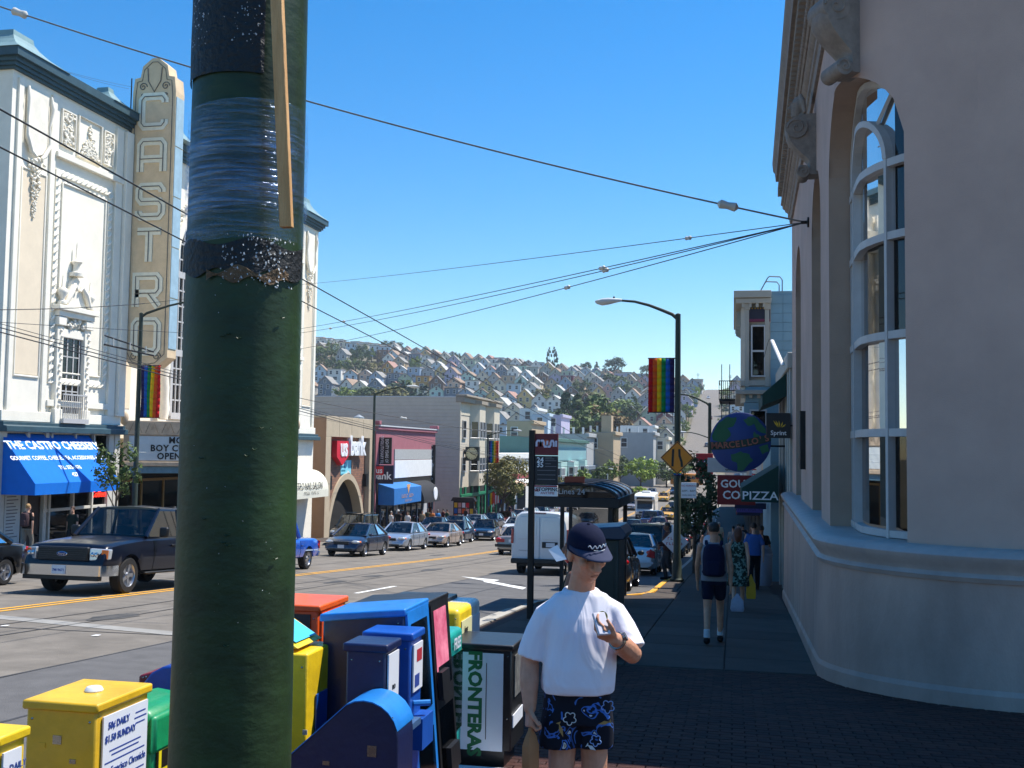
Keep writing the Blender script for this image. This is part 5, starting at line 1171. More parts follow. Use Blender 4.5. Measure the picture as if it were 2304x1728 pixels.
# blue bay-fronted house
YB_ = 35.2; BLUE = mat('blue_shingle', '#7898a4', .8, var=.06, scale=2); TRIM = mat('house_trim_cream', '#a8a294', .7, var=.06, scale=3)
bh_ = thing('blue_bay_house', 'pale blue shingled house with cream bay window and bracketed cornice', 'building', (4, YB_+4, g(YB_)-1))
zt = atY(1735, 655, YB_).z; xw = atY(1733, 800, YB_).x
q = MB(); q.box(xw+.01, 9, YB_+.03, YB_+9, g(YB_)-1, zt); q.build('wall', BLUE, bh_, True)
rh = .3; k = 0; z = 1.5
while z+rh < zt:
    off = .2*(k % 2); x = xw
    while x < xw+1.5:
        q = MB(); q.box(x+.004, x+.396+.2*0, YB_+.005-.012*random.random(), YB_+.028, z+.006, z+rh-.004); q.build('shingle', BLUE, bh_, True); x += .4
    z += rh; k += 1
def bxp(px, py, Y=YB_): return atY(px, py, Y)
x0 = bxp(1676, 800).x; zb_ = bxp(1700, 905).z; zt_ = bxp(1700, 690).z
P = [(xw+.02, YB_-.0), (xw-.05, YB_), (x0, YB_+.15), (x0-.12, YB_+.9), (x0-.12, YB_+2.6), (x0, YB_+3.2), (xw+.02, YB_+3.4)]
q = MB(); q.prism(P, zb_, zt_+.3, 'z'); q.build('bay', TRIM, bh_, True)
wx0, wx1, wz0, wz1 = bxp(1693, 800).x, bxp(1719, 800).x, bxp(1700, 845).z, bxp(1700, 735).z
M_ = None
wv = window_ny(bh_, YB_-.005+.02, wx0, wx1, wz0, wz1, FRAMEW, True, .045)
q = MB(); q.box(wx0-.02, wx1+.02, YB_-.004, YB_+.02, wz0-.02, wz1+.02); q.build('opening', DARK, wv, True)
for xx in (x0+.06, xw-.1):
    q = MB(); q.box(xx-.07, xx+.07, YB_-.06, YB_+.1, zb_+.5, zt_-.1); q.build('pilaster', TRIM, bh_, True, bevel=.01); q = MB(); q.box(xx-.1, xx+.1, YB_-.1, YB_+.1, zt_-.1, zt_+.1); q.build('capital', TRIM, bh_, True, bevel=.01)
q = MB(); q.box(x0-.14, xw+.02, YB_-.05, YB_+3.4, bxp(1700, 868).z, bxp(1700, 856).z); q.build('bay_sill', TRIM, bh_, True, bevel=.01)
q = MB(); q.box(x0+.02, xw-.02, YB_-.02, YB_+3, bxp(1700, 905).z, bxp(1700, 870).z); q.build('bay_apron', BLUE, bh_, True)
FRZ = mat('frieze_dark_navy', '#1d1e2e', .6, var=.1); z0, z1 = bxp(1700, 718).z, bxp(1700, 692).z
q = MB(); q.box(x0+.02, xw, YB_-.03, YB_+3, z0, z1); q.build('frieze', FRZ, bh_, True)
q = MB(); q.box(x0+.0, xw, YB_-.045, YB_+3, bxp(1700, 724).z, z0-.002); q.build('frieze_moulding', mat('frieze_magenta', '#6d1f3d', .6, var=.1), bh_, True)
for k in range(9):
    q = MB(); q.ball((x0+.06+k*(xw-x0-.1)/8, YB_-.05, z1-.03), .025, 6, 4); q.build('gilt_bead', mat('gilt', '#c79a2e', .4, .6, var=.1), bh_, True)
xe = bxp(1651, 660).x
for nm, xa, za, zb2, yy in (('cornice', xe, bxp(1660, 672).z, zt, -.25), ('cornice_step', xe+.06, bxp(1660, 684).z, bxp(1660, 673).z, -.18)):
    q = MB(); q.box(xa, xw+.03, YB_+yy, YB_+9, za, zb2); q.build(nm, TRIM, bh_, True, bevel=.015)
for k in range(4):
    q = MB(); xx = x0-.1+k*.22; q.box(xx, xx+.09, YB_-.15, YB_, bxp(1700, 692).z, bxp(1700, 683).z); q.build('bracket', TRIM, bh_, True)
for yy, zz in ((1.3, 0), (2.4, 0), (3.6, 0), (5, 0)):
    q = MB(); q.prism([(x0-.1, z0-.1), (x0-.1, z1+.05), (xe+.08, z1+.05), (xe+.12, z1-.05), (x0-.28, z0+.02)], YB_+yy, YB_+yy+.16, 'y'); q.build('bracket', TRIM, bh_, True)
q = MB(); q.box(bxp(1655, 880).x, xw+.02, YB_-.25, YB_+9, bxp(1700, 888).z-.0, bxp(1700, 878).z); q.build('shop_cornice', TRIM, bh_, True, bevel=.015)
for k in range(3):
    q = MB(); xx = bxp(1668, 880).x+k*.25; q.box(xx, xx+.1, YB_-.15, YB_, bxp(1700, 896).z, bxp(1700, 888).z); q.build('bracket', TRIM, bh_, True)
q = MB(); q.box(bxp(1674, 900).x, xw+.02, YB_-.02, YB_+.3, bxp(1700, 960).z, bxp(1700, 906).z); q.build('shop_wall', BLUE, bh_, True)
wv = window_ny(bh_, YB_-.02, bxp(1690, 930).x, bxp(1722, 930).x, bxp(1700, 985).z, bxp(1700, 925).z, FRAMEW, False, .05)
r0 = [bxp(1711, 655), bxp(1727, 626), bxp(1731, 622), bxp(1755, 623), bxp(1760, 630), bxp(1760, 656)]
for o in (0, .12):
    q = MB(); q.tube([p+Vector((-o*.6, .6*(o > 0), -o*.6)) for p in r0], .022, 6); q.build('roof_handrail', mat('rail_grey', '#7d858c', .5, .4, var=.1), bh_, True)
# fire-escape style balcony and further shaded blocks along the pavement
fe = thing('fire_escape', 'grey steel fire escape balcony beyond the blue bay house', 'fire escape', atY(1645, 905, 47))
a, b = atY(1618, 857, 47), atY(1656, 900, 47)
q = MB(); q.box(a.x, b.x, 47, 50, b.z-.05, b.z+.05); q.build('platform', IRON, fe, True)
for z in (a.z, (a.z+b.z)/2):
    q = MB(); q.tube([(b.x, 47, z), (a.x, 47, z), (a.x, 50, z)], .02, 5); q.build('rail', IRON, fe, True)
for k in range(9):
    q = MB(); x = a.x+(b.x-a.x)*k/8; q.tube([(x, 47, b.z), (x, 47, a.z)], .012, 4); q.build('baluster', IRON, fe, True)
for k in range(2):
    q = MB(); x = a.x+(.1 if k == 0 else .45); q.tube([(x, 48, b.z-2.5), (x, 48, a.z+.8)], .02, 5); q.build('ladder_rail', IRON, fe, True)
for i, (ya, yb, h, col) in enumerate([(44.5, 52, 8.5, 'tan'), (52.3, 62, 9.5, 'grey'), (62.3, 74, 8, 'cream'), (74.3, 90, 10, 'slate'), (90.3, 110, 8.5, 'tan'), (110.3, 135, 10, 'cream'), (135.4, 165, 9, 'grey'), (180, 210, 9, 'white'), (210.3, 240, 9, 'cream')]):
    lab = 'shaded %s block, %s along the pavement past the blue bay house' % (col, ordw(i+1))
    t = block('shop_block', lab, 1.3, 14, ya, yb, g(ya)+h, col, 0, cat='building', group='blocks along the shaded pavement', corn=PAL[col])
    q = MB(); q.box(.2, 1.3, ya+.5, yb-.5, g(yb)+2.7, g(yb)+2.9); q.build('shop_canopy', random.choice((SNAVY, REDS, GREEN)), t, True)
    q = MB(); q.box(1.24, 1.29, ya+.4, yb-.4, g(yb)-.5, g(yb)+2.6); q.build('shopfront', DARK, t, True)
# white litter bin
lb = thing('litter_bin', 'pale round litter bin standing by the shaded shopfronts', 'bin', (.86, 32, g(32)))
q = MB(); q.lathe([(.2, 0), (.24, .05), (.25, .85), (.27, .87), (.27, .93), (.24, .95)], 20); q.build('body', mat('bin_white', '#9fa3b4', .6, var=.06), lb, smooth=40)
q = MB(); q.lathe([(.25, .95), (.22, 1.08), (.1, 1.16), (.01, 1.17)], 20); q.build('lid', mat('bin_lid', '#7c8190', .6, var=.06), lb, smooth=40)
# ================================================================== street furniture and wires
GRNP = mat('lamp_post_green', '#2f3a30', .6, .2, var=.15, scale=6, bump=.1); LHEAD = mat('lamp_head_grey', '#c9ccca', .45, var=.05)
BOW = [mat('banner_'+k, c, .8, var=.05, scale=4, spec=.2) for k, c in (('red', '#c4161c'), ('orange', '#d9581c'), ('yellow', '#e8b713'), ('green', '#15803f'), ('blue', '#1f5aa8'), ('violet', '#2b2352'))]
def lamp(label, base, h, arm, top_dir, banner=None, rev=False, bside=-1, extra=None, r=.11):
    """post with a curved arm reaching along top_dir, cobra head, optional six-stripe banner"""
    t = thing('street_lamp', label, 'street lamp', base, group='street lamps'); x, y, z = base; d = Vector(top_dir).normalized()
    q = MB(); q.lathe([(r*1.9, 0), (r*1.9, .08), (r*1.35, .15), (r*1.25, .6), (r, .7), (r*.72, h), (r*.3, h+.03)], 14); q.build('post', GRNP, t, smooth=40)
    P = [Vector((0, 0, h-.15)), Vector((0, 0, h-.1))+d*arm*.1+Vector((0, 0, .1))]+[d*arm*u+Vector((0, 0, h-.1+.55*math.sin(u*math.pi/2))) for u in (.3, .5, .75, 1)]
    q = MB(); q.tube(P, [.06, .055, .05, .045, .04, .035], 8); a = q.build('arm', GRNP, t, smooth=60)
    e = P[-1]; w = Vector((-d.y, d.x, 0)); q = MB(); rings = []
    for u, hw, zu, zd in ((-.05, .05, .05, -.03), (.1, .1, .07, -.06), (.35, .17, .09, -.12), (.55, .17, .07, -.15), (.72, .11, .02, -.1), (.78, .04, -.02, -.05)):
        c = e+d*u; rings.append([c+w*hw*math.cos(k*math.pi/6)+Vector((0, 0, (zu if math.sin(k*math.pi/6) > 0 else -zd)*math.sin(k*math.pi/6))) for k in range(12)])
    q.loft(rings); hd = q.build('lamp_head', LHEAD, t, smooth=50)
    q = MB(); q.ball(e+d*.2+Vector((0, 0, .1)), .035, 6, 4); q.build('photocell', IRON, hd, smooth=50)
    if banner:
        zt, zb, w0 = banner; b = None
        for zz in (zt, zb):
            q = MB(); q.tube([(0, 0, zz), (bside*(w0+.12), 0, zz)], .018, 6); q.build('banner_arm', IRON, t)
        for k in range(6):
            c = BOW[5-k] if rev else BOW[k]; n = 8; q = MB(); x0 = (.1+w0*k/6); x1 = (.1+w0*(k+1)/6)
            if bside < 0: x0, x1 = -(.1+w0*(1-k/6)), -(.1+w0*(1-(k+1)/6))
            for j in range(n):
                za, zc = zt+(zb-zt)*j/n, zt+(zb-zt)*(j+1)/n; f = lambda xx, zz: .03*math.sin(xx*7+zz*2.2)
                q.quad((x0, f(x0, za), za), (x1, f(x1, za), za), (x1, f(x1, zc), zc), (x0, f(x0, zc), zc))
            o = q.build('banner_stripe', c, t, smooth=60); s = o.modifiers.new('th', 'SOLIDIFY'); s.thickness = .004
    return t
b = gnd(1523, 1309); hz = atY(1533, 707, b.y).z-b.z
def lz(py, Y, px=1523): return atY(px, py, Y).z-b.z
L1 = lamp('tall green street lamp with rainbow banner and orange diamond sign', b, hz, 1.75, (-1, .02, 0), (lz(806, b.y), lz(928, b.y), .78), False, -1)
q = MB(); DY = mat('sign_orange', '#e38a12', .5, var=.03); c = Vector((0, -.13, lz(1030, b.y))); s = .5
q.prism([(0, s), (s, 0), (0, -s), (-s, 0)], -.012, .0, 'y'); q.v = [(v[0]+c.x, v[1]+c.y, v[2]+c.z) for v in q.v]; dm = q.build('diamond_sign', DY, L1)
q = MB(); ribbon(q, [(0, s-.03), (s-.03, 0), (0, -s+.03), (-s+.03, 0), (0, s-.03)], .012, -.016, -.0125); q.v = [(v[0]+c.x, v[1]+c.y, v[2]+c.z) for v in q.v]; q.build('sign_border', BLK, dm)
for pts in ([(-.14, -.26), (-.12, .26)], [(.14, -.27), (.13, -.12), (.07, .06), (.06, .26)]):
    q = MB(); ribbon(q, pts, .034, -.016, -.0125); q.v = [(v[0]+c.x, v[1]+c.y, v[2]+c.z) for v in q.v]; q.build('sign_symbol', BLK, dm)
for k in range(6):
    q = MB(); zz = lz(1070, b.y)+k*.03; q.lathe([(.114, zz), (.114, zz+.03)], 14); q.build('rainbow_band', BOW[5-k], L1)
a0, b0 = atY(1533, 1085, b.y), atY(1567, 1121, b.y)
q = MB(); q.box(a0.x, b0.x, b.y-.14, b.y-.12, b0.z, a0.z); np_ = q.build('parking_sign', SW_, L1, True, bevel=.005); RDT = mat('print_red', '#a82330', .6, var=0)
text('sign_lettering', 'NO PARKING', .07, Vector(((a0.x+b0.x)/2, b.y-.145, a0.z-.1))-b, FACE_NY, RDT, L1, .001); text('sign_lettering', '6AM - 8AM', .085, Vector(((a0.x+b0.x)/2, b.y-.145, a0.z-.25))-b, FACE_NY, BLK, L1, .001); text('sign_lettering', 'MON WED FRI', .06, Vector(((a0.x+b0.x)/2, b.y-.145, a0.z-.38))-b, FACE_NY, BLK, L1, .001)
# second near-side lamp behind
p = atY(1597, 907, 54); lamp('green street lamp standing behind the globe sign', (p.x, 54, g(54)), p.z-g(54), 1.5, (-1, .1, 0))
p = atY(1600, 985, 90); lamp('distant green street lamp behind the diamond sign', (p.x, 90, g(90)), p.z-g(90), 2.1, (-1, .1, 0))
# far-side lamps on the theatre pavement
XL = LC-.45
def flamp(label, px, py, arm, ban=None, rev=True):
    p = atX(px, py, XL); gz = g(p.y); bn = None
    if ban:
        zt, zb = atX(px, ban[0], XL).z-gz, atX(px, ban[1], XL).z-gz; bn = (zt, zb, ban[2])
    return lamp(label, (XL, p.y, gz), p.z-gz, arm, (1, 0, 0), bn, rev, 1)
flamp('green street lamp with rainbow banner in front of the theatre marquee', 318, 705, 2.4, (823, 940, .85))
flamp('green street lamp without banner in front of the bank branch', 843, 884, 2.3); flamp('green street lamp with small rainbow banner before the clapboard building', 1098, 978, 2.6, (992, 1041, 1.0)); flamp('dark street lamp before the turquoise building', 1235, 1045, 2.6); flamp('dark street lamp before the grey shop', 1330, 1060, 3.0); flamp('distant dark street lamp by the maroon Victorian', 1412, 1058, 3.0)
# ------------------------------------------------------------------ bus stop flag
b = gnd(1187, 1392); Y = b.y; zz = lambda py: atY(1210, py, Y).z-b.z
bs_ = thing('bus_stop_sign', 'black transit stop pole with dark red flag and route panels', 'bus stop', b)
q = MB(); x0 = atY(1191, 1000, Y).x-b.x; x1 = atY(1204, 1000, Y).x-b.x
q.box(x0+.0, x1, -.05, .05, 0, zz(968)); q.build('post', mat('stop_pole_black', '#1b1714', .6, .2, var=.15), bs_, bevel=.008)
xa, xb_ = x1, atY(1256, 1000, Y).x-b.x; DRED = mat('transit_dark_red', '#6d1620', .55, var=.05)
for nm, za, zb2, m in (('flag_panel', zz(1024), zz(975), DRED), ('route_panel', zz(1090), zz(1025), mat('route_panel_black', '#15171f', .5, var=.1)), ('notice_panel', zz(1116), zz(1091), SW_)):
    q = MB(); q.box(xa, xb_, -.025, .025, za, zb2-.005); q.build(nm, m, bs_, bevel=.004)
cx = (xa+xb_)/2; q = MB(); q.lathe([(.075, 0), (.075, -.004)], 20, (cx-.0, -.027, zz(998)), 'y'); q.build('sun_disc', mat('transit_orange', '#c2541f', .5, var=.05), bs_)
LOGO = mat('transit_pale', '#d9d3e2', .5, var=0); lx, lw_, lh = cx-.175, .35, .105; z0 = zz(998)-lh/2
st = [[(0, 0), (0, .7), (.06, 1), (.14, 1), (.2, .7), (.2, 0)], [(.2, .0), (.2, .7), (.26, 1), (.34, 1), (.38, .7), (.38, .3), (.42, 0), (.5, 0), (.55, .3), (.55, 1)], [(.55, .3), (.6, 0), (.68, 0), (.72, .3), (.72, .7), (.77, 1), (.83, 1), (.88, .7), (.88, 0)], [(1, 0), (1, 1)]]
for s_ in st:
    q = MB(); ribbon(q, [(lx+a*lw_, z0+c*lh) for a, c in s_], .017, -.036, -.0325); q.build('logo_stroke', LOGO, bs_)
for tx, py in (('24', 1035), ('35', 1046)): text('route_number', tx, .125, (xa+.1, -.03, zz(py)), FACE_NY, SW_, bs_, .001, bold=.002)
for k, (py, w_) in enumerate(((1028, .12), (1032, .16), (1036, .2), (1043, .1), (1049, .2), (1058, .3), (1068, .3), (1078, .3))):
    q = MB(); q.box(xa+.19 if k < 5 else xa+.05, xa+.19+w_ if k < 5 else xb_-.04, -.03, -.027, zz(py)-.005, zz(py)+.005); q.build('print_line', mat('print_grey', '#77787c'), bs_)
q = MB(); q.box(xa, xb_, -.03, -.0265, zz(1095), zz(1092)); q.build('notice_stripe', RDT, bs_)
text('notice_lettering', 'STOPPING', .088, (cx+.03, -.03, zz(1101)), FACE_NY, BLK, bs_, .001, bold=.002); text('notice_lettering', 'NO', .07, (xa+.04, -.03, zz(1103)), FACE_NY, RDT, bs_, .001, bold=.002); text('notice_lettering', 'ANYTIME', .06, (cx+.03, -.03, zz(1109)), FACE_NY, RDT, bs_, .001)
# ------------------------------------------------------------------ shelter with barrel roof
sx0, sx1, sy0, sy1 = -4.05, -2.45, 22.2, 25.4; gz = g(23.8); SHB = mat('shelter_frame_black', '#1a1d22', .45, .3, var=.1); zr = atY(1300, 1141, sy0).z
sh = thing('bus_shelter', 'black framed bus shelter with blue-grey barrel roof and glass walls', 'bus shelter', ((sx0+sx1)/2, 23.8, gz))
for x in (sx0+.05, sx1-.05):
    for y in (sy0+.05, sy1-.05):
        if x < sx0+.1 and y < sy0+.1: continue
        q = MB(); q.box(x-.045, x+.045, y-.045, y+.045, gz-.3, zr); q.build('post', SHB, sh, True)
for nm, a, b_, c, d in (('beam', sx0-.15, sx1+.15, sy0-.15, sy0+.1), ('beam', sx0-.15, sx1+.15, sy1-.1, sy1+.15), ('beam', sx0-.15, sx0+.1, sy0+.1, sy1-.1), ('beam', sx1-.1, sx1+.15, sy0+.1, sy1-.1)):
    q = MB(); q.box(a, b_, c, d, zr, zr+.2); q.build(nm, SHB, sh, True, bevel=.01)
xm, hw = (sx0+sx1)/2, (sx1-sx0)/2+.1; ra = atY(1290, 1086, 23).z-zr-.2
arc = lambda th_, e=0: (xm-(hw+e)*math.cos(th_), zr+.2+(ra+e)*math.sin(th_))
ROOFP = mat('shelter_roof_polycarbonate', '#5d6f86', .25, var=.05, scale=2, spec=.6)
for k in range(4):
    ya, yb = sy0-.1+(sy1-sy0+.2)*k/4+.03, sy0-.1+(sy1-sy0+.2)*(k+1)/4-.03; q = MB()
    rings = [[(arc(math.pi*j/16)[0], y, arc(math.pi*j/16)[1]) for y in (ya, yb)]+[(arc(math.pi*j/16, -.02)[0], y, arc(math.pi*j/16, -.02)[1]) for y in (yb, ya)] for j in range(17)]
    q.loft(rings); q.build('roof_panel', ROOFP, sh, True, smooth=40)
for k in range(5):
    y = sy0-.1+(sy1-sy0+.2)*k/4; q = MB(); q.tube([(arc(math.pi*j/16)[0], y, arc(math.pi*j/16)[1]) for j in range(17)], .035, 6); q.build('roof_rib', SHB, sh, True, smooth=60)
SGL = glassmat('shelter_glass_smoked', (.10, .12, .13), .62, .05, 1.5)
q = MB(); q.prism([arc(math.pi*j/16, -.02) for j in range(17)], sy0-.08, sy0-.06, 'y'); q.build('gable_pane', SGL, sh, True)
q = MB(); q.box(sx0+.75, sx1-.1, sy0+.03, sy0+.05, gz+.2, zr-.02); q.build('end_pane', SGL, sh, True); q = MB(); q.box(sx0+.68, sx0+.75, sy0+.02, sy0+.08, gz-.2, zr); q.build('mullion', SHB, sh, True); q = MB(); q.box(sx1-.06, sx1-.04, sy0+.1, sy0+1.6, gz+.2, zr-.02); q.build('side_pane', SGL, sh, True)
text('gable_lettering', 'Lines 24', .17, Vector((xm-.05, sy0-.09, zr+.32))-sh.location, FACE_NY, mat('letter_pale_grey', '#b9bcc0', .5, var=0), sh, .002)
q = MB(); q.box(xm-.2, xm+.22, sy0-.095, sy0-.085, zr+.5, zr+.64); q.build('route_tab', mat('transit_orange_dim', '#8a3a22', .6, var=.1), sh, True)
q = MB(); q.box(sx1-.55, sx1-.15, sy0+.5, sy1-.5, gz+.42, gz+.46); q.build('bench', SHB, sh, True)
# ------------------------------------------------------------------ dark green kiosk cabinet
cb = thing('newsrack_cabinet', 'tall dark green steel cabinet with overhanging lid on the pavement', 'cabinet', (-1.8, 14.0, g(14)))
CBM = mat('cabinet_green_black', '#1d2724', .45, .1, var=.12, scale=4, bump=.05)
q = MB(); q.box(-.15, .38, -.4, .4, .06, 1.55); q.build('body', CBM, cb, bevel=.02); q = MB(); q.prism([(-.18, 1.55), (.45, 1.55), (.48, 1.62), (.4, 1.72), (-.13, 1.68), (-.21, 1.6)], -.46, .46, 'y'); q.build('lid', mat('cabinet_lid_blue', '#26354a', .4, .1, var=.1), cb, bevel=.015)
q = MB(); q.box(-.12, .34, -.36, .36, -.02, .06); q.build('base', CBM, cb); q = MB(); q.box(-.1, .32, -.412, -.402, .3, 1.4); q.build('door_panel', CBM, cb, bevel=.01)
# ------------------------------------------------------------------ overhead wires
WIRE = mat('wire_dark', '#2a2b2d', .6, .3, var=.1); CABLE = mat('cable_grey', '#7e7a74', .6, .3, var=.15); PORC = mat('insulator_pale', '#c9c6bc', .4, var=.05)
def wire(label, pts, r=.012, sag=0., m=None, ins=(), n=14, anchor=None):
    P = [Vector(p) for p in pts]; full = []
    for a, b in zip(P, P[1:]):
        for k in range(n): t_ = k/n; full.append(a+(b-a)*t_-Vector((0, 0, sag*4*t_*(1-t_))))
    full.append(P[-1]); t = thing('overhead_wire', label, 'wire', P[0], group='overhead wires')
    q = MB(); q.tube(full, r, 5); q.build('strand', m or WIRE, t, True, smooth=60)
    for u in ins:
        i = min(len(full)-2, int(u*(len(full)-1))); c = full[i]; d = (full[i+1]-full[i]).normalized(); k = r*5
        q = MB(); q.tube([c-d*k*2.2, c-d*k*1.6, c, d*k*1.6+c, c+d*k*2.2], [k*.35, k, k*.75, k, k*.35], 8); q.build('insulator', PORC, t, True, smooth=50)
    return t
E1 = atX(-8, 12, -15); wire('thick span cable from the bank wall over the theatre', [WA, E1], .017, .25, CABLE, (.975, .09), 60)
for i, (px, py, X, sg, ii) in enumerate([(655, 642, -25, .1, (.12,)), (640, 745, -25, .15, (.17, .72)), (655, 752, -24.5, .2, (.19, .8)), (640, 790, -25, .25, (.21, .75))]):
    wire('%s span wire fanning out from the bank wall plate' % ordw(i+1), [WA, atX(px, py, X)], .009 if i == 0 else .011, sg, WIRE, ii, 24)
def trolley(label, px, py, h, r=.012, y1=220, m=None):
    d = ray(px, py); t_ = .5
    while EYE+d.z*t_ < g(d.y*t_)+RZ+h and t_ < 300: t_ += .02
    X = d.x*t_; Y = d.y*t_; wire(label, [(X, yy, g(yy)+RZ+h) for yy in [Y*.6, Y, Y*1.5, Y*2.2, Y*3.2, 60, 85, 110, 150, y1] if yy >= Y*.6-.01], r, 0, m, (), 3); return X
def trolley(label, px, py, h, r=.012, y1=230, m=None):
    d = ray(px, py); t_ = .5
    while EYE+d.z*t_ < g(d.y*t_)+RZ+h and t_ < 400: t_ += .02
    X, Y = d.x*t_, d.y*t_; ys = sorted(set([Y*.7, Y]+[y for y in range(10, y1, 12) if y > Y])); wire(label, [(X, y, g(y)+RZ+h) for y in ys], r, 0, m, (), 1)
trolley('upper trolley wire running down the near lane', 0, 245, 5.9, .011); trolley('lower trolley wire running down the near lane', 0, 330, 5.9, .011)
trolley('upper trolley wire over the far lane by the theatre', 0, 737, 6.0, .014); trolley('lower trolley wire over the far lane by the theatre', 0, 747, 6.0, .016); trolley('thin feeder wire over the far lane by the theatre', 0, 728, 6.3, .009)
for i, (A, B2, X1, X2, r, sg) in enumerate([((0, 697), (325, 683), -23.5, XL, .015, .05), ((0, 725), (640, 757), -18, -20, .008, .05), ((640, 888), (1200, 985), -22, -9, .016, .15), ((640, 925), (1120, 1010), -25, -24, .009, .2), ((300, 686), (460, 668), XL, -21, .008, 0), ((120, 152), (300, 196), -26, -26, .006, .05), ((130, 156), (290, 200), -26, -26, .006, .05), ((1200, 985), (1395, 1015), -9, -10, .01, .1)]):
    wire(['thick service cable to the lamp before the theatre', 'thin cross wire over the far lane', 'pale span cable sloping past the bank branch', 'thin feeder wire along the far shops', 'short wire from the theatre lamp towards the blade sign', 'thin stay wire from the roof cap to the blade sign', 'second stay wire from the roof cap to the blade sign', 'pale cable past the transit flag'][i], [atX(*A, X1), atX(*B2, X2)], r, sg, CABLE if i in (2, 7) else WIRE, (.55,) if i == 2 else (), 16)
sw = thing('trolley_switch', 'trolley wire switch frame hanging before the theatre', 'wire fitting', atX(270, 775, -19))
a, b_ = atX(235, 775, -19.3), atX(345, 800, -19); q = MB(); q.tube([a, b_], .03, 6); q.build('runner', IRON, sw, True); q = MB(); q.tube([a+Vector((0, 0, .28)), b_+Vector((0, 0, .12))], .025, 6); q.build('bow', IRON, sw, True)
for k in range(3): q = MB(); c = a+(b_-a)*(k+.5)/3; q.tube([c, c+Vector((0, 0, .25))], .03, 6); q.build('hanger', PORC, sw, True)
# ================================================================== the green pole in front
PX_, PY_ = -1.415, 2.9
po_ = thing('utility_post', 'thick dark green painted steel post wrapped in plastic film, close by', 'post', (PX_, PY_, g(PY_)))
PG = mat('post_green_paint', '#22371c', .46, .0, var=.35, scale=3, bump=.16, bscale=22, col2='#2d4522', stretch=(1, 1, 1.6), spec=.35)
q = MB(); n = 48; rings = []
for z, r in ((-.1, .2), (.1, .2), (.14, .178), (.5, .175), (1.5, .17), (2.6, .167), (3.2, .164), (5, .15), (9, .13)):
    rings.append([(r*math.cos(2*math.pi*k/n), r*math.sin(2*math.pi*k/n), z) for k in range(n)])
q.loft(rings); q.build('shaft', PG, po_, smooth=60)
zof = lambda py, px=560: atY(px, py, PY_-.16).z-g(PY_)
def shell(name, z0f, z1f, r, m, a0=-math.pi, a1=math.pi, na=48, nz=10, jit=0.):
    q = MB(); rnd = random.Random(len(name)); rows = []
    for j in range(nz+1):
        row = []
        for i in range(na+1):
            a = a0+(a1-a0)*i/na; z = z0f(a)+(z1f(a)-z0f(a))*j/nz; rr = r+jit*(math.sin(a*9+z*30)*.5+rnd.uniform(-.5, .5)); row.append((rr*math.cos(a), rr*math.sin(a), z))
        rows.append(row)
    q.loft(rows, cap=False, closed=False); return q.build(name, m, po_, smooth=60)
def filmmat():
    M = bpy.data.materials.new('stretch_film'); M.use_nodes = True; N, L = M.node_tree.nodes, M.node_tree.links; N.remove(N['Principled BSDF']); out = N['Material Output']
    t = N.new('ShaderNodeBsdfTransparent'); gl = N.new('ShaderNodeBsdfGlossy'); gl.inputs['Roughness'].default_value = .12; gl.inputs['Color'].default_value = (.62, .75, 1, 1); df = N.new('ShaderNodeBsdfDiffuse'); df.inputs[0].default_value = (.16, .2, .32, 1)
    tc = N.new('ShaderNodeTexCoord'); mp = N.new('ShaderNodeMapping'); mp.inputs['Scale'].default_value = (2.2, 2.2, 30); nz = N.new('ShaderNodeTexNoise'); nz.inputs['Scale'].default_value = 3; nz.inputs['Detail'].default_value = 6
    bp = N.new('ShaderNodeBump'); bp.inputs['Strength'].default_value = .8; bp.inputs['Distance'].default_value = .01; L.new(tc.outputs['Object'], mp.inputs[0]); L.new(mp.outputs[0], nz.inputs[0]); L.new(nz.outputs[0], bp.inputs['Height']); L.new(bp.outputs[0], gl.inputs['Normal']); L.new(bp.outputs[0], df.inputs['Normal'])
    m1 = N.new('ShaderNodeMixShader'); m1.inputs[0].default_value = .3; L.new(gl.outputs[0], m1.inputs[1]); L.new(df.outputs[0], m1.inputs[2])
    m2 = N.new('ShaderNodeMixShader'); rp = N.new('ShaderNodeValToRGB'); rp.color_ramp.elements[0].position = .42; rp.color_ramp.elements[0].color = (.06, .06, .06, 1); rp.color_ramp.elements[1].position = .75; rp.color_ramp.elements[1].color = (.26, .26, .26, 1)
    L.new(nz.outputs[0], rp.inputs[0]); L.new(rp.outputs[0], m2.inputs[0]); L.new(t.outputs[0], m2.inputs[1]); L.new(m1.outputs[0], m2.inputs[2]); L.new(m2.outputs[0], out.inputs[0]); return M
FILM = filmmat()
# front of the post is at angle -pi/2 seen from the camera
slant = lambda py, dz: (lambda a: zof(py)+dz*math.sin(a+math.pi/2+.2)*.5)
shell('film_wrap', slant(345, .02), slant(225, .03), .1735, FILM, jit=.0016)
shell('film_wrap', slant(540, .03), slant(362, -.02), .1735, FILM, jit=.0018); shell('film_wrap', slant(470, .05), slant(290, .02), .1765, FILM, jit=.0015)
TAPE = mat('torn_black_tape', '#0f1212', .55, var=.3, scale=20, bump=.5, bscale=60)
shell('tape_residue', lambda a: zof(612)+.012*math.sin(a*7), lambda a: zof(540)+.012*math.sin(a*5), .1738, TAPE, -2.6, .1, jit=.0015)
shell('tape_residue', lambda a: zof(160), lambda a: zof(-60), .1715, TAPE, -2.9, -.9, jit=.0008)
shell('paper_remnant', lambda a: zof(628)+.01*math.sin(a*11), lambda a: zof(605)+.012*math.sin(a*9), .1755, mat('kraft_paper', '#6d573f', .9, var=.3, scale=30, bump=.5), -1.75, -.35, jit=.003)
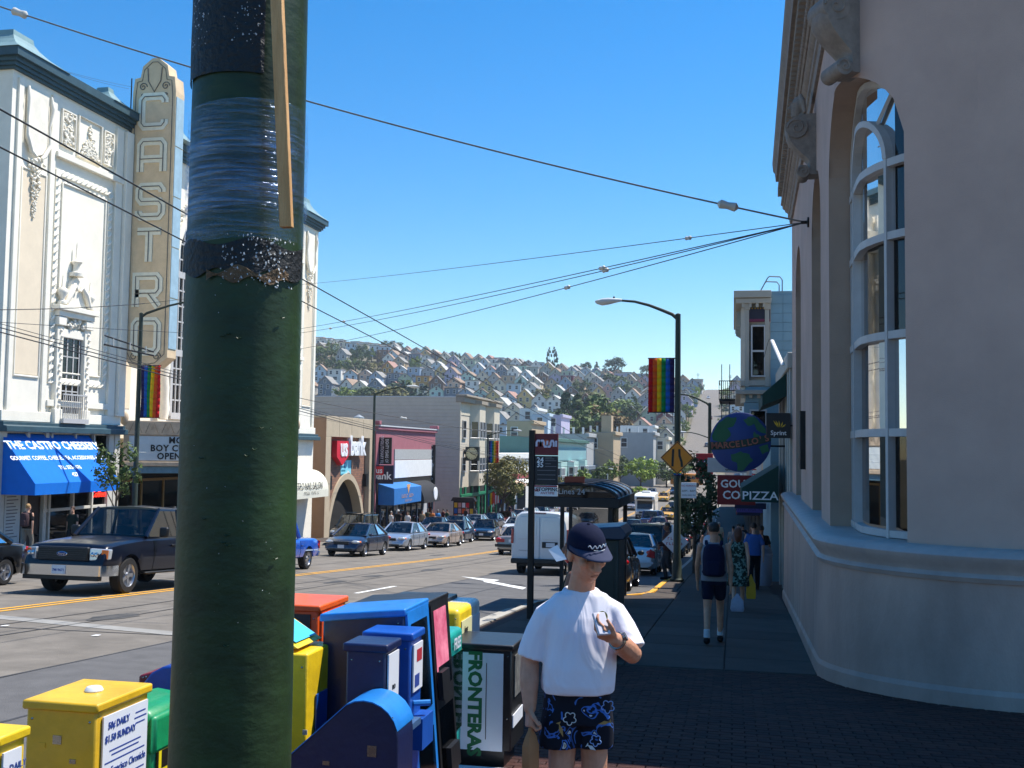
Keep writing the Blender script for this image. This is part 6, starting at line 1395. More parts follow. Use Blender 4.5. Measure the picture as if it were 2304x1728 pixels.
# lath tied under the film
WOOD = mat('raw_lath', '#cf9a5e', .75, var=.18, scale=5, bump=.3, bscale=40, stretch=(8, 8, .6), col2='#dcae76')
A, B = atY(621, -70, PY_-.178), atY(645, 512, PY_-.178); q = MB(); w = .0165
q.loft([[Vector((p.x+sx*w, p.y+sy, p.z))-po_.location for sx, sy in ((-1, -.012), (1, -.008), (1, .012), (-1, .012))] for p in (B, (A+B)/2, A)]); q.build('wood_lath', WOOD, po_, bevel=.002)
# torn flyers, staples and drips stuck in the paint
rnd = random.Random(5); FL = mat('torn_paper_white', '#bfc3c4', .7, var=.2, scale=20); q = MB()
def fleck(q, a, z, s, r=.1752):
    c = Vector((r*math.cos(a), r*math.sin(a), z)); u = Vector((-math.sin(a), math.cos(a), 0)); w = Vector((0, 0, 1)); n = Vector((math.cos(a), math.sin(a), 0)); P = []
    for k in range(4): th_ = k*1.57+rnd.uniform(-.5, .5); P.append(c+u*math.cos(th_)*s*rnd.uniform(.4, 1)+w*math.sin(th_)*s*rnd.uniform(.5, 1.3)+n*rnd.uniform(0, .004))
    q.add(P, [(0, 1, 2, 3)])
for k in range(170): fleck(q, rnd.uniform(-1.5, -.25), rnd.uniform(zof(640), zof(525)), rnd.uniform(.001, .0055))
for k in range(90): fleck(q, rnd.choice((rnd.gauss(-2.2, .2), rnd.gauss(-1.2, .2))), rnd.uniform(zof(100), zof(-20)), rnd.uniform(.001, .004), .1745)
for k in range(24): fleck(q, rnd.uniform(-1.9, -.3), rnd.uniform(zof(1650), zof(640)), rnd.uniform(.0008, .002), .1758)
stuff(q.build('paper_flecks', FL, po_))
for k in range(14):
    a = rnd.uniform(-1.8, -.3); z = rnd.uniform(zof(1500), zof(650)); q = MB(); c = lambda da, dz: (.1755*math.cos(a+da), .1755*math.sin(a+da), z+dz)
    q.tube([c(-.05, .004), c(-.02, 0), c(.03, .003)], .0016, 4); q.build('paint_run', PG, po_)
# ================================================================== news boxes along the kerb
def solveY(px, py, h):
    d = ray(px, py); return (h-EYE)/(d.z/d.y+.0625)
def paint(key, c, **k): return mat('box_paint_'+key, c, .42, var=.16, scale=5, bump=.12, bscale=25, coat=.12, detail=12, **k)
STK = mat('old_sticker', '#8f8d86', .8, var=.4, scale=40); BLKP, PLATE, CHRM = paint('black', '#1a1a1c'), mat('box_label_white', '#d9dce2', .4, var=.03), mat('chrome_worn', '#9a958c', .25, .9, var=.15, scale=20)
BGL = glassmat('box_window', (.08, .09, .1), .6, .08, 1.5); INK = mat('print_ink_blue', '#28408c', .6, var=0)
class NB:
    """one box: near side face fixed by photograph columns pl..pr, front (+X) reaching back to column pf; h is its real height"""
    def __init__(s, name, label, m, pl, pr, py, pf, h, slant=0., lid=None, leg=.12, prof=None, w=None, d=None, top=.0, bev=.012):
        s.y0 = solveY(pr, py, h); a, b = atY(pl, py, s.y0), atY(pr, py, s.y0); s.x0, s.x1 = a.x, b.x
        if d: s.x0 = s.x1-d
        s.y1 = s.y0+w if w else atX(pf, py, b.x).y; s.zb, s.zt = g(s.y0), b.z; s.sl = slant; s.m = m
        s.t = thing(name, label, 'newspaper box', ((s.x0+s.x1)/2, (s.y0+s.y1)/2, s.zb), group='newspaper boxes along the kerb')
        zb = s.zb+leg; P = prof(s) if prof else [(s.x0, zb), (s.x1+slant, zb), (s.x1, s.zt), (s.x0, s.zt-top)]
        q = MB(); q.prism(P, s.y0, s.y1, 'y'); s.b = q.build('body', m, s.t, True, bevel=bev)
        q = MB(); q.box(s.x0+.06, s.x1-.06, s.y0+.06, s.y1-.06, s.zb-.05, zb); q.build('pedestal', BLKP, s.t, True)
        if lid:
            q = MB(); o = .015; q.prism([(s.x0-o, s.zt-top-.03), (s.x1+o, s.zt-.03), (s.x1+o, s.zt+.012), (s.x0-o, s.zt-top+.012)], s.y0-o, s.y1+o, 'y'); q.build('lid', lid, s.t, True, bevel=.01)
        s.zf = zb; rn_ = random.Random(int(pl)+900)
        for k in range(3):
            w_ = rn_.uniform(.02, .05); xa = rn_.uniform(s.x0+.03, s.x1-.09); za = rn_.uniform(s.zb+.45, s.zt-.16); q = MB(); q.box(xa, xa+w_, s.y0-.003, s.y0+.001, za, za+w_*rn_.uniform(.5, 1.2)); q.build('sticker', rn_.choice((STK, STK, CHRM, m)), s.t, True)
        for xa in (s.x0+.03, s.x1-.03):
            for za in (s.zt-.07, s.zb+.35): q = MB(); q.ball((xa, s.y0, za), (.006, .005, .006), 6, 4); q.build('rivet', CHRM, s.t, True)
    def P(s, u, v, o): return Vector((s.x1+s.sl*(1-v)+o, s.y0+(s.y1-s.y0)*u, s.zf+(s.zt-s.zf)*v))
    def front(s, name, u0, u1, v0, v1, m, o=.004, th=.008, parent=None):
        q = MB(); q.loft([[s.P(u0, v0, k), s.P(u1, v0, k), s.P(u1, v1, k), s.P(u0, v1, k)] for k in (o, o+th)]); return q.build(name, m, parent or s.t, True)
    def ftext(s, tx, size, u, v, m, o=.0137, **k):
        up = (s.P(u, 1, 0)-s.P(u, 0, 0)).normalized(); return text('lettering', tx, size, s.P(u, v, o)-s.t.location, basis((0, 1, 0), up), m, s.t, .0008, **k)
    def side(s, name, x0, x1, z0, z1, m, o=.006):
        q = MB(); q.box(x0, x1, s.y0-o-.004, s.y0-o+.002, z0, z1); return q.build(name, m, s.t, True)
    def stext(s, tx, size, x, z, m, o=.0115, **k): return text('lettering', tx, size, Vector((x, s.y0-o, z))-s.t.location, FACE_NY, m, s.t, .0008, **k)
    def window(s, u0, u1, v0, v1, fm, fw=.05):
        r = s.front('door', u0-fw, u1+fw, v0-fw*.6, v1+fw*.6, fm, .002, .012); s.front('window_pane', u0, u1, v0, v1, BGL, .016, .003, r); s.front('paper_behind', u0+.02, u1-.02, v0+.02, v1-.02, mat('newsprint', '#8d8c86', .9, var=.4, scale=14, col2='#3a3a3c'), .0145, .001, r)
    def mech(s, u, v, m):
        q = MB(); q.ball(s.P(u, v, .03), (.035, .02, .02), 8, 6); q.tube([s.P(u, v, .0), s.P(u, v, .05)], .012, 8); q.build('coin_knob', m, s.t, True, smooth=50)
YLW, YLW2, GRNB = paint('yellow', '#d9ac22'), paint('bright_yellow', '#e6c21f'), paint('green', '#0d8a55')
NVY, BLU, BLU2 = paint('navy', '#101c45'), paint('blue', '#0f4fa8'), paint('lit_blue', '#1c78c8')  # navy also paints the shade on blue boxes' sides, the last blue their lit faces
b = NB('newspaper_box', 'bright yellow newspaper box cut off by the picture edge', YLW2, -150, -4, 1664, 57, .92, lid=YLW2)
b.front('label_plate', .12, .78, .5, .93, PLATE); b.ftext('50c DAILY', .035, .45, .85, INK); b.ftext('USE ANY COINS', .02, .62, .78, INK); b.ftext('EXCEPT PENNIES', .02, .62, .73, INK)
b = NB('newspaper_box', 'yellow newspaper box with white price plate and a cup on top', YLW, 60, 217, 1590, 333, .92, lid=YLW)
pl = b.front('label_plate', .1, .95, .47, .93, PLATE)
for v, tx, sz, u in ((.87, '50\u00a2 DAILY', .042, .38), (.8, '$1.50 SUNDAY', .042, .42), (.62, 'San Francisco Chronicle', .047, .52)): b.ftext(tx, sz, u, v, INK, bold=.0012 if v > .7 else .0004, sx=.9 if v > .7 else .74)
for v, u, w_ in ((.73, .52, .3), (.705, .52, .26), (.67, .52, .38), (.56, .52, .38), (.53, .55, .3), (.88, .8, .1), (.85, .8, .12), (.82, .8, .09)): b.front('print_line', u-w_, u+w_, v-.004, v+.004, INK, .0125, .0006, pl)
for u, v in ((.14, .9), (.92, .9), (.14, .5), (.92, .5)): b.mech(u, v-.002, CHRM) if False else None
b.front('coin_panel', .1, .97, .2, .45, YLW, .004, .02); b.mech(.62, .38, CHRM); b.mech(.2, .36, CHRM)
q = MB(); q.ball(b.P(.5, .3, .06), (.05, .05, .03), 10, 6); q.build('coin_cup', YLW, b.t, True, smooth=50)
b.side('panel_seam', b.x0+.05, b.x1, b.zb+.52, b.zb+.525, mat('seam_brown', '#7d6418', .8, var=0), .0)
cup = thing('plastic_lid', 'clear plastic cup lid lying on the yellow newspaper box', 'lid', ((b.x0+b.x1)/2+.02, (b.y0+b.y1)/2, b.zt+.012)); q = MB(); q.lathe([(.04, 0), (.042, .006), (.034, .02), (.03, .022)], 16); q.build('shell', mat('clear_plastic', '#d8dcdd', .25, var=.02), cup, smooth=40)
b = NB('newspaper_box', 'green plastic newspaper box with rounded hood behind the yellow one', GRNB, 225, 345, 1602, 440, .82, prof=lambda s: [(s.x0-.08, s.zb+.1), (s.x1, s.zb+.1), (s.x1, s.zt-.06), (s.x1-.03, s.zt), (s.x0+.08, s.zt+.02), (s.x0-.08, s.zt-.02)], w=.42, bev=.03)
b.front('front_panel', .08, .9, .3, .78, BLKP); pf_ = b.front('panel_frame', .1, .88, .33, .75, mat('print_yellow', '#e4cf1e', .5, var=.02), .0125, .001); b.front('print_black', .16, .84, .6, .72, BLKP, .014, .001, pf_); b.ftext('F', .16, .35, .46, BLKP, bold=.01)
q = MB(); q.box(b.x1-.02, b.x1+.02, b.y0-.012, b.y1+.012, b.zt-.2, b.zt-.02); q.build('hood_lip', GRNB, b.t, True, bevel=.02)
def dome(s, k=8): return [(s.x0, s.zb+.1), (s.x1, s.zb+.1)]+[(s.x1-(s.x1-s.x0)*.5+(s.x1-s.x0)*.5*math.cos(math.pi*j/k), s.zt-.16+.16*math.sin(math.pi*j/k)) for j in range(k+1)]
NB('newspaper_box', 'dark blue dome-topped newspaper box behind the post', paint('royal', '#123f96'), 318, 470, 1502, 520, .95, prof=dome, w=.42)
rd = NB('newspaper_box', 'dark red newspaper box with tilted display frame near the street', paint('dark_red', '#7d1420'), 312, 392, 1500, 460, .93, w=.4, top=.06); 
b = NB('newspaper_box', 'red newspaper box with black and white lettering beside the post', paint('red', '#a81a26'), 500, 657, 1512, 674, .95, w=.36)
b.front('letter_panel', .06, .9, .15, .8, PLATE); b.ftext('RE', .3, .5, .45, BLKP, bold=.016)
b = NB('newspaper_box', 'yellow newspaper box with blue stripe and slanted cyan display', YLW2, 560, 692, 1472, 706, 1.05, w=.38)
b.front('blue_stripe', .3, .7, .1, .75, BLU); q = MB(); a = atY(600, 1470, b.y0+.1)
q.loft([[Vector((b.x0, yy, b.zt+.02)), Vector((b.x1-.06, yy, b.zt+.02)), Vector((b.x0-.06, yy, b.zt+.22)), Vector((b.x0-.1, yy, b.zt+.22))] for yy in (b.y0+.02, b.y1-.02)]); q.build('display_wedge', YLW2, b.t, True, bevel=.006)
q = MB(); n_ = Vector((.2, 0, .22)).normalized()*.004; q.add([Vector((b.x1-.09, b.y0+.05, b.zt+.045))+n_, Vector((b.x1-.09, b.y1-.05, b.zt+.045))+n_, Vector((b.x0-.04, b.y1-.05, b.zt+.205))+n_, Vector((b.x0-.04, b.y0+.05, b.zt+.205))+n_], [(0, 1, 2, 3)]); q.build('display_print', mat('print_cyan', '#3fb4e0', .5, var=.05), b.t, True)
q = MB(); q.prism([(b.x0-.06, b.zt+.03), (b.x1-.1, b.zt+.03), (b.x0-.06, b.zt+.19)], b.y0+.012, b.y0+.016, 'y'); q.build('display_side_print', mat('print_cyan', '#3fb4e0'), b.t, True)
ORG = paint('orange', '#e2581d'); b = NB('newspaper_box', 'orange framed newspaper box with black panels near the street', ORG, 545, 717, 1367, 778, 1.2, lid=ORG)
b.side('side_panel', b.x0+.04, b.x1-.05, b.zb+.3, b.zt-.045, BLKP); b.stext('iser', .11, b.x1-.14, b.zt-.21, PLATE, shear=.15, bold=.001); b.stext('art', .07, b.x1-.1, b.zt-.3, PLATE, shear=.15)
b.window(.12, .8, .62, .93, ORG, .06)
b = NB('newspaper_box', 'tall blue newspaper box with sloping front, two windows and a notice', NVY, 727, 908, 1374, 958, 1.27, slant=.1, lid=BLU2, top=.05)  # navy body is shade painted onto the sides; lid and door carry the lit tone
r = b.front('door', .03, .97, .04, .99, BLU2, .002, .014)
for v0, v1 in ((.5, .93), (.1, .4)):
    b.front('window_pane', .14, .84, v0, v1, BGL, .0185, .003, r); b.front('paper_behind', .18, .8, v0+.02, v1-.03, mat('newsprint', '#8d8c86'), .017, .001, r)
b.front('notice', .3, .62, .41, .49, PLATE, .018, .002)
b.front('lower_door', .03, .97, -.06, .035, BLU2, .002, .02)
BT = b
b = NB('newspaper_box', 'blue newspaper box coin tower with label plate', BLU, 822, 925, 1430, 938, 1.17, lid=BLU, w=.2); b.front('label_plate', .1, .9, .72, .95, PLATE); b.front('print_block', .2, .6, .74, .8, INK, .0125, .001); b.front('print_block', .35, .8, .86, .92, RDT, .0125, .001)
q = MB(); q.tube([b.P(.3, .66, .0), b.P(.5, .66, .08)], .016, 8); q.build('handle', BLU2, b.t, True); b.front('coin_box', .0, 1.0, .45, .6, BLU, .0, .07)
b = NB('newspaper_box', 'navy newspaper box coin tower with white label and small shelf', NVY, 779, 868, 1456, 882, 1.145, lid=NVY, w=.2); b.front('label_plate', .1, .9, .68, .96, PLATE); b.ftext('no', .05, .5, .8, BLKP); b.front('shelf', -.1, 1.1, .6, .63, paint('steel_blue', '#3f5f86'), 0, .12)
# big dome box in front
def bigdome(s):
    r_ = .17; c = (s.x1-r_, s.zt-r_); return [(s.x0-.1, s.zb+.1), (s.x1, s.zb+.1)]+[(c[0]+r_*math.cos(t_), c[1]+r_*math.sin(t_)) for t_ in [math.radians(a) for a in range(0, 121, 15)]]+[(s.x0-.1, s.zt-.42)]
b = NB('newspaper_box', 'big navy box with bright blue rounded sloping hood, nearest blue one', NVY, 625, 897, 1582, 925, .93, prof=bigdome, w=.24, bev=.006)
q = MB(); pr = bigdome(b)[1:]; q.loft([[Vector((x, yy, z)) for yy in (b.y0-.008, b.y1+.008)]+[Vector((x-.0, b.y1+.008, z-.006)), Vector((x, b.y0-.008, z-.006))] for x, z in [(x+.004, z+.004) for x, z in pr[2:]]]); q.build('hood', BLU2, b.t, True, smooth=40)
b.front('side_label', .2, .8, .5, .56, CHRM); b.front('window_pane', .15, .85, -.02, .4, BGL)
b = NB('newspaper_box', 'tall black newspaper box with pink poster and two windows', BLKP, 790, 962, 1356, 1003, 1.27, slant=.1, lid=BLKP, top=.04)
r = b.front('door', .03, .97, .02, .99, BLKP, .002, .012)
b.front('poster', .12, .78, .58, .95, mat('poster_pink', '#e0567a', .6, var=.25, scale=9, col2='#f08aa0'), .016, .002); b.front('window_pane', .2, .85, .55, .66, BGL, .02, .003, r); b.front('window_pane', .12, .85, .12, .45, BGL, .016, .003, r); b.front('paper_behind', .25, .75, .14, .42, mat('newsprint_cream', '#b3aa86', .9, var=.3, scale=8), .0145, .001, r); b.front('coin_box', .3, .8, .12, .24, BLKP, .02, .03); b.front('coin_box', .1, .5, .5, .64, BLKP, .02, .03); b.front('red_kick', .1, .9, -.06, .0, paint('red', '#a81a26'))
b = NB('newspaper_box', 'black newspaper box with flat lid between the blue row and the road', BLKP, 880, 1000, 1352, 1018, 1.1, lid=BLKP, w=.35)
b.side('label_plate', b.x0+.1, b.x1-.1, b.zt-.3, b.zt-.06, PLATE)
TEALP = paint('teal', '#12968c'); b = NB('newspaper_box', 'teal plastic newspaper box marked FREE', TEALP, 950, 1009, 1430, 1042, .98, w=.4, bev=.03); b.ftext('FREE', .11, .5, .9, PLATE, bold=.002, sx=.8); b.front('door', .08, .92, .2, .82, BGL, .004, .006)
b = NB('newspaper_box', 'yellow framed plastic newspaper box beside the white one', YLW2, 930, 1034, 1372, 1060, 1.08, w=.42, bev=.04); b.front('panel', .12, .88, .12, .9, mat('panel_cream', '#d8d2a0', .5, var=.05), .002, .006)
for v, tx in ((.82, 'ing'), (.6, 'sses'), (.42, 'on')): b.ftext(tx, .09, .4, v, BLKP, bold=.002)
b = NB('newspaper_box', 'white plastic newspaper box with red print', paint('white', '#e0e2da'), 945, 1054, 1360, 1079, 1.08, w=.42, bev=.04); b.front('panel', .12, .88, .1, .88, PLATE, .002, .006)
for v, n_ in ((.58, 5), (.5, 4), (.42, 5)): b.front('red_print', .5-n_*.05, .5+n_*.05, v-.025, v+.02, RDT, .0085, .0006)
b = NB('newspaper_box', 'black newspaper rack with white side panel reading FRONTERAS', BLKP, 1040, 1152, 1456, 1192, .86, w=.5, lid=BLKP, d=.5); xa, xb_ = b.x0+.06, b.x1-.07
b.side('white_panel', b.x1-.4, b.x1-.06, b.zb+.12, b.zt-.05, PLATE); zm_ = (b.zb+b.zt)/2+.02; FGR = mat('print_dark_green', '#135f35', .6, var=0)
text('lettering', 'FRONTERAS', .135, Vector((b.x1-.27, b.y0-.0115, zm_))-b.t.location, basis((0, 0, -1), (1, 0, 0)), FGR, b.t, .0008, bold=.006); text('lettering', 'DE LA NOTICIA', .045, Vector((b.x1-.385, b.y0-.0115, zm_))-b.t.location, basis((0, 0, -1), (1, 0, 0)), BLKP, b.t, .001)
q = MB(); q.box(b.x1-.185, b.x1-.18, b.y0-.0125, b.y0-.011, b.zb+.2, b.zt-.12); q.build('print_rule', BLKP, b.t, True)
b.front('newspaper', .15, .7, .5, .9, mat('newsprint', '#8d8c86')); b.front('sticker', .05, .75, .22, .34, PLATE)
q = MB(); q.box(b.x0-.1, b.x1, b.y0-.5, b.y0-.05, b.zb, b.zb+.02); tr = thing('cardboard_tray', 'pale flat cardboard lying beside the black rack', 'cardboard', ((b.x0+b.x1)/2, b.y0-.3, b.zb)); q.build('sheet', PLATE, tr, True)
for i, (px, py, lab) in enumerate(((790, 1490, 'pale grey tray lid of a low box'), (720, 1575, 'slate grey tray lid of a low box'))):
    b = NB('newspaper_box', lab+' beneath the coin towers', paint('tray_grey' if i == 0 else 'tray_slate', '#a9a9a6' if i == 0 else '#5d6474'), px-70, px+30, py-65 if i == 0 else py-75, px+60, .8, w=.4, bev=.02); q = MB(); q.box(b.x0+.1, b.x1-.06, b.y0+.1, b.y1-.1, b.zt+.001, b.zt+.006); q.build('tray_recess', BLKP, b.t, True)
# ================================================================== vehicles
TYRE = mat('tyre_rubber', '#19191a', .85, var=.15, scale=20, bump=.2); RIMS = mat('alloy_silver', '#b9bcc2', .28, .85, var=.05); CBLK = mat('car_black_trim', '#0f1011', .5, var=.1)
CGL = glassmat('car_glass', (.10, .13, .12), .6, .02, 1.6); SEATM = mat('car_seat_grey', '#3d3b39', .9, var=.15, scale=8); CHROME = mat('chrome', '#d0d2d4', .08, 1., var=0)
HLAMP = mat('headlamp_clear', '#c9cdd0', .1, .5, var=.1, scale=30); AMBER = mat('indicator_amber', '#d9701c', .2, var=.05); TAIL = mat('tail_lamp_red', '#a31018', .2, var=.1, scale=10, coat=.5); CPLATE = mat('number_plate', '#cfd2d6', .5, var=.05)
def carpaint(k, c, metal=.25): return mat('car_paint_'+k, c, .3, metal, var=.03, scale=2, coat=.45 if k == 'navy' else 1.0, spec=.3 if k == 'navy' else .5)
_W = {}
def wheel_mesh(r, w, spokes=5):
    k = (r, w, spokes)
    if k in _W: return _W[k]
    q = MB(); q.lathe([(r*.62, -w/2), (r*.9, -w/2), (r, -w*.36), (r, w*.36), (r*.9, w/2), (r*.62, w/2)], 28, axis='x', cap=False); t = q.mesh('wheel', TYRE, smooth=40)
    q = MB()
    q.lathe([(r*.64, w*.46), (r*.6, w*.34), (r*.56, w*.1), (r*.2, w*.02), (.01, w*.02)], 28, axis='x', cap=False); q2 = MB()
    for i in range(spokes):
        a = 2*math.pi*i/spokes; d = Vector((0, math.cos(a), math.sin(a))); n = Vector((0, -math.sin(a), math.cos(a))); o = Vector((w*.3, 0, 0)); hw = r*.1
        q.loft([[d*u*r+n*hw*f+o*e, d*u*r-n*hw*f+o*e, d*u*r-n*hw*f+o*(e-.5), d*u*r+n*hw*f+o*(e-.5)] for u, f, e in ((.08, 1, 1.25), (.35, .9, 1.15), (.6, 1.2, 1.3))])
    q.lathe([(r*.15, w*.2), (r*.15, w*.42), (.01, w*.44)], 14, axis='x'); _W[k] = (t, q.mesh('rim', RIMS, smooth=40)); 
    return _W[k]
def interp(P, y):
    if y <= P[0][0]: return P[0][1]
    for (a, b), (c, d) in zip(P, P[1:]):
        if y <= c: t = (y-a)/(c-a) if c > a else 0; return b+(d-b)*t
    return P[-1][1]
class Car:
    """forward is +Y. prof: body top line (y, z); cabin: windscreen base, roof front, roof rear, rear-glass base; heights in metres"""
    def __init__(s, name, label, cat, paint, L, W, prof, cabin, zr, zb=.2, wr=.31, ww=.2, axles=None, group='vehicles in the street', tumble=.68, doors=(.0,), bpill=None, nose=.16, spokes=5, belt=None, glass=True, smooth=35):
        s.L, s.W, s.prof, s.zb, s.wr, s.nose = L, W, prof, zb, wr, nose; s.paint = paint; s.ax = axles or (L/2-.88, -L/2+.95); s.arch = wr*1.16
        s.t = thing(name, label, cat, group=group); yA, yB, yC, yD = cabin; s.cabin = cabin
        N = int(L/.075); q = MB(); rings = []; ys = [-L/2+L*i/N for i in range(N+1)]
        for y in ys: rings.append(s.ring(y))
        n = len(rings[0]); q.loft(rings)
        for k in range(N):
            for i in range(n):
                f = k*n+i; y = (ys[k]+ys[k+1])/2
                if i in (0, n-1): q.mi[f] = 1
                if i in (n//2-1, n//2, n//2-2, n//2+1) and yD+.12 < y < yA-.12 and cabin: q.mi[f] = 1
        s.body = q.build('body', [paint, CBLK], s.t, smooth=smooth)
        zA, zD = interp(prof, yA)+.02, interp(prof, yD)+.02; wA, wD = s.hw(yA)*.9, s.hw(yD)*.9; wB, wC = W/2*tumble, W/2*tumble; s.zr = zr
        if glass:
            A, B, C, D = [lambda sx, y=y, w=w, z=z: Vector((sx*w, y, z)) for y, w, z in ((yA, wA, zA), (yB, wB, zr), (yC, wC, zr), (yD, wD, zD))]
            # roof
            rr = []
            for t_ in (0, .15, .5, .85, 1):
                y = yB+(yC-yB)*t_; w = wB+(wC-wB)*t_; h = .06*math.sin(math.pi*(.15+.7*t_)); rr.append([(w*f, y, zr+e) for f, e in ((-1.02, -.04), (-1, .0), (-.8, h*.75), (0, h+.02), (.8, h*.75), (1, .0), (1.02, -.04), (0, -.03))])
            q = MB(); q.loft(rr); rf = q.build('roof', paint, s.t, smooth=50)
            bp = bpill if bpill is not None else (yB+yC)/2-.1
            midz = lambda y: interp(prof, y)+.02
            bb = lambda sx: Vector((sx*s.hw(bp)*.9, bp, midz(bp))); bt = lambda sx: Vector((sx*wB, bp, zr))
            for sx in (-1, 1):
                for a, b, r in ((A(sx), B(sx), .038), (bb(sx), bt(sx), .035), (D(sx), C(sx), .055)):
                    q = MB(); q.tube([a, b], [r*1.25, r], 6); q.build('pillar', paint, s.t, smooth=50)
                for nm, P in (('side_window', (A(sx), B(sx), bt(sx), bb(sx))), ('side_window', (bb(sx), bt(sx), C(sx), D(sx)))):
                    c = sum(P, Vector())/4; q = MB(); q.add([p+(c-p)*.03-Vector((0, 0, 0)) for p in P], [(0, 1, 2, 3)]); q.build(nm, CGL, s.t)
            for nm, P in (('windscreen', (A(-1), A(1), B(1), B(-1))), ('rear_window', (D(-1), D(1), C(1), C(-1)))):
                c = sum(P, Vector())/4; q = MB(); P = [p+(c-p)*.04 for p in P]; m1 = (P[0]+P[1])/2; m2 = (P[2]+P[3])/2; o = Vector((0, (.06 if nm == 'windscreen' else -.06), 0)); q.add([P[0], m1+o, P[1], P[2], m2+o*.7, P[3]], [(0, 1, 4, 5), (1, 2, 3, 4)]); q.build(nm, CGL, s.t, smooth=80)
            # seats and wheel
            sy = (yA+yC)/2+.05
            for sx in (-.4, .4):
                x = sx*W*.45; zs = zA-.05; q = MB(); q.box(x-.22, x+.22, sy-.35, sy-.22, zs-.25, zs+.28); q.box(x-.12, x+.12, sy-.36, sy-.26, zs+.3, zs+.46); q.build('seat', SEATM, s.t, bevel=.03)
            q = MB(); c = Vector((-.4*W*.45*1, yA-.35, zA+.02)); q.tube([c+Vector((.17*math.cos(a), -.08*math.sin(a)*.5, .15*math.sin(a))) for a in [j*.52 for j in range(13)]], .016, 6); q.build('steering_wheel', CBLK, s.t)
            q = MB(); q.box(-wA*.92, wA*.92, yA-.35, yA-.06, zA-.08, zA+.05); q.build('dashboard', CBLK, s.t, bevel=.03)
        tm, rm = wheel_mesh(wr, ww, spokes)
        for ya in s.ax:
            for sx in (-1, 1):
                w = inst(tm, 'wheel', (sx*(W/2-ww/2-.03), ya, wr), s.t, (0, 0, 0 if sx > 0 else math.pi)); inst(rm, 'rim', (0, 0, 0), w)
            q = MB(); q.box(-W/2+.28, W/2-.28, ya-s.arch, ya+s.arch, zb+.02, wr*2+.05); q.build('wheel_well', CBLK, s.t)
        for y in doors:
            for sx in (-1, 1):
                r = s.ring(y); n = len(r); h = [Vector(p) for p in r]; P = [p for p in h if (p.x*sx) > s.hw(y)*.9]; P = sorted(P, key=lambda p: p.z); P = [p+Vector((sx*.003, 0, 0)) for p in P if p.z > s.zb+.05]
                if len(P) > 1: q = MB(); q.tube(P, .006, 4); q.build('door_seam', CBLK, s.t)
    def hw(s, y):
        u = abs(y)/(s.L/2); k = max(0, (u-.72)/.28); return s.W/2*(1-s.nose*k**2.2)
    def ring(s, y):
        w, zt, zb = s.hw(y), interp(s.prof, y), s.zb; u = abs(y)/(s.L/2); zb = zb+.1*max(0, (u-.85)/.15)
        half = [(.80, zb), (.965, zb+.07), (1.0, zb+(zt-zb)*.38), (.99, zb+(zt-zb)*.72), (.955, zt-.055), (.9, zt-.012), (.72, zt+.012), (.36, zt+.028)]; P = []
        az = None
        for ya in s.ax:
            d = abs(y-ya)
            if d < s.arch: az = s.wr+math.sqrt(s.arch**2-d*d)
        for f, z in half: P.append((f*w, z if az is None else (max(z, az) if z < zt-.09 else z)))
        return [(0, y, zb)]+[(x, y, z) for x, z in P]+[(0, y, zt+.033)]+[(-x, y, z) for x, z in reversed(P)]
    def place(s, X, Y, away=True, yaw=0.):
        s.t.location = (X, Y, g(Y)+RZ); sl = math.atan(slope(Y)); s.t.rotation_euler = (sl if away else -sl, 0, (0 if away else math.pi)+yaw); return s
    def bx(s, name, x0, x1, y0, y1, z0, z1, m, bevel=.015, both=False, parent=None):
        for sx in ((1, -1) if both else (1,)):
            q = MB(); a, b = sorted((x0*sx, x1*sx)); q.box(a, b, y0, y1, z0, z1); o = q.build(name, m, parent or s.t, bevel=bevel)
        return o
    def el(s, name, c, r, m, both=True):
        for sx in ((1, -1) if both else (1,)):
            q = MB(); q.ball((c[0]*sx, c[1], c[2]), r, 12, 8); o = q.build(name, m, s.t, smooth=60)
        return o
    def std(s, zl=.64, zt=.78, plate_f=.45, plate_r=.8, mirrors=True, grille=True, hz=.5):
        f, b, W = s.L/2, -s.L/2, s.W
        s.el('headlamp', (W*.35, f-.17, zl), (.2, .15, .085), HLAMP); s.el('indicator', (W*.44, f-.3, zl), (.06, .12, .06), AMBER)
        s.el('tail_lamp', (W*.4, b+.1, zt), (.17, .12, .09), TAIL)
        if grille: s.bx('grille', -W*.2, W*.2, f-.06, f+.005, zl-.1, zl+.02, CBLK)
        s.bx('lower_intake', -W*.3, W*.3, f-.05, f+.008, .27, .36, CBLK); s.bx('front_plate', -.15, .15, f+.0, f+.02, plate_f-.07, plate_f+.08, CPLATE, .004); s.bx('rear_plate', -.15, .15, b-.02, b+.02, plate_r-.07, plate_r+.08, CPLATE, .004)
        s.bx('bumper_strip', -W*.46, W*.46, b-.015, b+.06, .42, .5, s.paint)
        if mirrors:
            zA = interp(s.prof, s.cabin[0]); s.el('mirror', (s.hw(s.cabin[0])+.07, s.cabin[0]-.28, zA+.09), (.1, .05, .07), s.paint)
        for sx in (1, -1):
            for y in (s.cabin[0]-1.0, s.cabin[0]-1.95): q = MB(); q.box(min(sx*W*.488, sx*(W*.5+.015)), max(sx*W*.488, sx*(W*.5+.015)), y, y+.17, interp(s.prof, y)-.22, interp(s.prof, y)-.185); q.build('door_handle', s.paint, s.t, bevel=.008)
        return s
SED = [(-2.3, .5), (-2.27, .8), (-2.2, .93), (-1.5, .97), (-.9, .93), (.3, .9), (1.0, .9), (1.6, .82), (2.0, .72), (2.2, .62), (2.3, .42)]
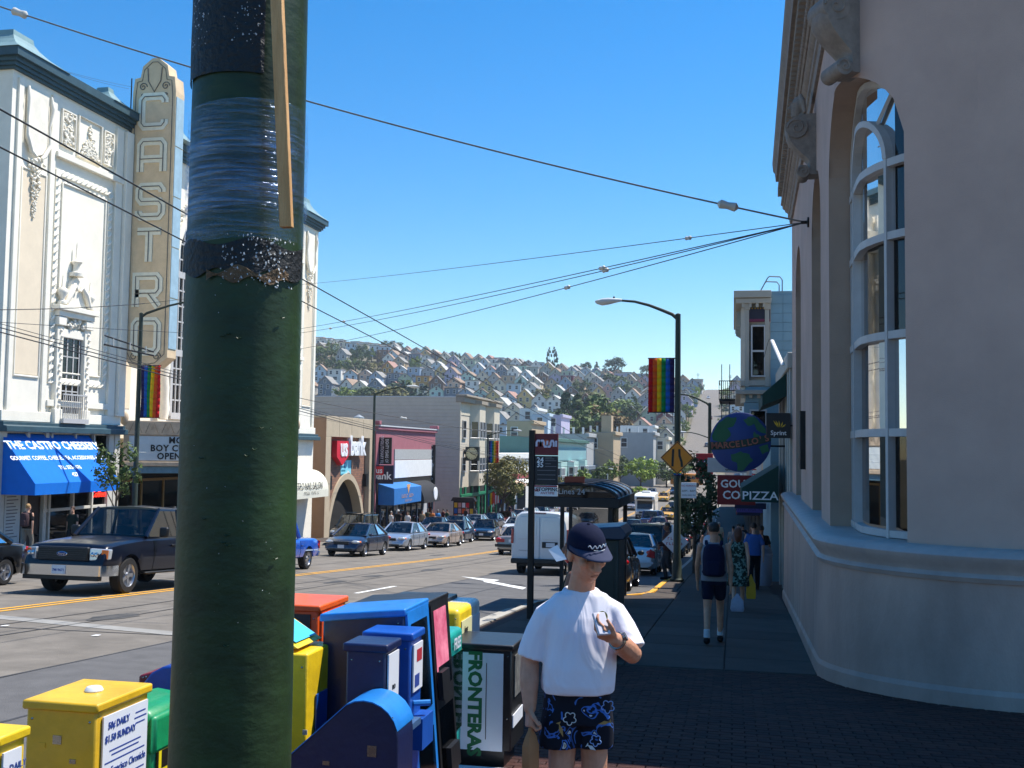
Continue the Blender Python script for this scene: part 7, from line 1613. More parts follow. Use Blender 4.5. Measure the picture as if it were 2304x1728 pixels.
def sedan(name, label, paint, k=1.0, L=4.6, W=1.78, cab=(1.05, .25, -.85, -1.55), zr=1.4, group='vehicles in the street', **kw):
    f = L/4.6; c = Car(name, label, 'car', carpaint(*paint), L, W, [(y*f, z*k) for y, z in SED], tuple(y*f for y in cab), zr, doors=(cab[0]*f-.25, -.15, -1.15), group=group, **kw); return c.std(.64*k, .8*k, .45, .72*k)
# --- navy pickup, nearest
NP = ('navy', '#070b1c', .0); pt = [(-2.95, .62), (-2.93, 1.18), (-2.7, 1.22), (-.95, 1.22), (-.9, 1.2), (1.0, 1.2), (1.3, 1.2), (2.2, 1.13), (2.7, 1.06), (2.83, .98), (2.9, .55)]
c = Car('pickup_truck', 'dark navy pickup truck with chrome bumper driving towards the camera', 'pickup truck', carpaint(*NP), 5.85, 2.0, pt, (1.2, .5, -.75, -.92), 1.86, zb=.42, wr=.4, ww=.26, axles=(1.9, -1.85), tumble=.78, doors=(.95, -.35, -.95), bpill=-.3, nose=.07)
f = 2.925; W = 2.0
c.bx('grille', -.6, .6, f-.1, f+.02, .72, 1.02, CBLK, .03)
for k in range(6): c.bx('grille_bar', -.56, .56, f+.02, f+.03, .755+k*.045, .765+k*.045, mat('grille_bar_grey', '#2b2c2e', .4, .4, var=.1), .003)
q = MB(); q.ball((0, f+.035, .87), (.13, .02, .055), 20, 10); bd = q.build('badge', CHROME, c.t, smooth=60); q = MB(); q.ball((0, f+.047, .87), (.115, .015, .044), 20, 10); q.build('badge_field', mat('badge_blue', '#16306e', .3, var=0), bd, smooth=60)
text('badge_script', 'Ford', .085, (0, f+.066, .868), basis((-1, 0, 0), (0, 0, 1)), CHROME, c.t, .001, shear=.3)
for sx in (1, -1):
    q = MB(); P = [(sx*.64, f-.02, .74), (sx*.97, f-.2, .76), (sx*.98, f-.22, .98), (sx*.64, f-.02, 1.0)]; q.loft([[Vector(p)+Vector((0, o, 0)) for p in P] for o in (-.1, .035)]); hl = q.build('headlamp', HLAMP, c.t, bevel=.02)
    q = MB(); P = [(sx*.86, f-.135, .77), (sx*.965, f-.2, .78), (sx*.97, f-.21, .96), (sx*.86, f-.14, .97)]; q.loft([[Vector(p)+Vector((0, o, 0)) for p in P] for o in (.036, .05)]); q.build('indicator', AMBER, hl)
    for xx in (.71, .8): q = MB(); q.ball((sx*xx, f+.0, .87), (.045, .05, .055), 10, 8); q.build('reflector', CHROME, hl, smooth=60)
    rings = [[(sx*x, y, z) for z in (.42, .46, .62, .64)]+[(sx*x, y-.1, z) for z in (.64, .42)] for x, y in ((0, f+.1), (.5, f+.1), (.8, f+.09), (.95, f+.04), (1.02, f-.1), (1.03, f-.4))]
    q = MB(); q.loft(rings); q.build('bumper', CHROME, c.t, smooth=30)
    c.bx('mirror', sx*1.03, sx*1.24, .75, .87, 1.22, 1.45, CBLK, .04); c.bx('side_step', sx*.88, sx*1.02, -.9, 1.3, .4, .45, CBLK, .02)
    q = MB(); q.box(min(sx*.99, sx*1.015), max(sx*.99, sx*1.015), .0, .2, 1.0, 1.05); q.build('door_handle', CBLK, c.t, bevel=.01)
c.bx('valance', -.9, .9, f-.1, f+.04, .32, .42, CBLK); c.bx('number_plate', -.16, .16, f+.1, f+.12, .45, .63, CPLATE, .004); text('plate_lettering', '7M19671', .075, (0, f+.122, .53), basis((-1, 0, 0), (0, 0, 1)), INK, c.t, .001, bold=.002)
c.place(-13.98, 23.35, False)
c = sedan('sedan_car', 'black sedan half out of view beside the navy pickup', ('black', '#0b0d10', .2)); c.place(-17.5, 20.85, False)
# --- bright blue small pickup
pt2 = [(-2.45, .5), (-2.43, .98), (-2.2, 1.02), (-.75, 1.02), (.9, 1.0), (1.2, 1.0), (1.9, .95), (2.3, .86), (2.42, .5)]
c = Car('pickup_truck', 'bright blue small pickup with chrome wheels, mostly behind the green post', 'pickup truck', carpaint('azure', '#0a55c4', .2), 4.85, 1.76, pt2, (1.05, .4, -.55, -.72), 1.6, zb=.36, wr=.36, ww=.24, axles=(1.5, -1.45), tumble=.76, doors=(.85, -.7, ), nose=.06); c.std(.75, .8); c.bx('rear_lamp', .74, .86, -2.44, -2.36, .68, .95, TAIL, .01, True); c.bx('rear_bumper', -.85, .85, -2.5, -2.4, .42, .58, CHROME); c.bx('side_stripe', .872, .878, -2.2, 1.2, .62, .66, mat('stripe_pale', '#9fb7d4', .4, var=0), 0, True)
c.place(-14.82, 32.5, False)
# --- line of cars coming down the far lane
c = sedan('sedan_car', 'dark blue-grey sedan with arched roof leading the far lane queue', ('slate_blue', '#2b3248', .5), 1.02, 4.5, 1.76, (1.3, .2, -.85, -1.75), 1.43); c.bx('chrome_bar', -.5, .5, 2.2, 2.26, .68, .7, CHROME, .005); c.place(-16.98, 47.2, False)
c = sedan('sedan_car', 'bright silver sedan second in the far lane queue', ('silver', '#aab3bf', .6), 1.02, 4.75, 1.8, (1.1, .25, -.95, -1.65), 1.45); c.place(-17.6, 56.0, False)
c = sedan('coupe_car', 'pale champagne coupe third in the far lane queue', ('champagne', '#b9a79a', .5), .98, 4.7, 1.78, (1.0, .2, -.8, -1.6), 1.36); c.place(-17.2, 62.3, False)
c = sedan('sedan_car', 'small dark blue car behind the champagne coupe', ('midnight', '#15233f', .3), .96, 4.3, 1.7); c.place(-17.9, 68.6, False); c = sedan('sedan_car', 'black-blue car last in the far lane queue', ('ink', '#10141f', .3), .98, 4.4, 1.72); c.place(-17.3, 74.5, False, .1)
SUVP = [(-2.2, .5), (-2.18, 1.0), (-2.1, 1.06), (.9, 1.04), (1.3, 1.0), (1.9, .92), (2.15, .78), (2.2, .5)]
def suv(label, paint, X, Y, away, L=4.5, zr=1.78, rack=True):
    f = L/4.4; c = Car('suv_car', label, 'car', carpaint(*paint), L, 1.82, [(y*f, z) for y, z in SUVP], (1.0*f, .45*f, -1.95*f, -2.12*f), zr, zb=.28, wr=.36, tumble=.76, doors=(.75, -.2, -1.1)); c.std(.78, 1.0, .5, .85)
    if rack:
        for sx in (-.55, .55): q = MB(); q.tube([(sx, .2, zr+.1), (sx, -1.6, zr+.1)], .02, 6); q.build('roof_rail', CBLK, c.t)
    c.place(X, Y, away); return c
suv('dark green-black suv parked at the kerb before the bank branch', ('dark_green', '#161d1c', .3), -21.9, atX(800, 1180, -21.9).y, False)
# --- nearer lanes, seen from behind
c = sedan('sedan_car', 'old tan sedan seen from behind at the yellow centre line', ('tan', '#9b8d80', .4), 1.0, 4.6, 1.74, (.95, .2, -.85, -1.45), 1.4); c.bx('tail_panel', .38, .82, -2.33, -2.28, .66, .82, TAIL, .01, True); c.bx('chrome_bumper', -.85, .85, -2.38, -2.25, .42, .56, CBLK); c.place(-11.0, 55.6, True)
c = sedan('sedan_car', 'silver saloon seen from behind, parked past the shelter', ('bright_silver', '#b7b9bf', .5), 1.03, 4.55, 1.76, (1.0, .25, -.95, -1.6), 1.43); q = None
for sx in (1, -1):
    q = MB(); q.prism([(sx*.55, .68), (sx*.86, .62), (sx*.86, .8), (sx*.7, .96)], -2.3, -2.18, 'y'); q.build('tail_cluster', TAIL, c.t, bevel=.02)
c.place(-3.55, 40.2, True)
c = sedan('hatchback_car', 'black hatchback parked at the kerb behind the shelter', ('jet', '#0d0e10', .3), 1.0, 4.2, 1.74, (1.0, .3, -1.2, -1.9), 1.45); c.place(-3.55, 30.4, True)
suv('navy suv with roof rails parked ahead of the silver saloon', ('navy2', '#0f1a33', .3), -3.5, 46.3, True); suv('white suv parked ahead of the navy one', ('white', '#d5d7d8', .1), -3.45, 52.4, True, rack=False); suv('black suv parked further ahead in the shade', ('jet', '#0d0e10', .3), -3.45, 58.5, True)
# --- white van from behind
vp = thing('delivery_van', 'white panel van with split rear doors seen from behind', 'van', group='vehicles in the street'); VW = carpaint('van_white', '#cfd1d2', 0)
q = MB(); rings = []; L, W, H = 5.6, 2.0, 2.12
for y, sc, h in ((-2.8, .97, 2.06), (-2.72, 1, 2.12), (0, 1, 2.14), (1.0, 1, 2.12), (1.9, .97, 1.35), (2.6, .93, 1.1), (2.8, .88, .8)):
    w = W/2*sc; zb = .42; P = [(.0, zb), (.9, zb), (.99, zb+.08), (1.0, .95), (.99, min(1.2, h*.6)), (.9, h*.84), (.82, h*.95), (.66, h), (.3, h+.03)]; rings.append([(w*a, y, z) for a, z in P]+[(-w*a, y, z) for a, z in reversed(P[1:])])
q.loft(rings); q.build('body', VW, vp, smooth=40)
for sx in (-1, 1):
    x0, x1 = (-.9, -.012) if sx < 0 else (.012, .9); q = MB(); q.prism([(x0, .5), (x1, .5), (x1, 1.96), (x0+(.12 if sx < 0 else 0), 1.96)] if sx < 0 else [(x0, .5), (x1, .5), (x1-.12, 1.96), (x0, 1.96)], -2.83, -2.79, 'y'); d = q.build('rear_door', VW, vp, bevel=.03)
    xa, xb = (-.76, -.12) if sx < 0 else (.12, .76); q = MB(); q.prism([(xa+.02, 1.2), (xb, 1.2), (xb, 1.84), (xa+.1, 1.84)] if sx < 0 else [(xa, 1.2), (xb-.02, 1.2), (xb-.1, 1.84), (xa, 1.84)], -2.845, -2.828, 'y'); q.build('blank_window', VW, d, bevel=.03)
    q = MB(); q.box(min(sx*.91, sx*1.0), max(sx*.91, sx*1.0), -2.84, -2.7, 1.05, 1.55); q.build('tail_lamp', TAIL, vp, bevel=.02)
    for ya in (-1.6, 1.75): w = inst(wheel_mesh(.36, .24)[0], 'wheel', (sx*.85, ya, .36), vp, (0, 0, 0 if sx > 0 else math.pi)); inst(wheel_mesh(.36, .24)[1], 'rim', (0, 0, 0), w)
q = MB(); q.box(-.02+.1, .62, -2.852, -2.83, .92, 1.12); pr = q.build('plate_recess', CBLK, vp, bevel=.02); q = MB(); q.box(.22, .52, -2.86, -2.853, .95, 1.09); q.build('number_plate', CPLATE, pr)
scrib('badge_print', 7, .06, (-.55, -2.836, .82), FACE_NY, CBLK, vp, words=(9,)); q = MB(); q.box(-.97, .97, -2.95, -2.75, .38, .55); q.build('bumper', CBLK, vp, bevel=.03); q = MB(); q.box(-.2, .2, -2.8, -2.74, 2.05, 2.11); q.build('brake_lamp', TAIL, vp); q = MB(); q.box(-.7, .7, -2.7, 2.4, .3, .43); q.build('chassis', CBLK, vp)
vp.location = (-6.42, 38.6, g(38.6)+RZ); vp.rotation_euler = (math.atan(slope(38.6)), 0, 0)
# --- motor home, taxis, school bus, far traffic
rv = thing('motor_home', 'white motor home coming up the middle of the street', 'motor home', group='vehicles in the street'); VW2 = mat('camper_white', '#dcdcd8', .4, var=.04)
q = MB(); q.box(-1.2, 1.2, -3.5, 1.6, .6, 3.0); q.build('body', VW2, rv, bevel=.12); q = MB(); q.prism([(1.6, 2.2), (2.7, 2.25), (2.6, 2.75), (1.6, 3.0)], -1.2, 1.2, 'x'); q.build('overcab', VW2, rv, bevel=.1); q = MB(); q.prism([(1.6, .5), (3.0, .5), (3.0, 1.05), (2.3, 1.2), (1.9, 2.2), (1.6, 2.2)], -1.0, 1.0, 'x'); q.build('cab', VW2, rv, bevel=.08)
q = MB(); q.prism([(1.96, 2.12), (2.32, 1.24), (2.36, 1.24), (2.0, 2.12)], -.88, .88, 'x'); q.build('windscreen', mat('window_glass_solid', '#1b1f22'), rv); q = MB(); q.box(-.9, .9, 2.68, 2.72, 2.35, 2.6); q.build('overcab_window', mat('window_glass_solid', '#1b1f22'), rv); q = MB(); q.box(-.6, .6, 3.0, 3.03, .7, .95); q.build('grille', CBLK, rv); q = MB(); q.box(-1.0, 1.0, 3.0, 3.12, .42, .6); q.build('bumper', CBLK, rv); q = MB(); q.box(-.5, .5, -1, .3, 3.0, 3.25); q.build('roof_unit', VW2, rv, bevel=.05)
for sx in (-1, 1):
    for ya in (-1.8, 2.2): w = inst(wheel_mesh(.36, .24)[0], 'wheel', (sx*.95, ya, .36), rv, (0, 0, 0 if sx > 0 else math.pi)); inst(wheel_mesh(.36, .24)[1], 'rim', (0, 0, 0), w)
    q = MB(); q.ball((sx*.75, 3.0, .83), .12, 8, 6); q.build('headlamp', HLAMP, rv)
rv.location = (-10.3, 130, g(130)+RZ); rv.rotation_euler = (0, 0, math.pi)
for lab, X, Y in (('yellow taxi alone in the middle of the far street', -11.3, 179), ('yellow taxi beside the white motor home', -7.7, 129)):
    c = sedan('taxi_car', lab, ('taxi', '#e0a80c', 0), 1.0, 4.9, 1.9); q = MB(); q.prism([(-.25, 1.48), (.25, 1.48), (.2, 1.7), (-.2, 1.7)], -.35, -.2, 'y'); q.build('roof_sign', mat('taxi_sign', '#e6d9a0', .5, var=0), c.t); c.place(X, Y, False)
sb = thing('school_bus', 'orange-yellow bus crossing in the far distance', 'bus', (-9.8, 236, g(236)+RZ), group='vehicles in the street'); OY = mat('bus_orange', '#e08a12', .4, var=.03)
q = MB(); q.box(-3.6, 3.2, -1.2, 1.2, .5, 2.9); q.build('body', OY, sb, bevel=.15)
for k in range(6): q = MB(); q.box(-3.2+k*1.05, -2.4+k*1.05, -1.23, -1.2, 1.7, 2.4); q.build('window', mat('window_glass_solid', '#1b1f22'), sb)
for x in (-2.3, 2.1): q = MB(); q.lathe([(.5, -1.25), (.5, -1.0)], 16, (x, 0, .5), 'y'); q.build('wheel', TYRE, sb)
prot = sedan('sedan_car', 'p', ('white', '#d5d7d8', .1)); kids = [(o, list(o.children)) for o in prot.t.children]
FAR = [('jet', '#0d0e10', .3), ('bright_silver', '#b7b9bf', .5), ('white', '#d5d7d8', .1), ('navy2', '#0f1a33', .3), ('maroon', '#4a1218', .3), ('tan', '#9b8d80', .4), ('slate_blue', '#2b3248', .5)]
names = dict(jet='black', bright_silver='silver', white='white', navy2='navy', maroon='maroon', tan='tan', slate_blue='slate blue')
def far_car(label, p, X, Y, away, first=False):
    r = prot.t if first else prot.t.copy()
    if not first: COL.objects.link(r)
    r['label'] = label; pm = carpaint(*p)
    for o, ch in kids:
        c = o if first else o.copy()
        if not first: COL.objects.link(c); c.parent = r
        for i, sl in enumerate(c.material_slots):
            if sl.material and sl.material.name.startswith('car_paint_'): sl.link = 'OBJECT'; sl.material = pm
        if not first:
            for k in ch: d = k.copy(); COL.objects.link(d); d.parent = c
    r.location = (X, Y, g(Y)+RZ); sl = math.atan(slope(Y)); r.rotation_euler = (sl if away else -sl, 0, 0 if away else math.pi)
spots = []
for k in range(11): spots.append((-3.4, 64.5+k*6.3, True, 'parked in the shade of the bank side shops'))
for k in range(13): spots.append((-22.0, 78+k*6.4, False, 'parked along the theatre side kerb'))
for k, (x, y, a) in enumerate(((-8.0, 88, True), (-14.3, 92, False), (-17.3, 86, False), (-14.2, 106, False), (-7.8, 146, True), (-14, 150, False), (-10.8, 205, False), (-8, 190, True), (-14.5, 196, False), (-8.2, 118, True), (-6.6, 98, True))): spots.append((x, y, a, 'driving in the far traffic'))
for k in range(9): spots.append((-17.6, 300+k*9, False, 'parked up the hill road'))
for k, (x, y) in enumerate(((-10.6, 515), (-14.5, 640), (-10, 420))): spots.append((x, y, k != 1, 'climbing the hill road'))
cnt = {}
for i, (x, y, a, wh) in enumerate(spots):
    p = FAR[(i*5+2*(i//4)) % len(FAR)]; cnt[wh] = cnt.get(wh, 0)+1; far_car('%s car, %s of those %s' % (names[p[0]], ordw(cnt[wh]), wh), p, x, y, a, i == 0)
c = Car('pickup_truck', 'dark blue pickup seen from behind in the far street', 'pickup truck', carpaint('navy3', '#14306a', .2), 4.85, 1.8, pt2, (1.05, .4, -.55, -.72), 1.7, zb=.36, wr=.36, ww=.24, axles=(1.5, -1.45), tumble=.76, nose=.06); c.std(.75, .8); c.place(-8.1, 108, True)
# --- two motorcycles by the far kerb
def moto(label, X, Y):
    t = thing('motorcycle', label, 'motorcycle', (X, Y, g(Y)+RZ), R(70), 'motorcycles at the far kerb')
    for y in (-.7, .7):
        q = MB(); q.lathe([(.2, -.05), (.31, -.05), (.31, .05), (.2, .05)], 20, (0, y, .31), 'x', cap=False); w = q.build('wheel', TYRE, t); q = MB(); q.lathe([(.2, -.02), (.2, .02)], 14, (0, y, .31), 'x'); q.build('rim', RIMS, w)
    q = MB(); q.ball((0, .12, .85), (.15, .3, .13), 10, 8); q.build('tank', CBLK, t, smooth=60); q = MB(); q.ball((0, -.35, .8), (.14, .35, .07), 10, 6); q.build('seat', CBLK, t, smooth=60); q = MB(); q.box(-.15, .15, -.25, .3, .3, .68); q.build('engine', mat('engine_metal', '#8b8d90', .35, .8, var=.2, scale=20), t, bevel=.05)
    for s in (-.08, .08): q = MB(); q.tube([(s, .7, .31), (s, .45, .98)], .025, 6); q.build('fork', CHROME, t)
    q = MB(); q.tube([(-.38, .3, 1.08), (-.1, .45, 1.02), (.1, .45, 1.02), (.38, .3, 1.08)], .018, 6); q.build('handlebar', CHROME, t); q = MB(); q.ball((0, .58, .93), .1, 10, 8); q.build('headlamp', CHROME, t, smooth=60)
    for s in (-1, 1): q = MB(); q.tube([(s*.36, .34, 1.08), (s*.4, .36, 1.24)], .01, 5); q.ball((s*.42, .36, 1.27), (.07, .02, .045), 8, 6); q.build('mirror', CHROME, t)
moto('motorcycle with round mirrors parked before the salon, nearer one', -21.6, 43.6); moto('motorcycle with tall screen parked before the salon, farther one', -21.7, 45.4)
# ================================================================== people
SKIN = mat('skin_tan', '#c0886a', .55, var=.1, scale=14, bump=.12, bscale=90, col2='#cf977a', spec=.35); SKIN2 = mat('skin_pale', '#c4967c', .55, var=.08, scale=14); SKIN3 = mat('skin_brown', '#7d5440', .55, var=.08, scale=14)
def cloth(k, c, **kw):
    a = dict(rough=.9, var=.08, scale=5, bump=.3, bscale=26, spec=.15); a.update(kw); return mat('cloth_'+k, c, **a)
HAIRS = {k: mat('hair_'+k, c, .6, var=.25, scale=40, bump=.5, bscale=120) for k, c in dict(dark='#211a16', brown='#4a3222', red='#5e3420', grey='#8d8880', blond='#a5804f').items()}
V = Vector
def sect(q, S, n=18, fold=0., seed=0):
    """closed lofted trunk: S = (z, cx, cy, rx, ry); fold adds vertical drape"""
    rings = []
    for z, cx, cy, rx, ry in S:
        r = []
        for k in range(n):
            a = 2*math.pi*k/n; f = 1+fold*math.sin(a*5+seed+z*6)*(.5+.5*math.sin(z*9+a))+fold*.6*math.sin(a*9-z*14+seed); e = 2/2.5
            ca, sa = math.cos(a), math.sin(a); r.append((cx+rx*f*math.copysign(abs(ca)**e, ca), cy+ry*f*math.copysign(abs(sa)**e, sa), z))
        rings.append(r)
    q.loft(rings); return q
def limb(q, P, rr, n=12, flat=1.0):
    Q, Rr = [], []
    for i in range(len(P)-1):
        for k in range(4):
            t = k/4; Q.append(V(P[i])*(1-t)+V(P[i+1])*t); Rr.append(rr[i]*(1-t)+rr[i+1]*t)
    Q.append(V(P[-1])); Rr.append(rr[-1]); q.tube(Q, Rr, n, flat=flat)
    q.ball(P[0], rr[0]*.98, 10, 8); q.ball(P[-1], rr[-1]*.98, 10, 8)
    for p, r in zip(P[1:-1], rr[1:-1]): q.ball(p, r*.99, 10, 8)
def head(q, M, detail=True):
    T = lambda x, y, z: M @ V((x, y, z))
    def eb(c, r, n=14, m=10):
        t = MB(); t.ball((0, 0, 0), r, n, m); q.add([M @ (V(v)+V(c)) for v in t.v], t.f)
    eb((0, .012, .03), (.076, .096, .1)); eb((0, -.03, -.045), (.06, .068, .07)); eb((0, -.052, -.088), (.036, .035, .03)); eb((0, -.02, -.06), (.066, .06, .05))
    if detail:
        q.tube([T(0, -.088, .022), T(0, -.108, -.005), T(0, -.124, -.028), T(0, -.102, -.04)], [.011, .014, .019, .015], 8)
        for s in (-1, 1):
            eb((s*.012, -.1, -.034), (.011, .012, .009), 8, 6); eb((s*.032, -.082, .032), (.026, .014, .01), 8, 6); eb((s*.045, -.062, -.02), (.024, .026, .024), 8, 6)
            eb((s*.078, .012, -.008), (.012, .022, .032), 8, 6)
        eb((0, -.091, -.058), (.027, .013, .008), 10, 6); eb((0, -.09, -.074), (.024, .013, .009), 10, 6)
def hand(q, w, d, nrm, thumb, curl, L=.085, spread=.019, r=.0085):
    """palm from wrist w along d; fingers bend towards nrm by curl degrees per joint; thumb leaves the side along 'thumb'"""
    d, nrm = V(d).normalized(), V(nrm).normalized(); sd = V(thumb).normalized(); pal = w+d*.045
    q.loft([[w+d*u+sd*hw*sx+nrm*.014*sy for sx, sy in ((-1, -1), (1, -1), (1, 1), (-1, 1))] for u, hw in ((-.01, .024), (.03, .036), (.085, .042))])
    for i, (o, ln) in enumerate(((1.5, .072), (.5, .08), (-.5, .076), (-1.5, .06))):
        p = w+d*.08+sd*spread*o; dr = d.copy(); P = [p-d*.02]; ang = 0
        for k, f in enumerate((.45, .32, .25)):
            ang += math.radians(curl[i] if isinstance(curl, (list, tuple)) else curl); dr = d*math.cos(ang)+nrm*math.sin(ang); P.append(P[-1]+dr*ln*f+(d*.02 if k == 0 else V()))
        q.tube(P, [r, r, r*.93, r*.8], 8); q.ball(P[-1], r*.82, 8, 6)
    p = w+d*.02+sd*.03; t1 = p+(sd*.6+d*.7+nrm*.35).normalized()*.04; t2 = t1+(sd*.1+d*.8+nrm*.6).normalized()*.032; q.tube([w+d*.005+sd*.012, p, t1, t2], [.014, .0125, .0105, .008], 8); q.ball(t2, .0085, 8, 6)
def headM(c, yaw=0., pitch=0., roll=0.): return Matrix.Translation(c) @ Matrix.Rotation(yaw, 4, 'Z') @ Matrix.Rotation(pitch, 4, 'X') @ Matrix.Rotation(roll, 4, 'Y')
# ------------------------------------------------------------------ the man with the phone
MB_ = V((-.70, 5.0, g(5.0)))
man = thing('person', 'man in navy cap, white T-shirt and patterned shorts looking at a phone', 'person', MB_, R(16))
q = MB(); HM = headM(V((.022, -.04, 1.632)), R(20), R(19), R(-4))
head(q, HM); q.tube([V((.0, .02, 1.42)), V((.012, -.005, 1.52)), V((.02, -.02, 1.58))], [.068, .06, .06], 14)
sect(q, [(.92, 0, 0, .13, .09), (1.05, 0, 0, .135, .095), (1.2, 0, 0, .15, .1), (1.33, 0, .01, .14, .08), (1.42, 0, .015, .085, .06)])
SHL, SHR = V((-.136, .012, 1.345)), V((.138, .01, 1.355))
ELL, WRL = V((-.23, .03, 1.13)), V((-.235, -.05, .93)); limb(q, [SHL, ELL, V((-.235, -.01, 1.04)), WRL], [.042, .044, .045, .03]); hand(q, WRL, (-.02, -.1, -1), (.75, -.4, 0), (.15, -1, .2), (62, 66, 68, 70))
ELR, WRR = V((.228, -.10, 1.185)), V((.115, -.29, 1.285)); limb(q, [SHR, ELR, ELR*.55+WRR*.45, WRR], [.042, .046, .047, .03]); hand(q, WRR, (-.78, -.3, .42), (.1, .55, .6), (.25, -.75, .55), (34, 36, 40, 44))
for sx, kx in ((-1, -.1), (1, .085)):
    limb(q, [(sx*.07, 0, .9), (kx*.9-.003*sx, -.01, .52), (kx, .02, .33), (kx, .02, .09)], [.07, .056, .055, .038]); limb(q, [(kx, .03, .06), (kx+.02*sx, -.12, .04)], [.045, .038])
    q.ball((kx-.004*sx, -.035, .51), (.045, .04, .05), 10, 8)
bd = q.build('body', SKIN, man); fuse(bd, .0052, 2)
TEE = mat('cotton_tee_white', '#e4e2ea', .9, var=.02, scale=5, spec=.15)
def wrinkle(M, sc, st, stretch, dist=.03):
    N, L = M.node_tree.nodes, M.node_tree.links; b = N['Principled BSDF']; tc = N.new('ShaderNodeTexCoord'); mp = N.new('ShaderNodeMapping'); mp.inputs['Scale'].default_value = stretch; mp.inputs['Rotation'].default_value = (0, R(24), 0)
    nz = N.new('ShaderNodeTexNoise'); nz.inputs['Scale'].default_value = sc; nz.inputs['Detail'].default_value = 3; nz.inputs['Distortion'].default_value = .8; bp = N.new('ShaderNodeBump'); bp.inputs['Strength'].default_value = st; bp.inputs['Distance'].default_value = dist
    L.new(tc.outputs['Object'], mp.inputs[0]); L.new(mp.outputs[0], nz.inputs[0]); L.new(nz.outputs[0], bp.inputs['Height']); L.new(bp.outputs[0], b.inputs['Normal'])
wrinkle(TEE, 5.5, .75, (1, 1, .45), .05)
q = MB()
S = [(1.0, -0.01, -0.015, 0.167, 0.1302), (1.04, -0.01, -0.02, 0.1714, 0.1358), (1.12, -0.005, -0.02, 0.1696, 0.1339), (1.2, 0, -0.012, 0.1653, 0.1283), (1.28, 0, -0.004, 0.1653, 0.1209), (1.34, 0, 0.003, 0.1653, 0.1097), (1.385, 0.003, 0.008, 0.1583, 0.093), (1.415, 0.004, 0.01, 0.1436, 0.0818), (1.44, 0.006, 0.01, 0.1235, 0.0725), (1.452, 0.008, 0.01, 0.0902, 0.0651), (1.462, 0.01, 0.008, 0.0779, 0.0614)]
sect(q, S, 48, .034, 2)
def sleeve(q, P, rr, n=20):
    rings = []
    for (p, d), (r1, r2) in zip(P, rr):
        d = V(d).normalized(); u = d.cross(V((0, 1, 0))).normalized(); w = d.cross(u); rings.append([V(p)+u*r1*math.cos(2*math.pi*k/n)*(1+.03*math.sin(k*1.7))+w*r2*math.sin(2*math.pi*k/n) for k in range(n)])
    q.loft(rings)
sleeve(q, [((-0.1131, .01, 1.375), (-1, 0, -.5)), ((-0.1610, .01, 1.335), (-.75, 0, -.8)), ((-0.1897, .015, 1.26), (-.42, 0, -1)), ((-0.2114, .02, 1.19), (-.3, -.02, -1)), ((-0.2218, .02, 1.145), (-.25, -.02, -1))], [(.05, .07), (.06, .074), (.066, .076), (.07, .08), (.072, .082)])
sleeve(q, [((0.1131, .01, 1.385), (1, 0, -.45)), ((0.1610, 0, 1.35), (.75, -.2, -.75)), ((0.1914, -.03, 1.285), (.45, -.35, -.9)), ((0.2132, -.06, 1.225), (.3, -.4, -.9)), ((0.2210, -.075, 1.2), (.25, -.4, -.9))], [(.05, .07), (.06, .074), (.067, .078), (.072, .084), (.074, .086)])
sh_ = q.build('t_shirt', TEE, man); fuse(sh_, .0075, 2)
q = MB(); q.tube([V((.006+.083*math.cos(a), .008+.067*math.sin(a), 1.452+.022*math.sin(a)-.004)) for a in [j*math.pi/12 for j in range(25)]], .0085, 8); q.build('collar', TEE, man, smooth=60)
def shortsmat():
    M = bpy.data.materials.new('board_shorts_print'); M.use_nodes = True; N, L = M.node_tree.nodes, M.node_tree.links; b = N['Principled BSDF']; b.inputs['Roughness'].default_value = .8; b.inputs['Specular IOR Level'].default_value = .2
    tc = N.new('ShaderNodeTexCoord'); nz = N.new('ShaderNodeTexNoise'); nz.inputs['Scale'].default_value = 9; nz.inputs['Detail'].default_value = 2; nz.inputs['Distortion'].default_value = 1.6; L.new(tc.outputs['Object'], nz.inputs[0])
    r = N.new('ShaderNodeValToRGB'); e = r.color_ramp.elements; e[0].position = 0; e[0].color = (.006, .008, .016, 1); e[1].position = 1; e[1].color = (.6, .6, .55, 1)
    for p, c in ((.56, (.006, .008, .016, 1)), (.575, (.05, .16, .5, 1)), (.61, (.03, .09, .33, 1)), (.625, (.008, .01, .02, 1)), (.655, (.008, .01, .02, 1)), (.665, (.55, .58, .6, 1)), (.69, (.35, .28, .15, 1))): x = e.new(p); x.color = c
    r.color_ramp.interpolation = 'CONSTANT'; L.new(nz.outputs[0], r.inputs[0]); L.new(r.outputs[0], b.inputs['Base Color']); return M
SHM = shortsmat(); q = MB(); sect(q, [(.86, -.008, .0, .168, .122), (.94, -.008, 0, .16, .116), (1.0, -.008, 0, .152, .11)], 24, .01)
for sx, kx in ((-1, -.1), (1, .085)): sect(q, [(.75, kx*.9-.008, -.005, .092, .1), (.81, kx*.9-.006, 0, .093, .104), (.88, sx*.075-.008, 0, .092, .112), (.93, sx*.07-.008, 0, .088, .108)], 20, .035, sx)
fuse(q.build('shorts', SHM, man), .009, 2)
def flower(c, r, rot, m):
    P = []
    for k in range(60):
        a = 2*math.pi*k/60; rr = r*(.62+.38*abs(math.cos(2.5*a+rot))); P.append(V((c[0]+rr*math.cos(a), c[1], c[2]+rr*math.sin(a))))
    P.append(P[0]); q = MB(); q.tube(P, .0022, 4); q.build('printed_flower', m, man)
FLW = mat('print_pale_blue', '#7f9fd0', .8, var=0); FLW2 = mat('print_white', '#c8cccb', .8, var=0); FLO = mat('print_ochre', '#a08048', .8, var=0)
for c, r, m in (((-.06, -.127, .9), .03, FLW2), ((.115, -.118, .95), .03, FLW), ((.06, -.122, .8), .026, FLW)): flower(c, r, 1.0, m)
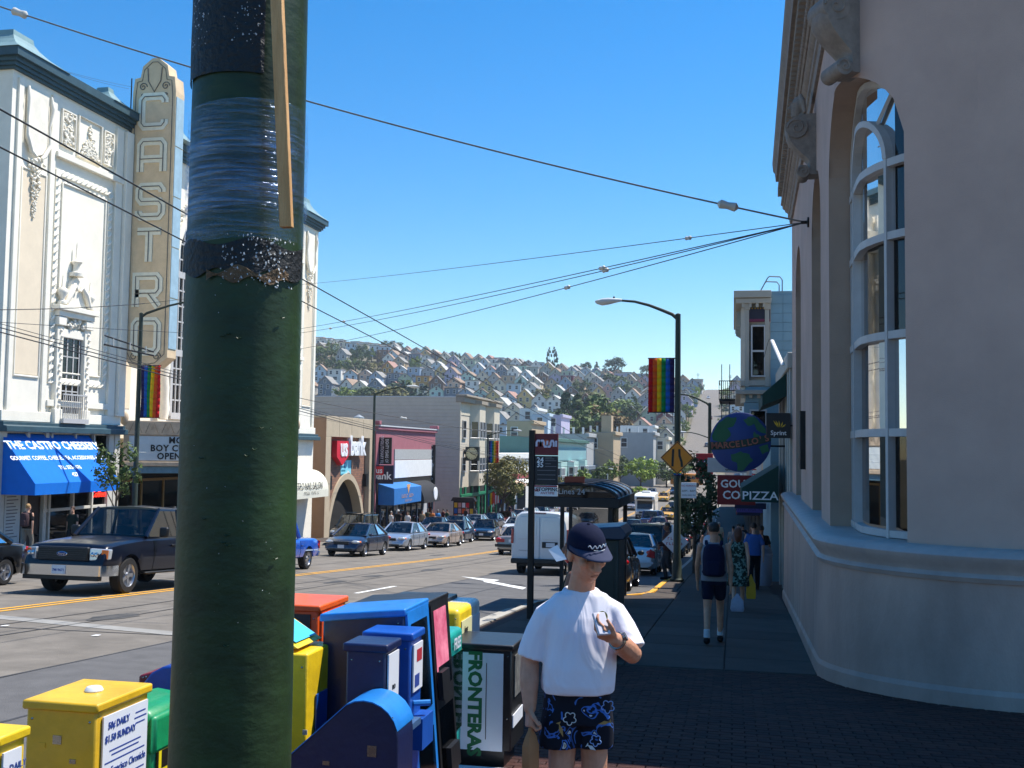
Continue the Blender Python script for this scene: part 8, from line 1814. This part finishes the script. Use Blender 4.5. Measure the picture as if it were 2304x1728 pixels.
for x0, z0, a, L in ((-.1, .85, 1.9, .07), (.1, .88, .2, .06), (.04, .77, 2.6, .05)):
    q = MB(); d = V((math.cos(a), 0, math.sin(a))); n = V((-d.z, 0, d.x)); o = V((x0, -.124, z0)); q.add([o-d*L/2, o+n*.009, o+d*L*.35, o+d*L*.5+n*.012, o+d*L*.5-n*.012, o+d*L*.35-n*.002, o-n*.009], [(0, 1, 2, 5, 6), (2, 3, 4, 5)]); q.build('printed_fish', FLO if L > .055 else FLW2, man)
# cap
CAPN = cloth('cap_navy', '#141a33', bump=.15); CAPB = cloth('cap_brim', '#3c4157', bump=.1); T = lambda x, y, z: HM @ V((x, y, z)); q = MB(); rings = []
for j in range(9):
    a = math.pi/2*j/8; rings.append([T(.0865*math.cos(a)*math.cos(2*math.pi*k/28)*(1+.01*math.cos(6*math.pi*k/14)), .012+.108*math.cos(a)*math.sin(2*math.pi*k/28), .045+.098*math.sin(a)**.9) for k in range(28)])
q.loft([[T(*((HM.inverted() @ p)+V((0, 0, -.028)))) for p in rings[0]]]+rings); cp = q.build('cap', CAPN, man, smooth=60)
q = MB(); rows = []
for j in range(7):
    u = j/6; row = []
    for k in range(15):
        a = math.pi+math.pi*k/14; r0 = V((.086*math.cos(a), .012+.106*math.sin(a), 0)); ext = .09*math.sin(math.pi*k/14)**.6*u; y = r0.y-ext; x = r0.x*(1-.04*u); row.append(T(x, y, .052-.012*u-.16*abs(x)**1.5*2.2*(.4+u)))
    rows.append(row)
q.loft(rows, cap=False, closed=False); br = q.build('cap_brim', CAPB, cp, smooth=70); sd = br.modifiers.new('s', 'SOLIDIFY'); sd.thickness = .005
q = MB(); q.ball(T(0, .012, .143), .008, 8, 6); q.build('cap_button', CAPN, cp)
sq = [T(-.045+.09*t, -.094+.016*(2*t-1)**2-.012, .078+.007*math.sin(t*26)+.006*t) for t in [j/30 for j in range(31)]]; q = MB(); q.tube(sq, .0028, 5); q.build('cap_stitching', mat('thread_white', '#c9ccd0', .8, var=0), cp)
sq = [T(-.02+.055*t, -.099+.01*(2*t-1)**2-.012, .064) for t in [j/10 for j in range(11)]]; q = MB(); q.tube(sq, .0016, 5); q.build('cap_stitching', mat('thread_white', '#c9ccd0'), cp)
q = MB(); rings = [[T(.079*math.cos(a)*(1+.01), .014+.1*math.sin(a), z) for a in [math.pi*k/14-.15 for k in range(16)]] for z in (-.035, .0, .045)]; q.loft(rings, cap=False, closed=False); hr = q.build('hair', HAIRS['grey'], man, smooth=60); sd = hr.modifiers.new('s', 'SOLIDIFY'); sd.thickness = .006
for s in (-1, 1):
    q = MB(); q.ball(T(s*.031, -.083, .008), (.012, .008, .007), 10, 6); q.build('eye', mat('eye_dark', '#2a2320', .2, var=0), man, smooth=60)
q = MB(); q.tube([T(-.02, -.1, -.066), T(0, -.103, -.064), T(.02, -.1, -.066)], .0016, 5); q.build('lip_line', mat('lip_shadow', '#7a4a3c', .6, var=0), man)
# watch, ring, emblem
wd = (ELR-WRR).normalized(); wc = WRR+wd*.03; u = wd.orthogonal().normalized(); w = wd.cross(u); q = MB(); q.tube([wc+u*.034*math.cos(a)+w*.034*math.sin(a) for a in [j*math.pi/10 for j in range(21)]], .008, 6); wt_ = q.build('watch_strap', CHRM, man, smooth=60)
ez = V((0, -.8, .6)).normalized(); ez = (ez-wd*ez.dot(wd)).normalized(); q = MB(); q.tube([wc+ez*.033, wc+ez*.046], .02, 14); q.build('watch_face', mat('watch_steel', '#8f949a', .2, .8, var=.1), wt_, smooth=40)
q = MB(); q.lathe([(.026, 0), (.026, .002), (.001, .0022)], 20); em = q.build('shirt_emblem', mat('emblem_green', '#4f8f7c', .8, var=.5, scale=60, col2='#c9b45a'), man, smooth=40); em.location = (.085, -.1235, 1.355); em.rotation_euler = (R(84), 0, R(12))
# phone and paper bag are things of their own, held in the hands
TURN = Matrix.Rotation(R(16), 3, 'Z'); pc = MB_+TURN @ (WRR+V((-.062, -.045, .052))); ph = thing('phone', 'small white mobile phone held up in the capped man\'s hand', 'phone', pc, R(36), rx=R(-35)); q = MB(); q.box(-.03, .03, -.008, .008, -.03, .075); q.build('case', mat('phone_white', '#c6c3cc', .3, var=.02), ph, bevel=.004); q = MB(); q.box(-.024, .024, .0082, .009, .01, .06); q.build('screen', mat('phone_screen', '#20303c', .15, var=0), ph)
KR = mat('bag_kraft', '#a8744a', .85, var=.1, scale=8, bump=.3, bscale=30); bg_ = thing('paper_bag', 'small brown paper bag hanging from the capped man\'s hand', 'bag', MB_+TURN @ V((-.232, -.085, .66)), R(60)); q = MB()
q.loft([[V((sx*w_, sy*d_, z)) for sx, sy in ((-1, -1), (0, -1.3), (1, -1), (1, 1), (0, 1.3), (-1, 1))] for z, w_, d_ in ((0, .036, .02), (.004, .037, .021), (.11, .037, .02), (.15, .028, .012), (.178, .012, .008), (.19, .01, .008))]); q.build('sack', KR, bg_, bevel=.003)
# ------------------------------------------------------------------ passers-by
def person(label, loc, rz, h=1.75, shirt='grey', pants='navy', hair='dark', skin=None, sleeve_='short', legs='long', stride=.12, vox=.016, pack=None, dress=False, hat=None, arms=(0, 0), group='people on the pavements', shoes='#1c1c1e', female=False, yaw=0):
    k = h/1.75; t = thing('person', label, 'person', loc, rz, group); t.scale = (k, k, k); sk_ = skin or SKIN2; w = .17 if not female else .145
    q = MB(); head(q, headM(V((0, -.02, 1.615)), yaw), vox < .02); q.tube([(0, .02, 1.42), (0, 0, 1.55)], .058, 10); sect(q, [(.9, 0, 0, w*.9, .1), (1.1, 0, 0, w*.85, .095), (1.3, 0, 0, w, .105), (1.4, 0, .01, w*.8, .08), (1.45, 0, .01, .07, .06)])
    J = {}
    for s, st, ar in ((-1, stride, arms[0]), (1, -stride, arms[1])):
        sh = V((s*(w+.02), .01, 1.4)); el = sh+V((s*.05, st*.5-ar*.15, -.29)); wr = el+V((s*.0, -.06+st*.4-ar*.22, -.24+ar*.35)); J[s] = (sh, el, wr); limb(q, [sh, el, wr], [.047, .04, .028], 10); q.loft([[wr+V((a*.014, b*.03, 0)) for a, b in ((-1, -1), (1, -1), (1, 1), (-1, 1))], [wr+V((a*.016, b*.035, -.08)) for a, b in ((-1, -1), (1, -1), (1, 1), (-1, 1))], [wr+V((a*.01, -.02+b*.02, -.15)) for a, b in ((-1, -1), (1, -1), (1, 1), (-1, 1))]])
        for f in range(4): q.tube([wr+V((0, -.027+f*.018, -.07)), wr+V((s*-.01, -.03+f*.018, -.12)), wr+V((s*-.025, -.03+f*.018, -.15))], .009, 6)
        hp = V((s*.085, 0, .9)); kn = V((s*.09, -.05-st*.7, .5)); an = V((s*.09, .08-st*1.6, .09+(.05 if st < 0 else 0))); limb(q, [hp, kn, an], [.085, .056, .038], 10); limb(q, [an+V((0, .02, -.04)), an+V((0, -.14, -.055))], [.04, .034], 8); J[s] += (hp, kn, an)
    fuse(q.build('body', sk_, t), vox, 3)
    q = MB(); c = shirt if not isinstance(shirt, str) else cloth(shirt, shirt if shirt.startswith('#') else '#808080')
    hem = .9 if not dress else .52
    S = [(hem, 0, 0, w*1.12, .125), (1.08, 0, 0, w*1.03, .118), (1.3, 0, 0, w*1.12, .125), (1.4, 0, .01, w*.95, .095), (1.455, 0, .01, .075, .065)]
    if dress: S = [(.5, 0, 0, .25, .2), (.75, 0, 0, .22, .17), (.95, 0, 0, .19, .14)]+S[1:]
    sect(q, S, 20, .02)
    for s in (-1, 1):
        sh, el, wr = J[s][:3]
        if sleeve_ == 'short': limb(q, [sh-V((s*.04, 0, .01)), sh*.35+el*.65], [.068, .062], 12)
        elif sleeve_ == 'long': limb(q, [sh-V((s*.04, 0, .01)), el, wr*.9+el*.1], [.066, .056, .042], 12)
    fuse(q.build('dress' if dress else 'shirt', c, t), vox, 2)
    if not dress:
        q = MB(); sect(q, [(.84, 0, 0, w*1.02, .115), (1.0, 0, 0, w*1.0, .11)], 18)
        for s in (-1, 1):
            hp, kn, an = J[s][3:]
            if legs == 'long': limb(q, [hp, kn, an+V((0, 0, .02))], [.1, .075, .06], 12)
            else: limb(q, [hp, hp*.45+kn*.55], [.1, .088], 12)
        fuse(q.build('trousers' if legs == 'long' else 'shorts', pants if not isinstance(pants, str) else cloth(pants, pants), t), vox, 2)
    for s in (-1, 1):
        an = J[s][5]; q = MB(); limb(q, [an+V((0, .035, -.045)), an+V((0, -.15, -.055))], [.05, .042], 10); fuse(q.build('shoe', cloth('shoe_'+shoes, shoes), t), vox*.9, 2)
        if legs == 'short' and not dress: q = MB(); q.tube([an+V((0, 0, .0)), an+V((0, -.005, .11))], [.046, .044], 10); q.build('sock', cloth('sock_white', '#c9ccd0'), t, smooth=60)
    q = MB(); HMx = headM(V((0, -.02, 1.615)), yaw)
    if hat is None:
        tb = MB(); tb.ball((0, .02, .045), (.084, .098, .095), 12, 8)
        q.add([HMx @ V(v) for v in tb.v], tb.f)
        if female: limb(q, [HMx @ V((0, .06, .05)), HMx @ V((0, .075, -.06)), HMx @ V((0, .06, -.16))], [.09, .085, .06])
        fuse(q.build('hair', HAIRS[hair], t), vox*.9, 2)
    else:
        tb = MB(); tb.lathe([(.09, .02), (.088, .07), (.07, .12), (.02, .14)], 16); tb.box(-.06, .06, -.18, -.06, .02, .03); q.add([HMx @ V(v) for v in tb.v], tb.f); q.build('cap', hat, t, smooth=50)
    if pack:
        q = MB(); q.loft([[V((x*f, .09+y, z)) for x, y in ((-.15, 0), (.15, 0), (.16, .09), (.1, .17), (-.1, .17), (-.16, .09))] for z, f in ((.98, .85), (1.02, 1), (1.25, 1.02), (1.38, .9), (1.44, .6))]); bp = q.build('backpack', pack, t, bevel=.03)
        q = MB(); q.loft([[V((x*f, .245+y, z)) for x, y in ((-.11, 0), (.11, 0), (.09, .045), (-.09, .045))] for z, f in ((1.0, .9), (1.16, 1), (1.2, .9))]); q.build('pocket', pack, bp, bevel=.02)
        for s in (-1, 1): q = MB(); q.tube([(s*.1, .1, 1.42), (s*.11, -.0, 1.475), (s*.115, -.12, 1.38), (s*.13, -.1, 1.15), (s*.15, .09, 1.02)], .022, 6, flat=.4); q.build('strap', pack, bp)
    return t, J, k
gp = lambda x, y: V((x, y, g(y)))
def carried(name, label, cat, base, m, w=.16, d=.08, h=.32, rz=0):
    t = thing(name, label, cat, base, rz); q = MB(); q.loft([[V((sx*w*f, sy*d*f, -z)) for sx, sy in ((-1, -1), (0, -1.2), (1, -1), (1, 1), (0, 1.2), (-1, 1))] for z, f in ((h, .85), (h*.85, 1), (h*.4, .9), (h*.2, .45), (0, .12))]); q.build('sack', m, t, bevel=.01); return t
t, J, k = person('man in grey tank top and short shorts walking away with a navy backpack', gp(-.28, 16.2), R(180), 1.78, cloth('tank_grey', '#80848c'), cloth('shorts_navy', '#141c30'), 'dark', SKIN, 'none', 'short', .17, .011, cloth('pack_navy', '#161c38'))
carried('shopping_bag', 'white plastic shopping bag held by the backpack man', 'bag', gp(.0, 16.2)+V((.06, 0, .74)), mat('bag_plastic_white', '#9a9fb0', .4, var=.15, scale=9), .1, .06, .26)
DR = cloth('dress_floral', '#26362f', var=.3, scale=16, col2='#6d9088', mixr=(.5, .56)); t, J, k = person('woman in dark floral dress walking away with a yellow bag', gp(.1, 22.8), R(180), 1.68, DR, None, 'red', SKIN2, 'none', 'short', .16, .013, dress=True, female=True)
carried('tote_bag', 'long yellow bag in the hand of the woman in the dress', 'bag', gp(.36, 22.8)+V((0, 0, .72)), mat('bag_yellow', '#c99a10', .6, var=.08), .1, .04, .5)
person('man in blue shirt and dark trousers walking away in the shade', gp(.55, 29.8), R(180), 1.8, cloth('shirt_blue', '#3a5f9e'), cloth('trousers_charcoal', '#1f2126'), 'dark', SKIN2, 'short', 'long', .1, .015)
person('man in dark clothes walking ahead of the blue shirt', gp(.85, 33.8), R(180), 1.74, cloth('shirt_black', '#1d1d20'), cloth('trousers_charcoal', '#1f2126'), 'dark', SKIN3, 'short', 'long', .1, .02)
person('man in white tank top facing the camera behind the backpack man', gp(-.55, 27.0), R(0), 1.76, cloth('tank_white', '#c9cdd6'), cloth('trousers_charcoal', '#1f2126'), 'brown', SKIN, 'none', 'long', .1, .015)
t, J, k = person('man in brown shirt leaning by the lamp post with a sign', gp(-1.98, 33.3), R(-70), 1.76, cloth('shirt_brown', '#3a1f1c'), cloth('trousers_grey', '#34363a'), 'dark', SKIN3, 'long', 'long', .06, .015, arms=(.6, .6))
sg_ = thing('placard', 'white placard with red print held beside the lamp post', 'placard', gp(-1.72, 32.9)+V((0, 0, .85))); q = MB(); q.prism([(0, -.08), (.4, .32), (0, .72), (-.4, .32)], -.006, .006, 'y'); q.build('board', PLATE, sg_); scrib('red_print', 5, .12, (0, -.008, .42), FACE_NY, RDT, sg_, words=(9,)); scrib('red_print', 6, .12, (0, -.008, .26), FACE_NY, RDT, sg_, words=(9,))
t, J, k = person('person in dark green jacket reading a paper behind the capped man', gp(-1.22, 8.6), R(-100), 1.68, cloth('jacket_green', '#12241c'), cloth('trousers_charcoal', '#1f2126'), 'brown', SKIN3, 'long', 'long', .05, .012, arms=(.35, .35))
pp = thing('paper_sheet', 'folded white paper in the hand of the person in green', 'paper', atY(1253, 1246, 8.45)); q = MB(); q.add([V((-.07, 0, .03)), V((0, .02, .07)), V((.08, 0, -.04)), V((-.0, -.02, -.06))], [(0, 1, 2, 3)]); o = q.build('sheet', SW_, pp); o.modifiers.new('s', 'SOLIDIFY').thickness = .002
# theatre side
def onL(px, Yx, label, rz, **kw): X = -24.3; p = atX(px, 1170, X); return person(label, gp(X+Yx, p.y), rz, **kw)
onL(62, 0, 'young man with grey backpack and black shirt before the cheese shop', R(180), h=1.8, shirt=cloth('shirt_black', '#1d1d20'), pants=cloth('jeans_grey', '#77736a'), hair='blond', vox=.016, pack=cloth('pack_grey_red', '#4a3a3d'))
onL(163, 0, 'man in dark shirt before the shop window behind the navy pickup', R(0), h=1.76, shirt=cloth('shirt_dark_green', '#1f2b26'), pants=cloth('trousers_charcoal', '#1f2126'), hair='brown', vox=.02)
crowd = [(843, 'shirt_cream', '#cfc9a8', 'brown', None, 'in a cream shirt by the lamp before the bank branch'), (880, 'shirt_white2', '#d5d5d2', 'grey', None, 'in white beside the sapphire awning'), (896, 'shirt_black', '#1d1d20', 'dark', 1, 'with a white cap below the black awning'), (917, 'shirt_white2', '#d5d5d2', 'brown', None, 'with a bare head in white below the black awning'), (950, 'shirt_tan', '#a08a6a', 'dark', None, 'in tan, first of the knot below the blade sign'),
    (962, 'shirt_olive', '#4e4f38', 'brown', None, 'in olive, second of the knot below the blade sign'), (972, 'shirt_orange', '#c8743a', 'dark', None, 'in orange, third of the knot below the blade sign'), (985, 'shirt_sky', '#3f9bd8', 'grey', None, 'in sky blue beside the clapboard wall'), (997, 'shirt_maroon', '#5a2028', 'dark', None, 'in maroon beside the clapboard wall'), (1006, 'shirt_green2', '#3f5a44', 'dark', None, 'in green at the clapboard wall corner'), (1048, 'shirt_black', '#1d1d20', 'brown', None, 'in black outside the green shop'), (1070, 'shirt_white2', '#d5d5d2', 'dark', 2, 'in white with a dark pack outside the green shop'), (1128, 'shirt_white2', '#d5d5d2', 'dark', None, 'in white under the street tree'), (1145, 'shirt_navy', '#1b2540', 'brown', None, 'in navy past the street tree')]
for i, (px, k_, c, hr, ht, wh) in enumerate(crowd):
    X = -23.9-(i % 3)*.4; p = atX(px, 1165, X); person('pedestrian '+wh, gp(X, p.y), R(random.choice((0, 180, 150, -30))), random.uniform(1.66, 1.82), cloth(k_, c), cloth('trousers_charcoal', '#1f2126'), hr, random.choice((SKIN, SKIN2, SKIN3)), 'short', 'long', .1, .03, hat=cloth('cap_white', '#d0d0cc') if ht == 1 else None, pack=cloth('pack_black', '#17181a') if ht == 2 else None)
for i, (x, y, c, wh) in enumerate([(-.6, 38, '#4a4d38', 'in olive'), (.2, 41, '#6d6f78', 'in grey'), (.7, 44, '#2a3a5c', 'in dark blue'), (-.9, 47, '#7a3a34', 'in red'), (.0, 51, '#8a8a86', 'in pale grey'), (.5, 58, '#33353a', 'in charcoal'), (-.8, 63, '#b0a890', 'in cream')]):
    person('shaded pedestrian %s further along the bank side pavement' % wh, gp(x, y), R(random.choice((0, 180))), random.uniform(1.66, 1.82), cloth('far_'+c, c), cloth('trousers_charcoal', '#1f2126'), random.choice(('dark', 'brown', 'grey')), random.choice((SKIN, SKIN2, SKIN3)), 'short', 'long', .1, .032)
# ================================================================== street trees
def street_tree(label, base, h, r, lm, seed, clumps, leaf, shape=(1, 1, 1), trunk=.4, lean=(0, 0), nleaf=40, branches=5, tr=.07):
    t = thing('street_tree', label, 'tree', base, group='street trees'); rnd = random.Random(seed); zc = h*(trunk+(1-trunk)/2); rz = h*(1-trunk)/2
    q = MB(); q.tube([(0, 0, -.2), (lean[0]*.2, lean[1]*.2, h*trunk*.5), (lean[0]*.5, lean[1]*.5, h*trunk), (lean[0]*.8, lean[1]*.8, h*.7)], [tr*1.3, tr, tr*.8, tr*.35], 8)
    for i in range(branches):
        a = 6.28*i/branches+rnd.uniform(-.4, .4); z0 = h*trunk*rnd.uniform(.7, 1.0); d = V((math.cos(a), math.sin(a), 0)); p0 = V((lean[0]*.45, lean[1]*.45, z0)); q.tube([p0, p0+d*r*.35+V((0, 0, h*.12)), p0+d*r*.6+V((0, 0, h*.22)), p0+d*r*.85+V((0, 0, h*.27))], [tr*.6, tr*.42, tr*.28, tr*.1], 6)
    q.build('trunk', BARK, t, smooth=60)
    c = crown(r*shape[0], r*shape[1], rz*shape[2], clumps, nleaf, leaf, 'round', seed, .35)
    o = c.build('crown', LEAF[lm], t); o.location = (lean[0], lean[1], zc); return t
p = atX(262, 1050, -22.75); zt = p.z; Y = p.y
street_tree('thin street tree with sparse leaves beside the theatre lamp', (-22.75, Y, g(Y)), atX(272, 985, -22.75).z-g(Y), .85, 0, 3, 26, .09, (1, 1, 1), .52, (0, .15), 42, 4, .045)
p = atX(1128, 1100, -22.7); Y = p.y; h = atX(1128, 1028, -22.7).z-g(Y); street_tree('leafy street tree with forked trunk before the white shop', (-22.7, Y, g(Y)), h, 2.3, 2, 9, 80, .17, (1, 1.3, 1), .48, (.6, .4), 46, 5, .14)
street_tree('dark shaded street tree behind the orange diamond sign', (-1.35, 38.5, g(38.5)), atY(1570, 1028, 38.5).z-g(38.5), .95, 3, 5, 46, .11, (1, 1, 1), .36, (.05, 0), 46, 5, .06)
for i, (px, py, Y, r, lm, lab) in enumerate([(1442, 1030, 212, 3.4, 4, 'round bright green tree at the end of the far shops'), (1437, 1096, 190, 1.6, 4, 'small bright young tree below the round one'), (1500, 1040, 235, 4.0, 0, 'dark green tree beyond the diamond sign'), (1395, 1030, 225, 3.0, 0, 'dark tree between the maroon Victorian and the round tree'), (1470, 1035, 260, 3.5, 1, 'far green tree behind the round one'), (1532, 1045, 280, 3.2, 1, 'far green tree at the foot of the hill road')]):
    p = atY(px, py, Y); h = p.z-g(Y); street_tree(lab, (p.x, Y, g(Y)), h, r, lm, 20+i, 40, .36 if r > 2 else .2, (1, 1, 1), .3, (0, 0), 34, 5, .15)
for i in range(6):
    Y = 108+i*19; street_tree('far side street tree, %s beyond the clapboard building' % ordw(i+1), (-22.7, Y, g(Y)), random.uniform(4.5, 6), random.uniform(1.3, 1.9), random.choice((0, 1, 2)), 40+i, 34, .3, (1, 1, 1), .42, (0, 0), 30, 4, .08)
# litter on the road
for i, (px, py) in enumerate(((10, 1408), (215, 1430), (1290, 1362))):
    p = gnd(px, py, RZ+.012 if i < 2 else .004); t = thing('litter_scrap', ['white paper scrap on the road nearest the picture edge', 'small paper scrap on the road near the green post', 'pale scrap on the pavement beside the capped man'][i], 'litter', p); q = MB(); q.add([V((-.06, -.03, 0)), V((.05, -.04, .004)), V((.07, .04, .01)), V((-.03, .05, .004))], [(0, 1, 2, 3)]); q.build('sheet', SW_, t)
# ================================================================== shop window dressing, flags, notice board
def shopfill(parent, x, y0, y1, z0, z1, fm, step=1.5):
    n = max(2, int((y1-y0)/step)); rnd = random.Random(n+int(y0)); h = z1-z0
    for k in range(n+1):
        y = y0+(y1-y0)*k/n; q = MB(); q.box(x, x+.1, y-.05, y+.05, z0, z1); q.build('mullion', fm, parent, True)
        if k < n:
            d = (y1-y0)/n; q = MB(); q.box(x+.03, x+.035, y+.05, y+d-.05, z0+.4, z1-.1); q.build('pane', GLS, parent, True)
            for j in range(3):
                a = y+.1+rnd.random()*d*.5; w = rnd.uniform(.15, .5); zz = z0+rnd.uniform(.4, max(.5, h-1)); q = MB(); q.box(x+.008+j*.004, x+.011+j*.004, a, min(a+w, y+d-.06), zz, zz+rnd.uniform(.2, .7)); q.build('display_item', rnd.choice(list(PAL.values())+[RED, SW_, YELM]), parent, True)
    q = MB(); q.box(x, x+.09, y0, y1, z1-.1, z1+.02); q.build('transom', fm, parent, True); q = MB(); q.box(x, x+.09, y0, y1, z0, z0+.4); q.build('stall_riser', fm, parent, True)
k0, k1 = fpx(848, 957)[0], fpx(981, 970)[0]; zbb = fZ(1040, 1095)
shopfill(pk, LF+.02, k0+1, k1-1, g(k1)-.1, fZ(880, 1134), mat('shop_navy_trim', '#22405c', .5, var=.1)); shopfill(gb, LF+.07, Yg+.6, Yg2-.6, g(Yg2)-.1, zbb-1.05, GRN, 2.2); shopfill(th, LF-.28, YA+.5, YB-.5, g(YB)-.1, .2, mat('lobby_brass', '#8a6a34', .4, .5, var=.1), 1.7)
shopfill(tv, LF+.06, fp(1198).y+1.2, fp(1318).y-1.2, g(140)-.1, fZ(1250, 1090), PAL['mint'], 3.5)
for i, (dy, c) in enumerate(((1.5, 0), (4.5, 1), (8.2, 2))):
    t = thing('flag', 'hanging striped flag, %s along the green shop' % ordw(i+1), 'flag', (LF+.4, Yg+9+dy, zbb-1.2), group='flags outside the green shop'); q = MB(); q.tube([(0, 0, 0), (.9, 0, .5)], .025, 5); q.build('staff', IRON, t)
    for k in range(6): q = MB(); q.add([V((.85-k*.13, -.02+.05*math.sin(k+z*2), .45-k*.07-z)) for z in (0, 1.3)]+[V((.85-(k+1)*.13, -.02+.05*math.sin(k+1+z*2), .45-(k+1)*.07-z)) for z in (1.3, 0)], [(0, 1, 2, 3)]); q.build('flag_stripe', BOW[k] if c != 1 else (RED, SW_)[k % 2], t)
nb_ = thing('notice_kiosk', 'black-roofed notice board covered in coloured flyers by the clapboard wall', 'notice board', (LF+1.6, Yg-4, g(Yg-4))); q = MB(); q.box(-1, 1, -.15, .15, .3, 2.3); q.build('board', IRON, nb_); q = MB(); q.prism([(-1.2, 2.3), (1.2, 2.3), (1.0, 2.65), (-1.0, 2.65)], -.4, .4, 'y'); q.build('roof', SBLK, nb_)
for k in range(14):
    x, z = -.9+(k % 5)*.38, .6+(k//5)*.55; q = MB(); q.box(x, x+.3, -.165, -.155, z, z+.45); q.build('flyer', random.choice((RED, SW_, YELM, PAL['pink'], PAL['mint'], BOW[1], BOW[4])), nb_)
# ================================================================== thin coastal haze
q = MB(); q.box(-1520, 1120, -152, 1405, -40, 140)
hz_ = stuff(q.build('haze', None)); hz_.data.materials.clear(); M = bpy.data.materials.new('haze_air'); M.use_nodes = True; N, L = M.node_tree.nodes, M.node_tree.links; N.remove(N['Principled BSDF'])
pv = N.new('ShaderNodeVolumePrincipled'); pv.inputs['Color'].default_value = (.72, .82, .95, 1); pv.inputs['Density'].default_value = .00019; pv.inputs['Anisotropy'].default_value = .2
L.new(pv.outputs[0], N['Material Output'].inputs['Volume']); hz_.data.materials.append(M)
finalize()
